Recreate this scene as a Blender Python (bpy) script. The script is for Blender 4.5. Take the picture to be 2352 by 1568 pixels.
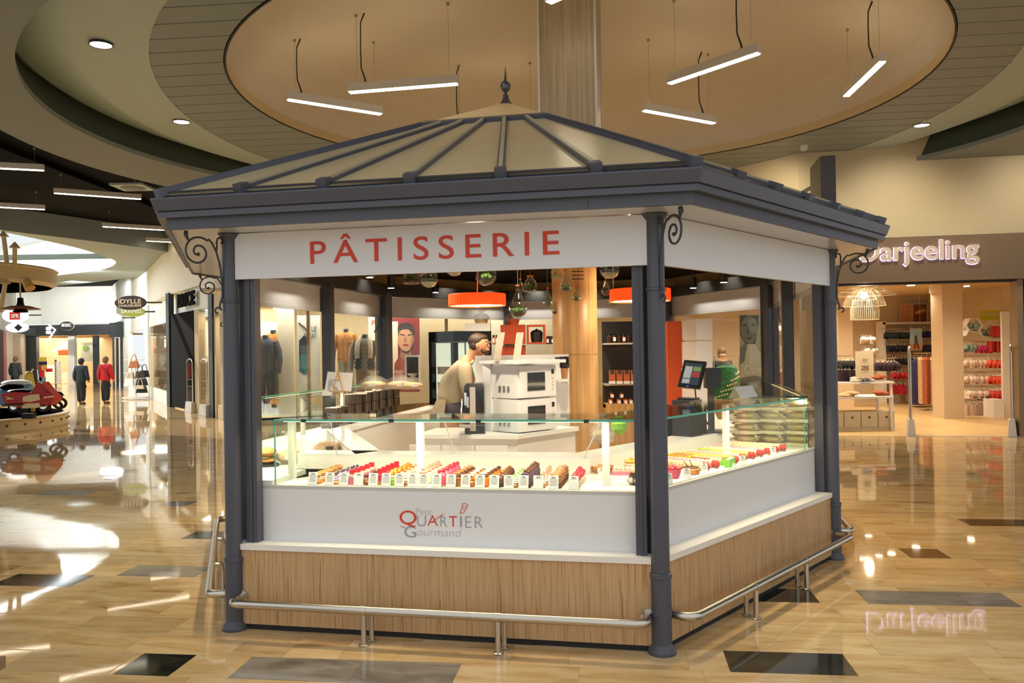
import bpy, bmesh, math, random
from math import sin, cos, pi, radians as R, sqrt, atan2
from mathutils import Vector as V3, Matrix

# ------------------------------------------------------------------ camera, world, sun, exposure
scn = bpy.context.scene
for o in list(bpy.data.objects):
    bpy.data.objects.remove(o)
col = scn.collection
FPX, PITCH, ROLL, EYE = 1892.1, 0.0077, 0.0161, 1.72
cd = bpy.data.cameras.new('camera')
cd.sensor_width = 36.0
cd.lens = FPX / 2352 * 36.0
cd.clip_end = 300
cam = bpy.data.objects.new('camera', cd)
_X, _U, _F = V3((1, 0, 0)), V3((0, -sin(PITCH), cos(PITCH))), V3((0, cos(PITCH), sin(PITCH)))
_r = _X * cos(ROLL) - _U * sin(ROLL)
_u = _X * sin(ROLL) + _U * cos(ROLL)
_m = Matrix((_r, _u, -_F)).transposed().to_4x4()
_m.translation = V3((0, 0, EYE))
cam.matrix_world = _m
col.objects.link(cam)
scn.camera = cam
scn.view_settings.view_transform = 'Standard'
scn.view_settings.look = 'None'
scn.view_settings.gamma = 1.0
scn.view_settings.use_curve_mapping = False
scn.view_settings.exposure = 0.0
scn.cycles.max_bounces = 9
scn.cycles.diffuse_bounces = 5
scn.cycles.glossy_bounces = 5
scn.cycles.transparent_max_bounces = 32
scn.cycles.sample_clamp_indirect = 4.0
scn.cycles.use_denoising = True
scn.cycles.caustics_reflective = False
scn.cycles.caustics_refractive = False

w = bpy.data.worlds.new('daylight')
scn.world = w
w.use_nodes = True
w.node_tree.nodes['Background'].inputs[0].default_value = (0.93, 0.97, 1.0, 1)
w.node_tree.nodes['Background'].inputs[1].default_value = 0.95


def lamp(name, kind, loc, energy, color, target=None, size=.1, size_y=None, spot=None, blend=.5):
    l = bpy.data.lights.new(name, kind)
    l.energy = energy
    l.color = color
    if kind == 'AREA':
        l.shape = 'RECTANGLE'
        l.size = size
        l.size_y = size_y or size
    elif kind == 'SPOT':
        l.spot_size = spot
        l.spot_blend = blend
        l.shadow_soft_size = size
    elif kind == 'POINT':
        l.shadow_soft_size = size
    elif kind == 'SUN':
        l.angle = R(.6)
    o = bpy.data.objects.new(name, l)
    o.location = loc
    if target is not None:
        d = V3(target) - V3(loc)
        o.rotation_euler = d.to_track_quat('-Z', 'Y').to_euler()
    col.objects.link(o)
    return o


WARM = (1.0, .78, .5)
WARM2 = (1.0, .68, .34)
NEUT = (1.0, .93, .82)
lamp('sun', 'SUN', (-20, 30, 20), 3.5, (1, .95, .86), target=(-20 + 9, 30 - 7.6, 20 - 5.4))
# lamps below the ceilings of the shops
for _x in (5.6, 7.4, 9.4):
    for _y in (16.4, 18.9, 21.4):
        lamp('boutique_downlight', 'SPOT', (_x, _y, 2.98), 185, (1, .88, .70), target=(_x, _y, 0), size=.05, spot=R(150), blend=1)
lamp('window_display_light', 'AREA', (4.6, 17.6, 2.95), 110, WARM, target=(4.6, 17.6, 0), size=2.0, size_y=1.2)
lamp('menswear_ceiling_light', 'AREA', (-3.0, 20.4, 3.1), 330, (1, .94, .84), target=(-3.0, 20.4, 0), size=8.0, size_y=1.4)
# daylight that falls through the glazed roof light of the street
lamp('skylight_daylight', 'AREA', (-21, 27, 6.55), 2300, (.90, .97, 1.0), target=(-21, 27, 0), size=13, size_y=16)

for _x, _y, _tx, _ty in ((-31, 42.5, -31.5, 47), (-27, 42.5, -27.5, 47), (-23.5, 42.5, -24, 47)):  # lamps added without fixtures to brighten the far white wall
    lamp('street_wall_fill', 'SPOT', (_x, _y, 4.85), 760, (1, .97, .92), target=(_tx, _ty, 3.9), size=.08, spot=R(120), blend=.9)
for _p, _t in (((-16.5, 31.5, 4.9), (-16.5, 36, 4.2)), ((-19.5, 36.5, 4.9), (-19.8, 41.8, 4.2))):  # cool fill lamps added to whiten the street's right wall
    lamp('street_wall_fill', 'SPOT', _p, 850, (.88, .97, 1), target=_t, size=.08, spot=R(130), blend=.9)

# ------------------------------------------------------------------ pixel helpers (2352 x 1568 photograph)


def ray(px, py):
    u, v = (px - 1176) / FPX, (784 - py) / FPX
    c_, s_ = cos(-ROLL), sin(-ROLL)
    u, v = c_ * u - s_ * v, s_ * u + c_ * v
    c_, s_ = cos(PITCH), sin(PITCH)
    return V3((u, c_ - v * s_, s_ + v * c_))


def atz(px, py, z):
    d = ray(px, py)
    return V3((0, 0, EYE)) + d * ((z - EYE) / d.z)


def at(px, py, y):
    d = ray(px, py)
    return V3((0, 0, EYE)) + d * (y / d.y)


def on_plane(px, py, p, n):
    d = ray(px, py)
    e = V3((0, 0, EYE))
    return e + d * ((V3(p) - e).dot(V3(n)) / d.dot(V3(n)))


# ------------------------------------------------------------------ materials


def c(h):
    h = h.lstrip('#')
    out = []
    for i in (0, 2, 4):
        x = int(h[i:i + 2], 16) / 255
        out.append(x / 12.92 if x <= .04045 else ((x + .055) / 1.055) ** 2.4)
    return tuple(out) + (1,)


MATS = {}


def nodes(name):
    m = bpy.data.materials.new(name)
    m.use_nodes = True
    nt = m.node_tree
    b = nt.nodes['Principled BSDF']
    MATS[name] = m
    return m, nt, b


def mat(name, hexcol, rough=.5, metal=0, emit=None, es=0, spec=.5, var=.0, vscale=6., sheen=0, trans=0, bump=0):
    m, nt, b = nodes(name)
    col_ = c(hexcol)
    b.inputs['Base Color'].default_value = col_
    b.inputs['Roughness'].default_value = rough
    b.inputs['Metallic'].default_value = metal
    b.inputs['Specular IOR Level'].default_value = spec
    if var or bump:
        tc = nt.nodes.new('ShaderNodeTexCoord')
        nz = nt.nodes.new('ShaderNodeTexNoise')
        nz.inputs['Scale'].default_value = vscale
        nz.inputs['Detail'].default_value = 4
        nt.links.new(tc.outputs['Object'], nz.inputs['Vector'])
        if var:
            hs = nt.nodes.new('ShaderNodeHueSaturation')
            hs.inputs['Color'].default_value = col_
            mr = nt.nodes.new('ShaderNodeMapRange')
            mr.inputs[1].default_value = .3
            mr.inputs[2].default_value = .7
            mr.inputs[3].default_value = 1 - var
            mr.inputs[4].default_value = 1 + var
            nt.links.new(nz.outputs['Fac'], mr.inputs[0])
            nt.links.new(mr.outputs[0], hs.inputs['Value'])
            nt.links.new(hs.outputs[0], b.inputs['Base Color'])
        if bump:
            bp = nt.nodes.new('ShaderNodeBump')
            bp.inputs['Strength'].default_value = bump
            bp.inputs['Distance'].default_value = .01
            nt.links.new(nz.outputs['Fac'], bp.inputs['Height'])
            nt.links.new(bp.outputs[0], b.inputs['Normal'])
    if emit:
        b.inputs['Emission Color'].default_value = c(emit)
        b.inputs['Emission Strength'].default_value = es
    return m


def wood(name, c1, c2, scale=1.0, axis='Z', rough=.45, c3=None):
    m, nt, b = nodes(name)
    tc = nt.nodes.new('ShaderNodeTexCoord')
    mp = nt.nodes.new('ShaderNodeMapping')
    s = [11 * scale, 11 * scale, 11 * scale]
    s['XYZ'.index(axis)] = .55 * scale
    mp.inputs['Scale'].default_value = s
    nt.links.new(tc.outputs['Object'], mp.inputs['Vector'])
    n1 = nt.nodes.new('ShaderNodeTexNoise')
    n1.inputs['Scale'].default_value = 2.2
    n1.inputs['Detail'].default_value = 6
    n1.inputs['Distortion'].default_value = 1.2
    nt.links.new(mp.outputs[0], n1.inputs['Vector'])
    mp2 = nt.nodes.new('ShaderNodeMapping')
    s2 = [70 * scale, 70 * scale, 70 * scale]
    s2['XYZ'.index(axis)] = 1.4 * scale
    mp2.inputs['Scale'].default_value = s2
    nt.links.new(tc.outputs['Object'], mp2.inputs['Vector'])
    n2 = nt.nodes.new('ShaderNodeTexNoise')
    n2.inputs['Scale'].default_value = 1.0
    n2.inputs['Detail'].default_value = 5
    nt.links.new(mp2.outputs[0], n2.inputs['Vector'])
    mx = nt.nodes.new('ShaderNodeMath')
    mx.operation = 'ADD'
    cr = nt.nodes.new('ShaderNodeValToRGB')
    e = cr.color_ramp.elements
    e[0].position, e[1].position = .36, .64
    e[0].color, e[1].color = c(c2), c(c1)
    if c3:
        k = e.new(.44)
        k.color = c(c3)
    ml = nt.nodes.new('ShaderNodeMath')
    ml.operation = 'MULTIPLY'
    ml.inputs[1].default_value = .5
    n1s = nt.nodes.new('ShaderNodeMath')
    n1s.operation = 'MULTIPLY'
    n1s.inputs[1].default_value = .8
    nt.links.new(n1.outputs['Fac'], n1s.inputs[0])
    n2s = nt.nodes.new('ShaderNodeMath')
    n2s.operation = 'MULTIPLY_ADD'
    n2s.inputs[1].default_value = 1.5
    n2s.inputs[2].default_value = -.15
    nt.links.new(n2.outputs['Fac'], n2s.inputs[0])
    nt.links.new(n1s.outputs[0], mx.inputs[0])
    nt.links.new(n2s.outputs[0], mx.inputs[1])
    nt.links.new(mx.outputs[0], ml.inputs[0])
    nt.links.new(ml.outputs[0], cr.inputs[0])
    nt.links.new(cr.outputs[0], b.inputs['Base Color'])
    b.inputs['Roughness'].default_value = rough
    return m


def marble(name, cols, rough=.06, wscale=1.0, vary=True, streak=(1.0, 4.5), ang=-.124):
    """Polished stone; each tile draws its own patch of it through its random number."""
    m, nt, b = nodes(name)
    tc = nt.nodes.new('ShaderNodeTexCoord')
    oi = nt.nodes.new('ShaderNodeObjectInfo')
    mp = nt.nodes.new('ShaderNodeMapping')
    mp.inputs['Scale'].default_value = (streak[0] * wscale, streak[1] * wscale, 1)
    mp.inputs['Rotation'].default_value = (0, 0, -ang + .12)
    nt.links.new(tc.outputs['Object'], mp.inputs['Vector'])
    nz = nt.nodes.new('ShaderNodeTexNoise')
    nz.noise_dimensions = '4D'
    nz.inputs['Scale'].default_value = 1.6
    nz.inputs['Detail'].default_value = 7
    nz.inputs['Roughness'].default_value = .62
    nz.inputs['Distortion'].default_value = .9
    nt.links.new(mp.outputs[0], nz.inputs['Vector'])
    mm = nt.nodes.new('ShaderNodeMath')
    mm.operation = 'MULTIPLY'
    mm.inputs[1].default_value = 40.
    nt.links.new(oi.outputs['Random'], mm.inputs[0])
    nt.links.new(mm.outputs[0], nz.inputs['W'])
    cr = nt.nodes.new('ShaderNodeValToRGB')
    el = cr.color_ramp.elements
    ps = [.28, .42, .52, .70][:len(cols)]
    el[0].position, el[0].color = ps[0], c(cols[0])
    el[1].position, el[1].color = ps[-1], c(cols[-1])
    for p_, h_ in list(zip(ps, cols))[1:-1]:
        k = el.new(p_)
        k.color = c(h_)
    nt.links.new(nz.outputs['Fac'], cr.inputs[0])
    hs = nt.nodes.new('ShaderNodeHueSaturation')
    mr = nt.nodes.new('ShaderNodeMapRange')
    mr.inputs[3].default_value, mr.inputs[4].default_value = .86, 1.1
    nt.links.new(oi.outputs['Random'], mr.inputs[0])
    nt.links.new(mr.outputs[0], hs.inputs['Value'])
    nt.links.new(cr.outputs[0], hs.inputs['Color'])
    nt.links.new(hs.outputs[0], b.inputs['Base Color'])
    b.inputs['Roughness'].default_value = rough
    b.inputs['Specular IOR Level'].default_value = .75
    # polish is slightly wavy
    n3 = nt.nodes.new('ShaderNodeTexNoise')
    n3.inputs['Scale'].default_value = 1.3
    n3.inputs['Detail'].default_value = 1.5
    gm = nt.nodes.new('ShaderNodeNewGeometry')
    nt.links.new(gm.outputs['Position'], n3.inputs['Vector'])
    bp = nt.nodes.new('ShaderNodeBump')
    bp.inputs['Strength'].default_value = .05
    bp.inputs['Distance'].default_value = .02
    nt.links.new(n3.outputs['Fac'], bp.inputs['Height'])
    nt.links.new(bp.outputs[0], b.inputs['Normal'])
    return m


def glass(name, tint='F2FAF5', lo=.035, hi=.45, pw=4.0, rough=0.0):
    m = bpy.data.materials.new(name)
    m.use_nodes = True
    nt = m.node_tree
    nt.nodes.clear()
    out = nt.nodes.new('ShaderNodeOutputMaterial')
    tr = nt.nodes.new('ShaderNodeBsdfTransparent')
    tr.inputs[0].default_value = c(tint)
    gl = nt.nodes.new('ShaderNodeBsdfGlossy')
    gl.inputs['Roughness'].default_value = rough
    lw = nt.nodes.new('ShaderNodeLayerWeight')
    lw.inputs[0].default_value = .5
    p_ = nt.nodes.new('ShaderNodeMath')
    p_.operation = 'POWER'
    p_.inputs[1].default_value = pw
    nt.links.new(lw.outputs['Facing'], p_.inputs[0])
    mr = nt.nodes.new('ShaderNodeMapRange')
    mr.inputs[3].default_value, mr.inputs[4].default_value = lo, hi
    nt.links.new(p_.outputs[0], mr.inputs[0])
    mx = nt.nodes.new('ShaderNodeMixShader')
    nt.links.new(mr.outputs[0], mx.inputs[0])
    nt.links.new(tr.outputs[0], mx.inputs[1])
    nt.links.new(gl.outputs[0], mx.inputs[2])
    nt.links.new(mx.outputs[0], out.inputs[0])
    MATS[name] = m
    return m


def cello(name, tint='FFFFFF', amount=.3):
    """Crinkled clear film: mostly see-through with a bumpy glossy coat."""
    m = bpy.data.materials.new(name)
    m.use_nodes = True
    nt = m.node_tree
    nt.nodes.clear()
    out = nt.nodes.new('ShaderNodeOutputMaterial')
    tr = nt.nodes.new('ShaderNodeBsdfTransparent')
    gl = nt.nodes.new('ShaderNodeBsdfGlossy')
    gl.inputs['Roughness'].default_value = .12
    gl.inputs[0].default_value = c(tint)
    nz = nt.nodes.new('ShaderNodeTexNoise')
    nz.inputs['Scale'].default_value = 22
    bp = nt.nodes.new('ShaderNodeBump')
    bp.inputs['Strength'].default_value = .8
    bp.inputs['Distance'].default_value = .02
    nt.links.new(nz.outputs['Fac'], bp.inputs['Height'])
    nt.links.new(bp.outputs[0], gl.inputs['Normal'])
    mx = nt.nodes.new('ShaderNodeMixShader')
    mx.inputs[0].default_value = amount
    nt.links.new(tr.outputs[0], mx.inputs[1])
    nt.links.new(gl.outputs[0], mx.inputs[2])
    nt.links.new(mx.outputs[0], out.inputs[0])
    MATS[name] = m
    return m


# ------------------------------------------------------------------ mesh builder
WM = {}


class MB:
    def __init__(s):
        s.v, s.f = [], []

    def add(s, vs, fs):
        k = len(s.v)
        s.v += [tuple(x) for x in vs]
        s.f += [tuple(i + k for i in f) for f in fs]
        return s

    def box(s, x, y, z, sx, sy, sz, rz=0, rx=0, ry=0):
        m = Matrix.Translation((x, y, z)) @ Matrix.Rotation(rz, 4, 'Z') @ Matrix.Rotation(ry, 4, 'Y') @ Matrix.Rotation(rx, 4, 'X')
        vs = [m @ V3((a * sx / 2, b * sy / 2, d * sz / 2)) for d in (-1, 1) for a, b in ((-1, -1), (1, -1), (1, 1), (-1, 1))]
        return s.add(vs, [(3, 2, 1, 0), (4, 5, 6, 7), (0, 1, 5, 4), (1, 2, 6, 5), (2, 3, 7, 6), (3, 0, 4, 7)])

    def hexa(s, lo, hi):
        n = len(lo)
        return s.add(list(lo) + list(hi), [tuple(range(n - 1, -1, -1)), tuple(range(n, 2 * n))] + [(i, (i + 1) % n, n + (i + 1) % n, n + i) for i in range(n)])

    def prism(s, poly, z0, z1):
        return s.hexa([(p[0], p[1], z0) for p in poly], [(p[0], p[1], z1) for p in poly])

    def slab(s, p, q, z0, z1, th=.1, side=1):
        """upright panel from p to q (plan), thickness th to the left (side 1) or right (-1) of p->q"""
        p, q = V3(p[:2]), V3(q[:2])
        t = (q - p).normalized()
        n = V3((-t.y, t.x)) * th * side
        pl = [p, q, q + n, p + n]
        if side < 0:
            pl = [p, p + n, q + n, q]
        return s.prism(pl, z0, z1)

    def cyl(s, p0, p1, r0, r1=None, n=12, caps=True):
        r1 = r0 if r1 is None else r1
        p0, p1 = V3(p0), V3(p1)
        d = (p1 - p0).normalized()
        a = d.orthogonal().normalized()
        if abs(d.z) > .99:
            a = V3((1, 0, 0))
        b = d.cross(a)
        vs = [p + (a * cos(2 * pi * i / n) + b * sin(2 * pi * i / n)) * r for p, r in ((p0, r0), (p1, r1)) for i in range(n)]
        fs = [(i, (i + 1) % n, n + (i + 1) % n, n + i) for i in range(n)]
        if caps:
            fs += [tuple(range(n - 1, -1, -1)), tuple(range(n, 2 * n))]
        return s.add(vs, fs)

    def tube(s, pts, r, n=8, closed=False):
        pts = [V3(p) for p in pts]
        m = len(pts)
        rs = r if isinstance(r, (list, tuple)) else [r] * m
        up = None
        vs, fs = [], []
        for i, p in enumerate(pts):
            a = pts[(i - 1) % m] if (closed or i > 0) else p
            b = pts[(i + 1) % m] if (closed or i < m - 1) else p
            d = (b - a).normalized()
            if up is None:
                up = d.orthogonal().normalized()
            up = (up - d * up.dot(d)).normalized()
            sd = d.cross(up)
            vs += [p + (up * cos(2 * pi * k / n) + sd * sin(2 * pi * k / n)) * rs[i] for k in range(n)]
        for i in range(m if closed else m - 1):
            j = (i + 1) % m
            fs += [(i * n + k, i * n + (k + 1) % n, j * n + (k + 1) % n, j * n + k) for k in range(n)]
        if not closed:
            fs += [tuple(range(n - 1, -1, -1)), tuple((m - 1) * n + k for k in range(n))]
        return s.add(vs, fs)

    def lathe(s, prof, x=0, y=0, z=0, n=16, sx=1, sy=1, rz=0):
        vs, fs = [], []
        for r, h in prof:
            for k in range(n):
                a = 2 * pi * k / n
                px, py = r * cos(a) * sx, r * sin(a) * sy
                vs.append((x + px * cos(rz) - py * sin(rz), y + px * sin(rz) + py * cos(rz), z + h))
        m = len(prof)
        for i in range(m - 1):
            fs += [(i * n + k, i * n + (k + 1) % n, (i + 1) * n + (k + 1) % n, (i + 1) * n + k) for k in range(n)]
        if prof[0][0] > 1e-4:
            fs.append(tuple(range(n - 1, -1, -1)))
        if prof[-1][0] > 1e-4:
            fs.append(tuple((m - 1) * n + k for k in range(n)))
        return s.add(vs, fs)

    def ball(s, p, r, nu=12, nv=8, m=None):
        if not isinstance(r, (list, tuple)):
            r = (r, r, r)
        vs, fs = [], []
        for j in range(1, nv):
            t = pi * j / nv
            for i in range(nu):
                a = 2 * pi * i / nu
                vs.append(V3((r[0] * sin(t) * cos(a), r[1] * sin(t) * sin(a), -r[2] * cos(t))))
        for j in range(nv - 2):
            fs += [(j * nu + i, j * nu + (i + 1) % nu, (j + 1) * nu + (i + 1) % nu, (j + 1) * nu + i) for i in range(nu)]
        b, t_ = len(vs), len(vs) + 1
        vs += [V3((0, 0, -r[2])), V3((0, 0, r[2]))]
        fs += [(b, (i + 1) % nu, i) for i in range(nu)]
        fs += [(t_, (nv - 2) * nu + i, (nv - 2) * nu + (i + 1) % nu) for i in range(nu)]
        if m is not None:
            vs = [m @ q for q in vs]
        return s.add([q + V3(p) for q in vs], fs)

    def quad(s, a, b, d, e):
        return s.add([a, b, d, e], [(0, 1, 2, 3)])

    def poly(s, pts):
        return s.add(pts, [tuple(range(len(pts)))])

    def ring(s, outer, inner):
        """flat or sloping strip between two equal closed loops"""
        n = len(outer)
        return s.add(list(outer) + list(inner), [(i, (i + 1) % n, n + (i + 1) % n, n + i) for i in range(n)])

    def plate(s, o, xd, ud, pts, th):
        """outline pts (x, u) on a plane, thickness th towards xd x ud"""
        o, xd, ud = V3(o), V3(xd).normalized(), V3(ud).normalized()
        nd = xd.cross(ud)
        lo = [o + xd * a + ud * b for a, b in pts]
        return s.hexa(lo, [q + nd * th for q in lo])


def obj(name, mb, m, parent=None, smooth=False, label=None, cat=None, group=None, kind=None, loc=None, local=False, ang=.7):
    me = bpy.data.meshes.new(name)
    vs = [V3(v) for v in mb.v]
    if parent is not None and not local:
        inv = WM[parent.name].inverted()
        vs = [inv @ v for v in vs]
        W_ = WM[parent.name]
    elif parent is not None:
        W_ = WM[parent.name]
    else:
        W_ = Matrix.Identity(4)
        if loc is not None:
            W_ = Matrix.Translation(loc)
            if not local:
                vs = [v - V3(loc) for v in vs]
    me.from_pydata([tuple(v) for v in vs], [], mb.f)
    me.materials.append(MATS[m] if isinstance(m, str) else m)
    if smooth:
        me.polygons.foreach_set('use_smooth', [True] * len(me.polygons))
        me.set_sharp_from_angle(angle=ang)
    o = bpy.data.objects.new(name, me)
    if parent is not None:
        o.parent = parent
    elif loc is not None:
        o.location = loc
    col.objects.link(o)
    WM[o.name] = W_
    if label:
        o['label'] = label
    if cat:
        o['category'] = cat
    if group:
        o['group'] = group
    if kind:
        o['kind'] = kind
    return o


def thing(name, label, cat, loc=(0, 0, 0), rz=0, group=None, kind=None):
    o = bpy.data.objects.new(name, None)
    o.empty_display_size = .1
    o.location = loc
    o.rotation_euler = (0, 0, rz)
    col.objects.link(o)
    WM[o.name] = Matrix.Translation(loc) @ Matrix.Rotation(rz, 4, 'Z')
    if label:
        o['label'] = label
    if cat:
        o['category'] = cat
    if group:
        o['group'] = group
    if kind:
        o['kind'] = kind
    return o


KIDS = {}


def dup(root, loc, rz=0, label=None, group=None, scale=None, mats=None):
    """copy of a thing with copies of its parts (mesh data shared)"""
    if root.name not in KIDS:
        KIDS[root.name] = [(k, list(k.children)) for k in root.children]
    r = root.copy()
    col.objects.link(r)
    r.location = loc
    r.rotation_euler = (0, 0, rz)
    if scale:
        r.scale = (scale,) * 3 if isinstance(scale, (int, float)) else scale
    if label:
        r['label'] = label
    if group:
        r['group'] = group
    WM[r.name] = Matrix.Translation(loc) @ Matrix.Rotation(rz, 4, 'Z')
    for ch, gs in KIDS[root.name]:
        k = ch.copy()
        col.objects.link(k)
        k.parent = r
        for g in gs:
            d = g.copy()
            col.objects.link(d)
            d.parent = k
    return r


def text(name, s, m, o, xd, ud, width, height=None, depth=.004, parent=None, bold=0., spacing=1.0, shear=0., label=None, lift=0., split=False):
    cu = bpy.data.curves.new(name, 'FONT')
    cu.body = s
    cu.size = 1
    cu.space_character = spacing
    cu.offset = bold
    cu.shear = shear
    cu.resolution_u = 5
    t = bpy.data.objects.new(name, cu)
    me = bpy.data.meshes.new_from_object(t)
    vs = [v.co.copy() for v in me.vertices]
    fs = [tuple(p.vertices) for p in me.polygons]
    bpy.data.objects.remove(t)
    bpy.data.meshes.remove(me)
    x0, x1 = min(v.x for v in vs), max(v.x for v in vs)
    y0, y1 = min(v.y for v in vs), max(v.y for v in vs)
    kx = width / (x1 - x0)
    ky = kx if height is None else height / (y1 - y0)
    o, xd, ud = V3(o), V3(xd).normalized(), V3(ud).normalized()
    nd = xd.cross(ud)
    bm = bmesh.new()
    bv = [bm.verts.new(o + xd * ((v.x - x0) * kx) + ud * ((v.y - y0) * ky) + nd * lift) for v in vs]
    for f in fs:
        try:
            bm.faces.new([bv[i] for i in f])
        except ValueError:
            pass
    if depth:
        r = bmesh.ops.extrude_face_region(bm, geom=bm.faces[:])
        for g in r['geom']:
            if isinstance(g, bmesh.types.BMVert):
                g.co += nd * depth
    bmesh.ops.recalc_face_normals(bm, faces=bm.faces[:])
    bm.verts.index_update()
    vv = [tuple(v.co) for v in bm.verts]
    ff = [tuple(v.index for v in f.verts) for f in bm.faces]
    bm.free()
    if not split:
        mb = MB()
        mb.v, mb.f = vv, ff
        return obj(name, mb, m, parent, label=label)
    # one object per letter: islands whose extents overlap along the line belong to one letter
    up = list(range(len(vv)))

    def find(i):
        while up[i] != i:
            up[i] = up[up[i]]
            i = up[i]
        return i
    for f in ff:
        for i in f[1:]:
            up[find(i)] = find(f[0])
    isl = {}
    for f in ff:
        isl.setdefault(find(f[0]), []).append(f)
    spans = sorted([min((V3(vv[i]) - o).dot(xd) for f in fl for i in f), max((V3(vv[i]) - o).dot(xd) for f in fl for i in f), fl] for fl in isl.values())
    groups = []
    for a_, b_, fl in spans:
        if groups and a_ < groups[-1][1] - .55 * min(b_ - a_, groups[-1][1] - groups[-1][0]):
            groups[-1][1] = max(groups[-1][1], b_)
            groups[-1][2] += fl
        else:
            groups.append([a_, b_, list(fl)])
    out = []
    for _, _, fl in groups:
        ids = sorted({i for f in fl for i in f})
        mp = {i: k for k, i in enumerate(ids)}
        mb = MB()
        mb.v = [vv[i] for i in ids]
        mb.f = [tuple(mp[i] for i in f) for f in fl]
        out.append(obj(name, mb, m, parent))
    return out


def skin(name, nodes_, edges, m, parent, root=0, sub=2, smooth_=True):
    """one continuous body grown over a skeleton: nodes_ = [(pos, radius or (rx, ry))] in world space"""
    me = bpy.data.meshes.new(name)
    inv = WM[parent.name].inverted()
    me.from_pydata([tuple(inv @ V3(p)) for p, _ in nodes_], edges, [])
    me.materials.append(MATS[m])
    o = bpy.data.objects.new(name, me)
    o.parent = parent
    col.objects.link(o)
    WM[o.name] = WM[parent.name]
    md = o.modifiers.new('skin', 'SKIN')
    md.use_smooth_shade = True
    sv = me.skin_vertices[0].data if me.skin_vertices else None
    if sv is None:
        bm = bmesh.new()
        bm.from_mesh(me)
        bm.verts.layers.skin.verify()
        bm.to_mesh(me)
        bm.free()
        sv = me.skin_vertices[0].data
    for i, (_, r) in enumerate(nodes_):
        sv[i].radius = r if isinstance(r, tuple) else (r, r)
        sv[i].use_root = (i == root)
    s = o.modifiers.new('subsurf', 'SUBSURF')
    s.levels = s.render_levels = sub
    return o


def fnoise(i, k=1.0):
    random.seed(i * 7919 + 13)
    return (random.random() * 2 - 1) * k


def circ(cx, cy, a, b, n=96, rot=0., z=0.):
    return [V3((cx + a * cos(2 * pi * i / n + rot), cy + b * sin(2 * pi * i / n + rot), z)) for i in range(n)]
# ------------------------------------------------------------------ material list
mat('white_laminate', 'E6E4E2', .35)
mat('white_gloss', 'E9E9E8', .15)
mat('ledge_white', 'EFE9DF', .3)
mat('sign_white', 'DCDCDE', .3)
mat('soffit_grey', 'C9CBD0', .2)
mat('anthracite', '4A4B55', .38, spec=.5)
mat('anthracite_dark', '35363D', .4)
mat('inner_black', '23211F', .5)
mat('red_print', 'D2412A', .5)
mat('grey_print', '9B9B9C', .5)
mat('lightgrey_print', 'B9B9BA', .5)
mat('steel', 'C8BFB2', .3, metal=1)
mat('chrome', 'DDDDDD', .12, metal=1)
mat('black_plastic', '141416', .3)
mat('black_gloss', '0C0C0E', .1)
mat('dark_rubber', '1E1D1D', .7)
mat('roof_cream', 'DCC79A', .22, var=.04, vscale=1.5)
_m = MATS['roof_cream']
_nt = _m.node_tree
_tl = _nt.nodes.new('ShaderNodeBsdfTranslucent')
_tl.inputs[0].default_value = c('D8C294')
_mx = _nt.nodes.new('ShaderNodeMixShader')
_mx.inputs[0].default_value = .25
_nt.links.new(_nt.nodes['Principled BSDF'].outputs[0], _mx.inputs[1])
_nt.links.new(_tl.outputs[0], _mx.inputs[2])
_nt.links.new(_mx.outputs[0], _nt.nodes['Material Output'].inputs[0])
mat('roof_rib_light', 'A79A80', .35)
mat('finial_metal', '5B5A5B', .35, metal=.6)
wood('oak_zebra', 'CDA87A', '9C764C', 1.7, 'Z', .4, 'BD976A')
wood('oak_plain', 'C6A068', 'A9824F', .5, 'Z', .35)
wood('pillar_grey_oak', 'BDAA8A', 'A29070', .6, 'Z', .4)
wood('light_wood', 'D9B27C', 'C39A62', .8, 'X', .4)
marble('marble_beige', ['9A7549', 'C7A26C', 'D3B17E', 'DEC399'], .035)
marble('marble_black', ['15150F', '1F1F18', '2A2A20', '3A3A30'], .06)
marble('marble_grey', ['5C564E', '7B7368', '8D8579', '9C948A'], .06, streak=(1.2, 3.0))
mat('grout', 'A98B60', .4)
mat('ceiling_dome', 'D2CCC2', .6)
mat('ceiling_dome_top', 'D2B06C', .6)
mat('ceiling_board', '8A9698', .5)
mat('ceiling_cove', 'B2C6C6', .45)
mat('ceiling_soffit', '848C8C', .6)
mat('ceiling_dark', '100F0D', .8, spec=.06)
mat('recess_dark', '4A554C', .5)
mat('lip_dark', '1E1B17', .6)
mat('wall_cream', 'D2C09A', .55)
mat('wall_white', 'E9EBE6', .5)
mat('wall_beige', 'CDBB97', .5)
mat('fascia_taupe', '7C6449', .45)
mat('pillar_taupe', '8C7458', .5)
mat('lamp_body', 'D9D3C8', .4)
mat('lamp_glow', 'FFFFFF', .5, emit='FFE8C6', es=14.0)
mat('lamp_glow_cool', 'FFFFFF', .5, emit='FFF2D8', es=8.0)
mat('dome_fill_glow', 'FFFFFF', .5, emit='FFE2B4', es=7.0)
mat('downlight_glow', 'FFFFFF', .5, emit='FFF3DC', es=9.0)
mat('led_strip', 'FFFFFF', .5, emit='FFD79A', es=3.0)
mat('cable_black', '121212', .5)
mat('wire_grey', 'A7A090', .4, metal=.4)
mat('orange_shade', 'FF5A1E', .6, emit='FF4A10', es=.75)
mat('lamp_white_in', 'FFF6EC', .5, emit='FFE9CF', es=1.6)
mat('orange_cab', 'C9521E', .45)
mat('orange_dark', 'A23A17', .45)
mat('paper_white', 'F2F0EC', .6)
mat('print_dark', '66666A', .6)
mat('sneeze_edge', '4FAF93', .15, emit='3C9A7C', es=.12)
mat('edge_black', '1A1E1C', .2)
mat('brushed_rail', 'BDBBB8', .35, metal=.5)
glass('pane', 'FBFEFC', .02, .40, 4.5)
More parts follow.
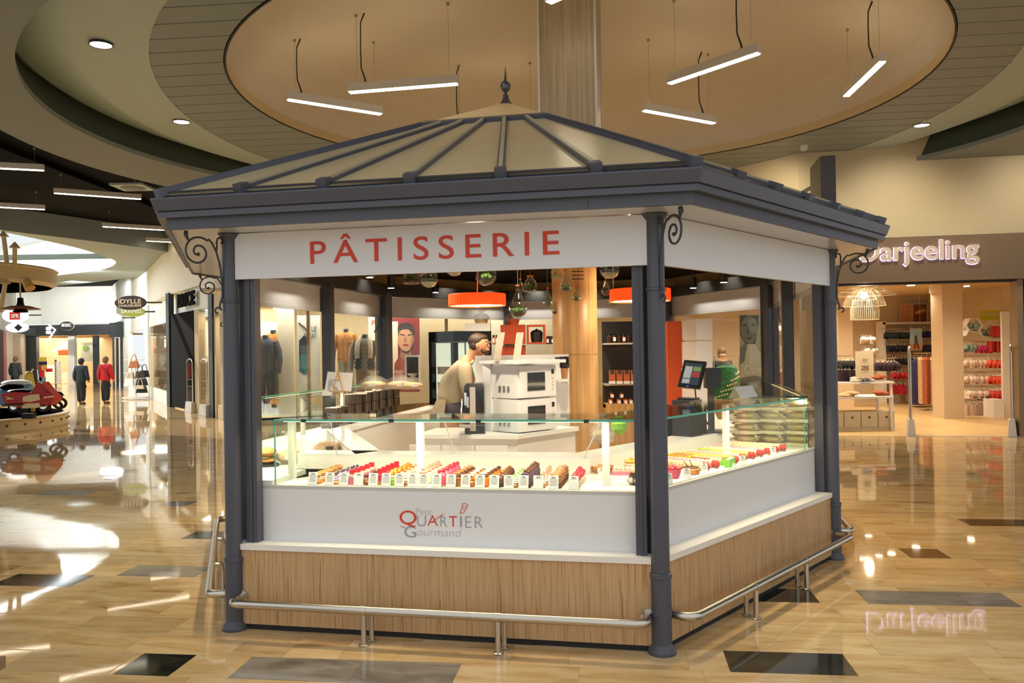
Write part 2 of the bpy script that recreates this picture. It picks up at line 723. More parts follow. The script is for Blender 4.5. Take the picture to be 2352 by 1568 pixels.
glass('pane_top', 'F2F8F4', .04, .45, 3.0)
glass('shop_glass', 'FBFCFA', .02, .35, 4.5)
glass('jar_glass', 'E8F0E8', .10, .7, 2.2)
cello('cellophane', 'FFFFFF', .22)
cello('cellophane_milky', 'FFF7EA', .14)

# ------------------------------------------------------------------ kiosk plan: an octagon, a hexagon stretched along its axis
HC, HR, PH = V3((-.0206, 7.1056)), 2.6169, -.7232
HX = [HC + V3((sin(PH + i * pi / 3), -cos(PH + i * pi / 3))) * HR for i in range(6)]
T1 = (HX[1] - HX[0]).normalized()
AX = V3((-T1.y, T1.x))          # the kiosk's long axis, away from the camera
STR = 3.87
VV = [HX[0], HX[1], HX[2], HX[2] + AX * STR, HX[3] + AX * STR, HX[4] + AX * STR, HX[5] + AX * STR, HX[5]]
NE = 8
APEX = [V3((HC.x, HC.y, 3.822)), V3((HC.x + AX.x * STR, HC.y + AX.y * STR, 3.822))]


def ed(i):
    a, b = VV[i % NE], VV[(i + 1) % NE]
    t = (b - a).normalized()
    return a, t, V3((-t.y, t.x)), (b - a).length


def P(i, s, o, z=0.):
    """point on side i: s along it, o inwards, height z"""
    a, t, n, L = ed(i)
    q = a + t * s + n * o
    return V3((q.x, q.y, z))


def inset(o, z=0.):
    out = []
    for i in range(NE):
        a, t, n, L = ed(i)
        a0, t0, n0, L0 = ed(i - 1)
        # line a+n*o + t*k  meets  a0+n0*o + t0*m
        p, q = a + n * o, a0 + n0 * o
        d = t.x * t0.y - t.y * t0.x
        r = q - p
        k = (r.x * t0.y - r.y * t0.x) / d
        x = p + t * k
        out.append(V3((x.x, x.y, z)))
    return out


def s_at(i, px, py, z):
    """(s, o) on side i of the point seen at a pixel at height z"""
    a, t, n, L = ed(i)
    q = atz(px, py, z)
    d = V3((q.x, q.y)) - a
    return d.dot(t), d.dot(n)


def seen(i, px, py, o):
    """world point seen at a pixel on the upright plane of side i, o inwards"""
    a, t, n, L = ed(i)
    q = a + n * o
    return on_plane(px, py, (q.x, q.y, 0), (n.x, n.y, 0))


# ------------------------------------------------------------------ structure: floor with its tiles
TD, VD = V3((cos(-.124), sin(-.124))), V3((-sin(-.124), cos(-.124)))
fb = MB()
fb.box(-10, 28, -.053, 90, 66, .10)
floor = obj('floor', fb, 'marble_beige', kind='structure', label='polished beige marble floor with black and grey tiles')
PITCHV, V00 = .307, 4.14
special = {}
ANCH = {1: [(.574, 1.219, 'marble_black')], 0: [(-2.712, -2.394, 'marble_black'), (-2.06, -1.41, 'marble_grey'), (-1.41, -.86, 'marble_grey')],
        5: [(.90, 1.32, 'marble_black'), (1.628, 2.277, 'marble_grey'), (2.277, 2.577, 'marble_grey')], 9: [(2.312, 2.614, 'marble_black')]}
SPOT = [(35, 1332, 'marble_black'), (330, 1300, 'marble_grey'), (420, 1300, 'marble_grey'), (2335, 1198, 'marble_black'), (400, 1157, 'marble_grey'),
        (475, 1222, 'marble_black'), (120, 1135, 'marble_grey')]
KO = inset(.12)


def in_kiosk(x, y):
    return all(((KO[(i + 1) % NE].x - KO[i].x) * (y - KO[i].y) - (KO[(i + 1) % NE].y - KO[i].y) * (x - KO[i].x)) > 0 for i in range(NE))


cand = []
random.seed(5)
for k in range(-1, 25):
    v0 = V00 + k * PITCHV
    cuts = ANCH.get(k, [])
    u = -7.5 + random.random() * .64
    while u < 8.5:
        hit = [q for q in cuts if u < q[1] - .01 and u + .645 > q[0] + .01]
        if hit:
            q = hit[0]
            if q[0] - u > .12:
                cand.append((u, q[0], v0, 'marble_beige'))
            cand.append((q[0], q[1], v0, q[2]))
            u = q[1]
            continue
        L = .645 if random.random() > .25 else .322
        cand.append((u, u + L, v0, 'marble_beige'))
        u += L
spots = []
for px, py, m in SPOT:
    q = atz(px, py, 0)
    q2 = V3((q.x, q.y))
    spots.append((q2.dot(TD), q2.dot(VD), m))
tiles = []
for u0, u1, v0, m in cand:
    cu, cv = (u0 + u1) / 2, v0 + PITCHV / 2
    q = TD * cu + VD * cv
    dist = q.length
    ang_ = abs(atan2(q.x, q.y))
    for su, sv, sm in spots:
        if u0 <= su < u1 and v0 <= sv < v0 + PITCHV:
            m = sm
    if (ang_ < R(33.5) and dist > 3.9 and not in_kiosk(q.x, q.y)):
        tiles.append((dist - (6 if m != 'marble_beige' else 0), u0, u1, v0, m))
tiles.sort()
tile_mesh = {}
for d_, u0, u1, v0, m in tiles[:298]:
    L = round(u1 - u0, 3)
    key = (L, m)
    g = .0008
    if key not in tile_mesh:
        tb = MB()
        h = L / 2 - g
        hv = PITCHV / 2 - g
        tb.hexa([(-h, -hv, -.006), (h, -hv, -.006), (h, hv, -.006), (-h, hv, -.006)], [(-h + .0004, -hv + .0004, 0), (h - .0004, -hv + .0004, 0), (h - .0004, hv - .0004, 0), (-h + .0004, hv - .0004, 0)])
        t = obj('tile', tb, m, floor, local=True)
        tile_mesh[key] = t.data
    else:
        t = bpy.data.objects.new('tile', tile_mesh[key])
        t.parent = floor
        col.objects.link(t)
    q = TD * ((u0 + u1) / 2) + VD * (v0 + PITCHV / 2)
    t.location = (q.x, q.y, 0)
    t.rotation_euler = (0, 0, -.124)

# ------------------------------------------------------------------ ceilings
ND = 96
DOME = (.97, 11.45, 4.63)
INNER = (.95, 12.6, 5.75, 6.7)
HOLE = (.9, 12.15, 7.2, 6.5)
OUTER = (1.0, 13.0, 8.45, 8.0)
ZB = 5.25
dome = thing('ceiling_dome_recess', 'round cream dome recess in the ceiling above the kiosk', None, (DOME[0], DOME[1], ZB), kind='structure')
db = MB()
r0 = circ(DOME[0], DOME[1], DOME[2], DOME[2], ND, z=ZB)
r1 = circ(DOME[0], DOME[1], DOME[2], DOME[2], ND, z=ZB + .14)
db.ring(r0, r1)
obj('recess_lip', db, 'wall_cream', dome, True)
db = MB()
prof = [(4.63, .14), (4.58, .20), (4.45, .40), (4.15, .60), (3.7, .76), (3.2, .86), (2.7, .92)]
loops = [circ(DOME[0], DOME[1], r_, r_, ND, z=ZB + h_) for r_, h_ in prof]
for a_, b_ in zip(loops, loops[1:]):
    db.ring(a_, b_)
db.poly(loops[-1])
obj('dome_shell', db, 'ceiling_dome', dome, True)
db = MB()
db.ring(circ(DOME[0], DOME[1], DOME[2] + .022, DOME[2] + .022, ND, z=ZB - .012), circ(DOME[0], DOME[1], DOME[2], DOME[2], ND, z=ZB - .012))
db.ring(circ(DOME[0], DOME[1], DOME[2] + .022, DOME[2] + .022, ND, z=ZB + .03), circ(DOME[0], DOME[1], DOME[2] + .022, DOME[2] + .022, ND, z=ZB - .012))
obj('edge_trim', db, 'lip_dark', dome, True)

# boards between the dome and the curved cove; each board is its own piece
slats = thing('ceiling_boards', 'grey ceiling of long boards around the dome', None, (0, 12, ZB), kind='structure')
cth, sth = cos(-.10), sin(-.10)


def xrange_at(v, cx, cy, a, b):
    """extent of an ellipse along the board direction at board coordinate v"""
    # points cx + u*d + v*n ; solve quadratic in u
    d, n = V3((cth, sth)), V3((-sth, cth))
    q = n * v - V3((cx, cy))
    A = (d.x / a) ** 2 + (d.y / b) ** 2
    B = 2 * (q.x * d.x / a ** 2 + q.y * d.y / b ** 2)
    C_ = (q.x / a) ** 2 + (q.y / b) ** 2 - 1
    D = B * B - 4 * A * C_
    if D <= 0:
        return None
    return (-B - sqrt(D)) / 2 / A, (-B + sqrt(D)) / 2 / A


def bpt(u, v, z):
    return (u * cth - v * sth, u * sth + v * cth, z)


WB = .40
for k in range(16, 50):
    v0, v1 = k * WB + .011, (k + 1) * WB - .011
    vs_ = [v0 + (v1 - v0) * j / 5 for j in range(6)]
    E_ = [xrange_at(v, *INNER) for v in vs_]
    D_ = [xrange_at(v, DOME[0], DOME[1], DOME[2] + .03, DOME[2] + .03) for v in vs_]
    ok = [i for i in range(6) if E_[i]]
    if len(ok) < 2:
        continue
    runs = []
    if all(D_[i] for i in ok):
        runs = [[(E_[i][0], D_[i][0]) for i in ok], [(D_[i][1], E_[i][1]) for i in ok]]
    elif any(D_[i] for i in ok):
        mid = (DOME[0] * cth + DOME[1] * sth)
        runs = [[(E_[i][0], D_[i][0] if D_[i] else mid) for i in ok], [(D_[i][1] if D_[i] else mid, E_[i][1]) for i in ok]]
    else:
        runs = [[E_[i] for i in ok]]
    for rn in runs:
        lo = [(a_, vs_[i]) for (a_, b_), i in zip(rn, ok)]
        hi = [(b_, vs_[i]) for (a_, b_), i in zip(rn, ok)]
        poly = lo + hi[::-1]
        bb = MB()
        bb.hexa([bpt(u, v, ZB) for u, v in poly][::-1], [bpt(u, v, ZB + .025) for u, v in poly][::-1])
        obj('ceiling_board', bb, 'ceiling_board', slats)
bb = MB()
bb.ring(circ(*INNER, ND, z=ZB + .028), circ(DOME[0], DOME[1], DOME[2] + .036, DOME[2] + .036, ND, z=ZB + .028))
obj('ceiling_backing', bb, 'lip_dark', slats)

cove = MB()
la = circ(*INNER, ND, z=ZB - .004)
lb = circ((INNER[0] + HOLE[0]) / 2, (INNER[1] + HOLE[1]) / 2, (INNER[2] + HOLE[2]) / 2 + .12, (INNER[3] + HOLE[3]) / 2 + .25, ND, z=ZB + .03)
lc = circ(HOLE[0], HOLE[1], HOLE[2] + .05, HOLE[3] + .75, ND, z=ZB + .22)
ld = circ(HOLE[0], HOLE[1], HOLE[2] + .35, HOLE[3] + .95, ND, z=ZB + .42)
cove.ring(la, lb)
cove.ring(lb, lc)
cove.ring(lc, ld)
obj('ceiling_cove', cove, 'ceiling_cove', smooth=True, kind='structure', label='smooth pale green cove ring around the ceiling boards')
sf = MB()
ZS = 5.0
ha, oa = circ(*HOLE, ND, z=ZS), circ(*OUTER, ND, z=ZS)
sf.ring(oa, ha)
hb = circ(*HOLE, ND, z=ZS + .07)
sf.ring(ha, hb)
obj('ceiling_soffit', sf, 'ceiling_soffit', kind='structure', label='lower olive ceiling ring around the cove')
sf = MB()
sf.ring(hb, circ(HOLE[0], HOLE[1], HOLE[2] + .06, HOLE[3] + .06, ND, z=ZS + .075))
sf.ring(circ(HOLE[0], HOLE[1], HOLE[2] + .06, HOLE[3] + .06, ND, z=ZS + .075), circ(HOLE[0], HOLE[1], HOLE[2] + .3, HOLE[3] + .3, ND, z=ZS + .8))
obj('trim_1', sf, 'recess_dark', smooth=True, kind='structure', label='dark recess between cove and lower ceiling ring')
sf = MB()
sf.ring(circ(*OUTER, ND, z=5.66), oa)
obj('trim_2', sf, 'ceiling_dark', smooth=True, kind='structure', label='dark outer edge of the lower ceiling ring')

# dark ceiling beyond, open over the node and over the skylight of the mall street
ZD = 5.62


def spline(pts, n, z):
    """closed smooth loop through pts, n points"""
    m, out = len(pts), []
    for k in range(n):
        u = k / n * m
        i, f = int(u), u - int(u)
        a, b, d, e = [V3(pts[(i + q) % m] + (0,)) for q in (-1, 0, 1, 2)]
        p = .5 * ((2 * b) + (d - a) * f + (2 * a - 5 * b + 4 * d - e) * f * f + (3 * b - a - 3 * d + e) * f ** 3)
        out.append(V3((p.x, p.y, z)))
    return out


SKC = V3((-21.5, 27.0))
SKP = [(-13.7, 20.5), (-13.3, 24.6), (-13.6, 27.4), (-14.1, 29.4), (-15.7, 31.7), (-18, 33.4), (-22, 36), (-26, 37), (-30, 34), (-31, 28), (-29, 22), (-25, 17), (-20, 15.5), (-15.8, 17)]
sk_in = spline(SKP, ND, 5.0)
sk_out = []
for p in sk_in:
    d = V3((p.x, p.y)) - SKC
    a_ = math.degrees(atan2(d.y, d.x))
    s_ = 1.03 + .34 * max(0, min(1, (a_ + 32) / 38)) if -180 < a_ < 120 else 1.1
    sk_out.append(V3((SKC.x + d.x * s_, SKC.y + d.y * s_, 5.0)))


def holed(x0, x1, y0, y1, inn, z):
    m = MB()
    inn = [V3((p.x, p.y, z)) for p in inn]
    cx = sum(p.x for p in inn) / len(inn)
    cy = sum(p.y for p in inn) / len(inn)
    out = []
    for p in inn:
        d = p - V3((cx, cy, z))
        ts = []
        if d.x > 1e-9: ts.append((x1 - cx) / d.x)
        if d.x < -1e-9: ts.append((x0 - cx) / d.x)
        if d.y > 1e-9: ts.append((y1 - cy) / d.y)
        if d.y < -1e-9: ts.append((y0 - cy) / d.y)
        k = min(ts)
        out.append(V3((cx + d.x * k, cy + d.y * k, z)))
    m.ring(inn, out)
    for cx_, cy_ in ((x0, y0), (x1, y0), (x1, y1), (x0, y1)):
        s_ = sorted(out, key=lambda p: (p.x - cx_) ** 2 + (p.y - cy_) ** 2)
        a_ = [p for p in s_ if abs(p.x - cx_) < 1e-6][0]
        b_ = [p for p in s_ if abs(p.y - cy_) < 1e-6][0]
        m.poly([a_, V3((cx_, cy_, z)), b_])
    return m


obj('ceiling', holed(-9.2, 26, 4.6, 40, circ(*OUTER, ND), ZD), 'ceiling_dark', kind='structure', label='dark ceiling above the hall')
obj('ceiling_street', holed(-48, -9.2, 4.6, 60, sk_out, ZD), 'ceiling_dark', kind='structure', label='dark ceiling above the mall street')
so = MB()
so.box(8.4, 22.3, 6.9, 35.6, 36, .1)  # unseen slab and skirt added to keep sun and sky out
for x_, y_, sx_, sy_ in ((-9.3, 22.3, .1, 36), (26.2, 22.3, .1, 36), (8.4, 4.4, 35.6, .1), (8.4, 40.2, 35.6, .1)):
    so.box(x_, y_, 6.2, sx_, sy_, 1.4)
obj('ceiling_light_block', so, 'ceiling_dark', kind='structure', label='unseen light-blocking slab over the hall ceiling')
so = MB()
so.ring(sk_out, sk_in)
mat('ring_grey', '88928E', .55)
obj('ceiling_skylight_ring', so, 'ring_grey', kind='structure', label='grey ceiling ring around the bright skylight')
so = MB()
so.ring([V3((p.x, p.y, 5.66)) for p in sk_out], sk_out)
obj('trim_3', so, 'ceiling_soffit', smooth=True, kind='structure', label='edge of the skylight ring')
so = MB()
so.ring(sk_in, [V3((SKC.x + (p.x - SKC.x) * 1.03, SKC.y + (p.y - SKC.y) * 1.03, 6.6)) for p in sk_in])
obj('trim_4', so, 'wall_white', smooth=True, kind='structure', label='white well of the skylight')
so = MB()
p0_, p1_ = at(-120, 578, 29), at(256, 589, 29)
so.slab(p0_, p1_, p1_.z - .05, p1_.z + .12, .2, 1)
obj('trim_5', so, 'recess_dark', kind='structure', label='dark beam across the skylight')

# downlights in the cove
mk = 0
for px, py, nm in ((232, 102, 'round downlight in the cove, nearest to the top left corner'), (417, 279, 'round downlight in the cove left of the kiosk roof'), (2117, 287, 'round downlight in the cove above the boutique')):
    q = atz(px, py, ZB + .0)
    t = thing('downlight', nm, 'ceiling light', q, group='downlights of the cove')
    mb = MB()
    mb.lathe([(.115, .03), (.132, .0), (.132, -.010), (.124, -.014), (.115, -.008)], q.x, q.y, q.z, 24)
    obj('trim_ring', mb, 'anthracite_dark', t, True)
    mb = MB()
    mb.lathe([(.0, -.008), (.117, -.008), (.117, .03)], q.x, q.y, q.z, 24)
    obj('lens', mb, 'downlight_glow', t)
    lamp('cove_downlight', 'SPOT', q - V3((0, 0, .05)), 110, (.96, 1, .88), target=(q.x, q.y, 0), size=.09, spot=R(130), blend=.9)
for px, py in ((1846, 340),):
    q = atz(px, py, ZB - .05)
    mb = MB()
    mb.lathe([(.07, .06), (.075, .02), (.06, -.03), (.035, -.05), (0, -.05)], q.x, q.y, q.z, 16)
    obj('smoke_detector', mb, 'white_gloss', None, True, 'small white smoke detector on the board ceiling above the boutique wall', 'detector', loc=q)
for px, py, zz, s_ in ((385, 205, ZB, .07), (598, 323, ZB, .07), (375, 12, ZB, .09), (2165, 243, ZB, .06), (660, 62, ZB + .9, .05), (1512, 20, ZB + .9, .05)):
    pass
q = at(305, 429, 17.5)
t = thing('ceiling_vent', 'square grey air vent in the dark ceiling left of the kiosk', 'vent', (q.x, q.y, ZD))
mb = MB()
q = atz(305, 429, ZD - .03)
t.location = q
WM[t.name] = Matrix.Translation(q)
mb.box(q.x, q.y, q.z, .75, .75, .05)
obj('vent_plate', mb, 'ceiling_cove', t)
mb = MB()
mb.lathe([(.27, -.03), (.24, -.05), (.1, -.05), (0, -.05)], q.x, q.y, q.z, 20)
obj('grille', mb, 'ceiling_soffit', t, True)

for k, u in enumerate((-150, -110, -70, -30, 60, 100)):
    x_, y_ = .93 + 6.6 * cos(R(u)), 12.4 + 6.9 * sin(R(u))
    lamp('cove_downlight', 'SPOT', (x_, y_, ZB - .02), 110, (1, .96, .84), target=(x_, y_, 0), size=.09, spot=R(130), blend=.9)
# spotlights that wash the wall above the boutique and the street wall
for p_, g_ in (((6.6, 13.2, 4.9), (7.0, 15.0, 3.5)), ((9.2, 12.6, 4.9), (9.4, 14.6, 3.5)), ((4.4, 14.2, 4.9), (5.0, 15.7, 4.0))):
    lamp('wall_washer', 'SPOT', p_, 110, (1, .88, .66), target=g_, size=.06, spot=R(95), blend=.9)

# ------------------------------------------------------------------ walls
WZ = 5.62
wr0, wr1 = V3((5.38, 15.3)), V3((11.5, 14.2))
mb = MB()
mb.slab(wr0, wr1, 3.62, WZ, .25, 1)
obj('wall_right', mb, 'wall_cream', kind='structure', label='cream wall above the lingerie boutique')
wl = V3((3.3, 18.3))
mb = MB()
mb.slab(wl, wr0, 3.0, WZ, .25, 1)
obj('wall_behind', mb, 'wall_cream', kind='structure', label='cream wall running back behind the kiosk')
wb0 = V3((-6.3, 19.5))
mb = MB()
mb.slab(wb0, wl, 3.05, WZ, .25, 1)
obj('wall_back', mb, 'wall_beige', kind='structure', label='beige wall above the shop windows behind the kiosk')
# ------------------------------------------------------------------ the kiosk
kiosk = thing('pastry_kiosk', 'dark grey pavilion kiosk with cream pitched roof and a red PATISSERIE sign', 'kiosk', (HC.x, HC.y, 0))


def sweep(prof):
    m = MB()
    loops = [inset(-o_, z_) for o_, z_ in prof]
    for a_, b_ in zip(loops, loops[1:]):
        m.ring(a_, b_)
    return m


obj('gutter', sweep([(.30, 2.60), (.40, 2.617), (.434, 2.620), (.436, 2.612), (.412, 2.548), (.395, 2.546)]), 'anthracite', kiosk)
obj('cornice', sweep([(.395, 2.548), (.401, 2.541), (.399, 2.508), (.352, 2.508)]), 'anthracite', kiosk)
obj('fascia_board', sweep([(.352, 2.512), (.350, 2.447), (.335, 2.445), (.335, 2.47)]), 'anthracite', kiosk)
obj('soffit_panel', sweep([(.337, 2.4575), (-.06, 2.4595)]), 'soffit_grey', kiosk)
m_ = MB()
for i_ in (0, 1):
    q = P(i_, .0 if i_ == 0 else 0, 0)
for s_ in (2.28,):
    a_ = P(0, s_, -.3505, 2.445)
    m_.slab(P(0, s_ - .001, -.3505), P(0, s_ + .001, -.3505), 2.447, 2.508, .002, -1)
obj('fascia_joint', m_, 'inner_black', kiosk)

# columns with collars and base flanges
for k in range(NE):
    v = VV[k]
    m_ = MB()
    m_.cyl((v.x, v.y, .02), (v.x, v.y, .44), .057, n=24)
    m_.cyl((v.x, v.y, .44), (v.x, v.y, 2.46), .0505, n=24)
    cobj = obj('column', m_, 'anthracite', kiosk, True)
    for z_, r_, h_ in ((2.035, .057, .018), (.435, .062, .03)):
        m_ = MB()
        m_.lathe([(r_ - .004, -h_ / 2), (r_, -h_ / 2 + .003), (r_, h_ / 2 - .003), (r_ - .004, h_ / 2)], v.x, v.y, z_, 24)
        obj('collar', m_, 'anthracite', cobj, True)
    m_ = MB()
    m_.lathe([(.078, 0), (.08, .012), (.074, .03), (.06, .045), (.057, .055)], v.x, v.y, .001, 24)
    obj('base_flange', m_, 'anthracite', cobj, True)
    m_ = MB()
    m_.lathe([(.054, 0), (.062, .012), (.075, .03), (.06, .035)], v.x, v.y, 2.424, 24)
    obj('capital', m_, 'anthracite', cobj, True)

# square posts beside the columns and mid posts on the long sides
for i_, s_, o_, w_ in ((0, .105, .035, .075), (0, HR - .105, .035, .062), (1, HR - .03, .045, .07), (1, .09, .06, .05), (7, HR - .12, .05, .07)):
    a_, t_, n_, L_ = ed(i_)
    p0, p1 = P(i_, s_ - w_ / 2, o_), P(i_, s_ + w_ / 2, o_)
    m_ = MB()
    m_.slab(p0, p1, .53, 2.45, .07, 1)
    m_.slab(P(i_, s_ - .006, o_ - .008), P(i_, s_ + .006, o_ - .008), .53, 2.4, .008, 1)
    obj('post', m_, 'anthracite', kiosk)
for k in (3, 4, 5, 6, 7):
    q = inset(.10)[k]
    m_ = MB()
    m_.cyl((q.x, q.y, .12), (q.x, q.y, 2.5), .075, n=8)
    obj('post', m_, 'anthracite_dark', kiosk)
for i_ in (2, 6):
    L_ = ed(i_)[3]
    m_ = MB()
    m_.slab(P(i_, L_ / 2 - .055, .03), P(i_, L_ / 2 + .055, .03), .12, 2.5, .11, 1)
    obj('post', m_, 'anthracite_dark', kiosk)

# sign boards, one per bay
SB0, SB1 = 2.172, 2.455
for i_ in range(NE):
    L_ = ed(i_)[3]
    bays = [(.04, L_ - .04)] if i_ not in (2, 6) else [(.04, L_ / 2), (L_ / 2, L_ - .04)]
    for a_, b_ in bays:
        m_ = MB()
        m_.slab(P(i_, a_, -.022), P(i_, b_, -.022), SB0, SB1, .03, 1)
        sb = obj('sign_board', m_, 'sign_white', kiosk)
        if i_ == 0:
            sign0 = sb
# PATISSERIE lettering on the front board
a_, t_, n_, L_ = ed(0)
pl = seen(0, 713, 612, -.0225)
pr = seen(0, 1285, 590, -.0225)
wd = (V3((pr.x, pr.y)) - V3((pl.x, pl.y))).length
T3 = V3((t_.x, t_.y, 0))
text('letter', 'PÂTISSERIE', 'red_print', (pl.x, pl.y, 2.249), T3, (0, 0, 1), wd, .176, .002, sign0, bold=.006, spacing=1.42, lift=.0006, split=True)

# inner lintel and dark lining of the roof
m_ = MB()
lo_, hi_ = inset(.02), inset(.13)
for i_ in range(NE):
    j_ = (i_ + 1) % NE
    m_.prism([lo_[i_], lo_[j_], hi_[j_], hi_[i_]], 2.46, 2.62)
obj('lintel', m_, 'inner_black', kiosk)


def roofpt(k, f, drop=0.):
    """point on hip k at fraction f from eave to apex"""
    e = EAVE[k]
    q = APEX[0] if k in (0, 1, 2, 7) else APEX[1]
    return e + (q - e) * f - V3((0, 0, drop))


EAVE = inset(-.372, 2.655)
TOPF = (3.445 - 2.655) / (3.822 - 2.655)
m_ = MB()
for i_ in range(NE):
    j_ = (i_ + 1) % NE
    m_.quad(roofpt(i_, .135, .05), roofpt(j_, .135, .05), roofpt(j_, .31, .05), roofpt(i_, .31, .05))
obj('ceiling_lining', m_, 'inner_black', kiosk)
m_ = MB()
for i_ in range(NE):
    j_ = (i_ + 1) % NE
    m_.quad(roofpt(i_, .31, .05), roofpt(j_, .31, .05), roofpt(j_, .31, .0), roofpt(i_, .31, .0))
obj('lining_edge', m_, 'inner_black', kiosk)

# roof: cream panels between ribs, ribs with end caps, ring, cap, finial
NR = {0: 6, 1: 6, 2: 9, 3: 6, 4: 6, 5: 6, 6: 9, 7: 6}
nrm_cache = {}
for i_ in range(NE):
    j_ = (i_ + 1) % NE
    e0, e1 = EAVE[i_], EAVE[j_]
    g0, g1 = roofpt(i_, TOPF), roofpt(j_, TOPF)
    nrm = (e1 - e0).cross(g0 - e0).normalized()
    if nrm.z < 0:
        nrm = -nrm
    n_r = NR[i_]
    for k in range(n_r):
        f0, f1 = k / n_r, (k + 1) / n_r
        q = [e0.lerp(e1, f0), e0.lerp(e1, f1), g0.lerp(g1, f1), g0.lerp(g1, f0)]
        m_ = MB()
        m_.hexa([p - nrm * .012 for p in q], q)
        obj('roof_panel', m_, 'roof_cream', kiosk)
    ks = range(0, n_r)
    for k in ks:
        hip = (k == 0)
        a_ = e0.lerp(e1, k / n_r)
        b_ = g0.lerp(g1, k / n_r)
        if hip:
            nn = V3((0, 0, 1))
        else:
            nn = nrm
        d_ = (b_ - a_).normalized()
        sd = d_.cross(nn).normalized()
        nn = sd.cross(d_).normalized()
        wb = .022 if not hip else .027
        m_ = MB()
        A_ = a_ + d_ * .0
        m_.hexa([A_ - sd * wb - nn * .006, A_ + sd * wb - nn * .006, b_ + sd * wb - nn * .006, b_ - sd * wb - nn * .006],
                [A_ - sd * wb + nn * .02, A_ + sd * wb + nn * .02, b_ + sd * wb + nn * .02, b_ - sd * wb + nn * .02])
        rib = obj('roof_rib', m_, 'anthracite', kiosk)
        m_ = MB()
        w2 = wb * .55
        m_.hexa([A_ - sd * w2 + nn * .018, A_ + sd * w2 + nn * .018, b_ + sd * w2 + nn * .018, b_ - sd * w2 + nn * .018],
                [A_ - sd * w2 + nn * .033, A_ + sd * w2 + nn * .033, b_ + sd * w2 + nn * .033, b_ - sd * w2 + nn * .033])
        obj('rib_cover', m_, 'roof_rib_light' if not hip else 'anthracite', rib)
        if not hip or i_ in (0, 1, 2):
            m_ = MB()
            q0, q1 = a_ - d_ * .03 + nn * .008, a_ + d_ * .035 + nn * .008
            w3, h3 = .032, .027
            m_.hexa([q0 - sd * w3 - nn * h3, q0 + sd * w3 - nn * h3, q1 + sd * w3 - nn * h3, q1 - sd * w3 - nn * h3],
                    [q0 - sd * w3 + nn * h3, q0 + sd * w3 + nn * h3, q1 + sd * w3 + nn * h3, q1 - sd * w3 + nn * h3])
            obj('rib_cap', m_, 'anthracite', rib)
        # dark rafter under the panels, seen from inside
        m_ = MB()
        a2, b2 = a_.lerp(b_, .42), b_
        m_.hexa([a2 - sd * .03 - nn * .09, a2 + sd * .03 - nn * .09, b2 + sd * .03 - nn * .09, b2 - sd * .03 - nn * .09],
                [a2 - sd * .03 - nn * .013, a2 + sd * .03 - nn * .013, b2 + sd * .03 - nn * .013, b2 - sd * .03 - nn * .013])
        obj('rafter', m_, 'inner_black', rib)
    # eave strip and ring bar
    m_ = MB()
    m_.hexa([e0 - nrm * .03, e1 - nrm * .03, e1.lerp(g1, .02) - nrm * .03, e0.lerp(g0, .02) - nrm * .03], [e0 + nrm * .006, e1 + nrm * .006, e1.lerp(g1, .02) + nrm * .006, e0.lerp(g0, .02) + nrm * .006])
    obj('eave_strip', m_, 'anthracite_dark', kiosk)
    m_ = MB()
    r0_, r1_ = g0.lerp(e0, .015), g1.lerp(e1, .015)
    r2_, r3_ = roofpt(i_, TOPF + .02), roofpt(j_, TOPF + .02)
    m_.hexa([r0_ - nrm * .01, r1_ - nrm * .01, r3_ - nrm * .01, r2_ - nrm * .01], [r0_ + nrm * .032, r1_ + nrm * .032, r3_ + nrm * .032, r2_ + nrm * .032])
    obj('ring_bar', m_, 'anthracite', kiosk)
m_ = MB()
for i_ in range(NE):
    j_ = (i_ + 1) % NE
    a_, b_ = roofpt(i_, TOPF + .01, -.022), roofpt(j_, TOPF + .01, -.022)
    A0 = APEX[0 if i_ in (0, 1, 2, 7) else 1]
    A1 = APEX[0 if j_ in (0, 1, 2, 7) else 1]
    if (A0 - A1).length < 1e-6:
        m_.add([a_, b_, A0 + V3((0, 0, .02))], [(0, 1, 2)])
    else:
        m_.quad(a_, b_, A1 + V3((0, 0, .02)), A0 + V3((0, 0, .02)))
obj('roof_cap', m_, 'roof_cream', kiosk)
m_ = MB()
m_.lathe([(.06, .0), (.05, .02), (.03, .05), (.022, .08), (.026, .085), (.014, .10), (.012, .115), (.03, .125), (.042, .145), (.046, .165), (.042, .185), (.03, .203), (.016, .214), (.012, .22), (.009, .26), (.0, .345)], HC.x, HC.y, 3.815, 16)
obj('finial', m_, 'finial_metal', kiosk, True)

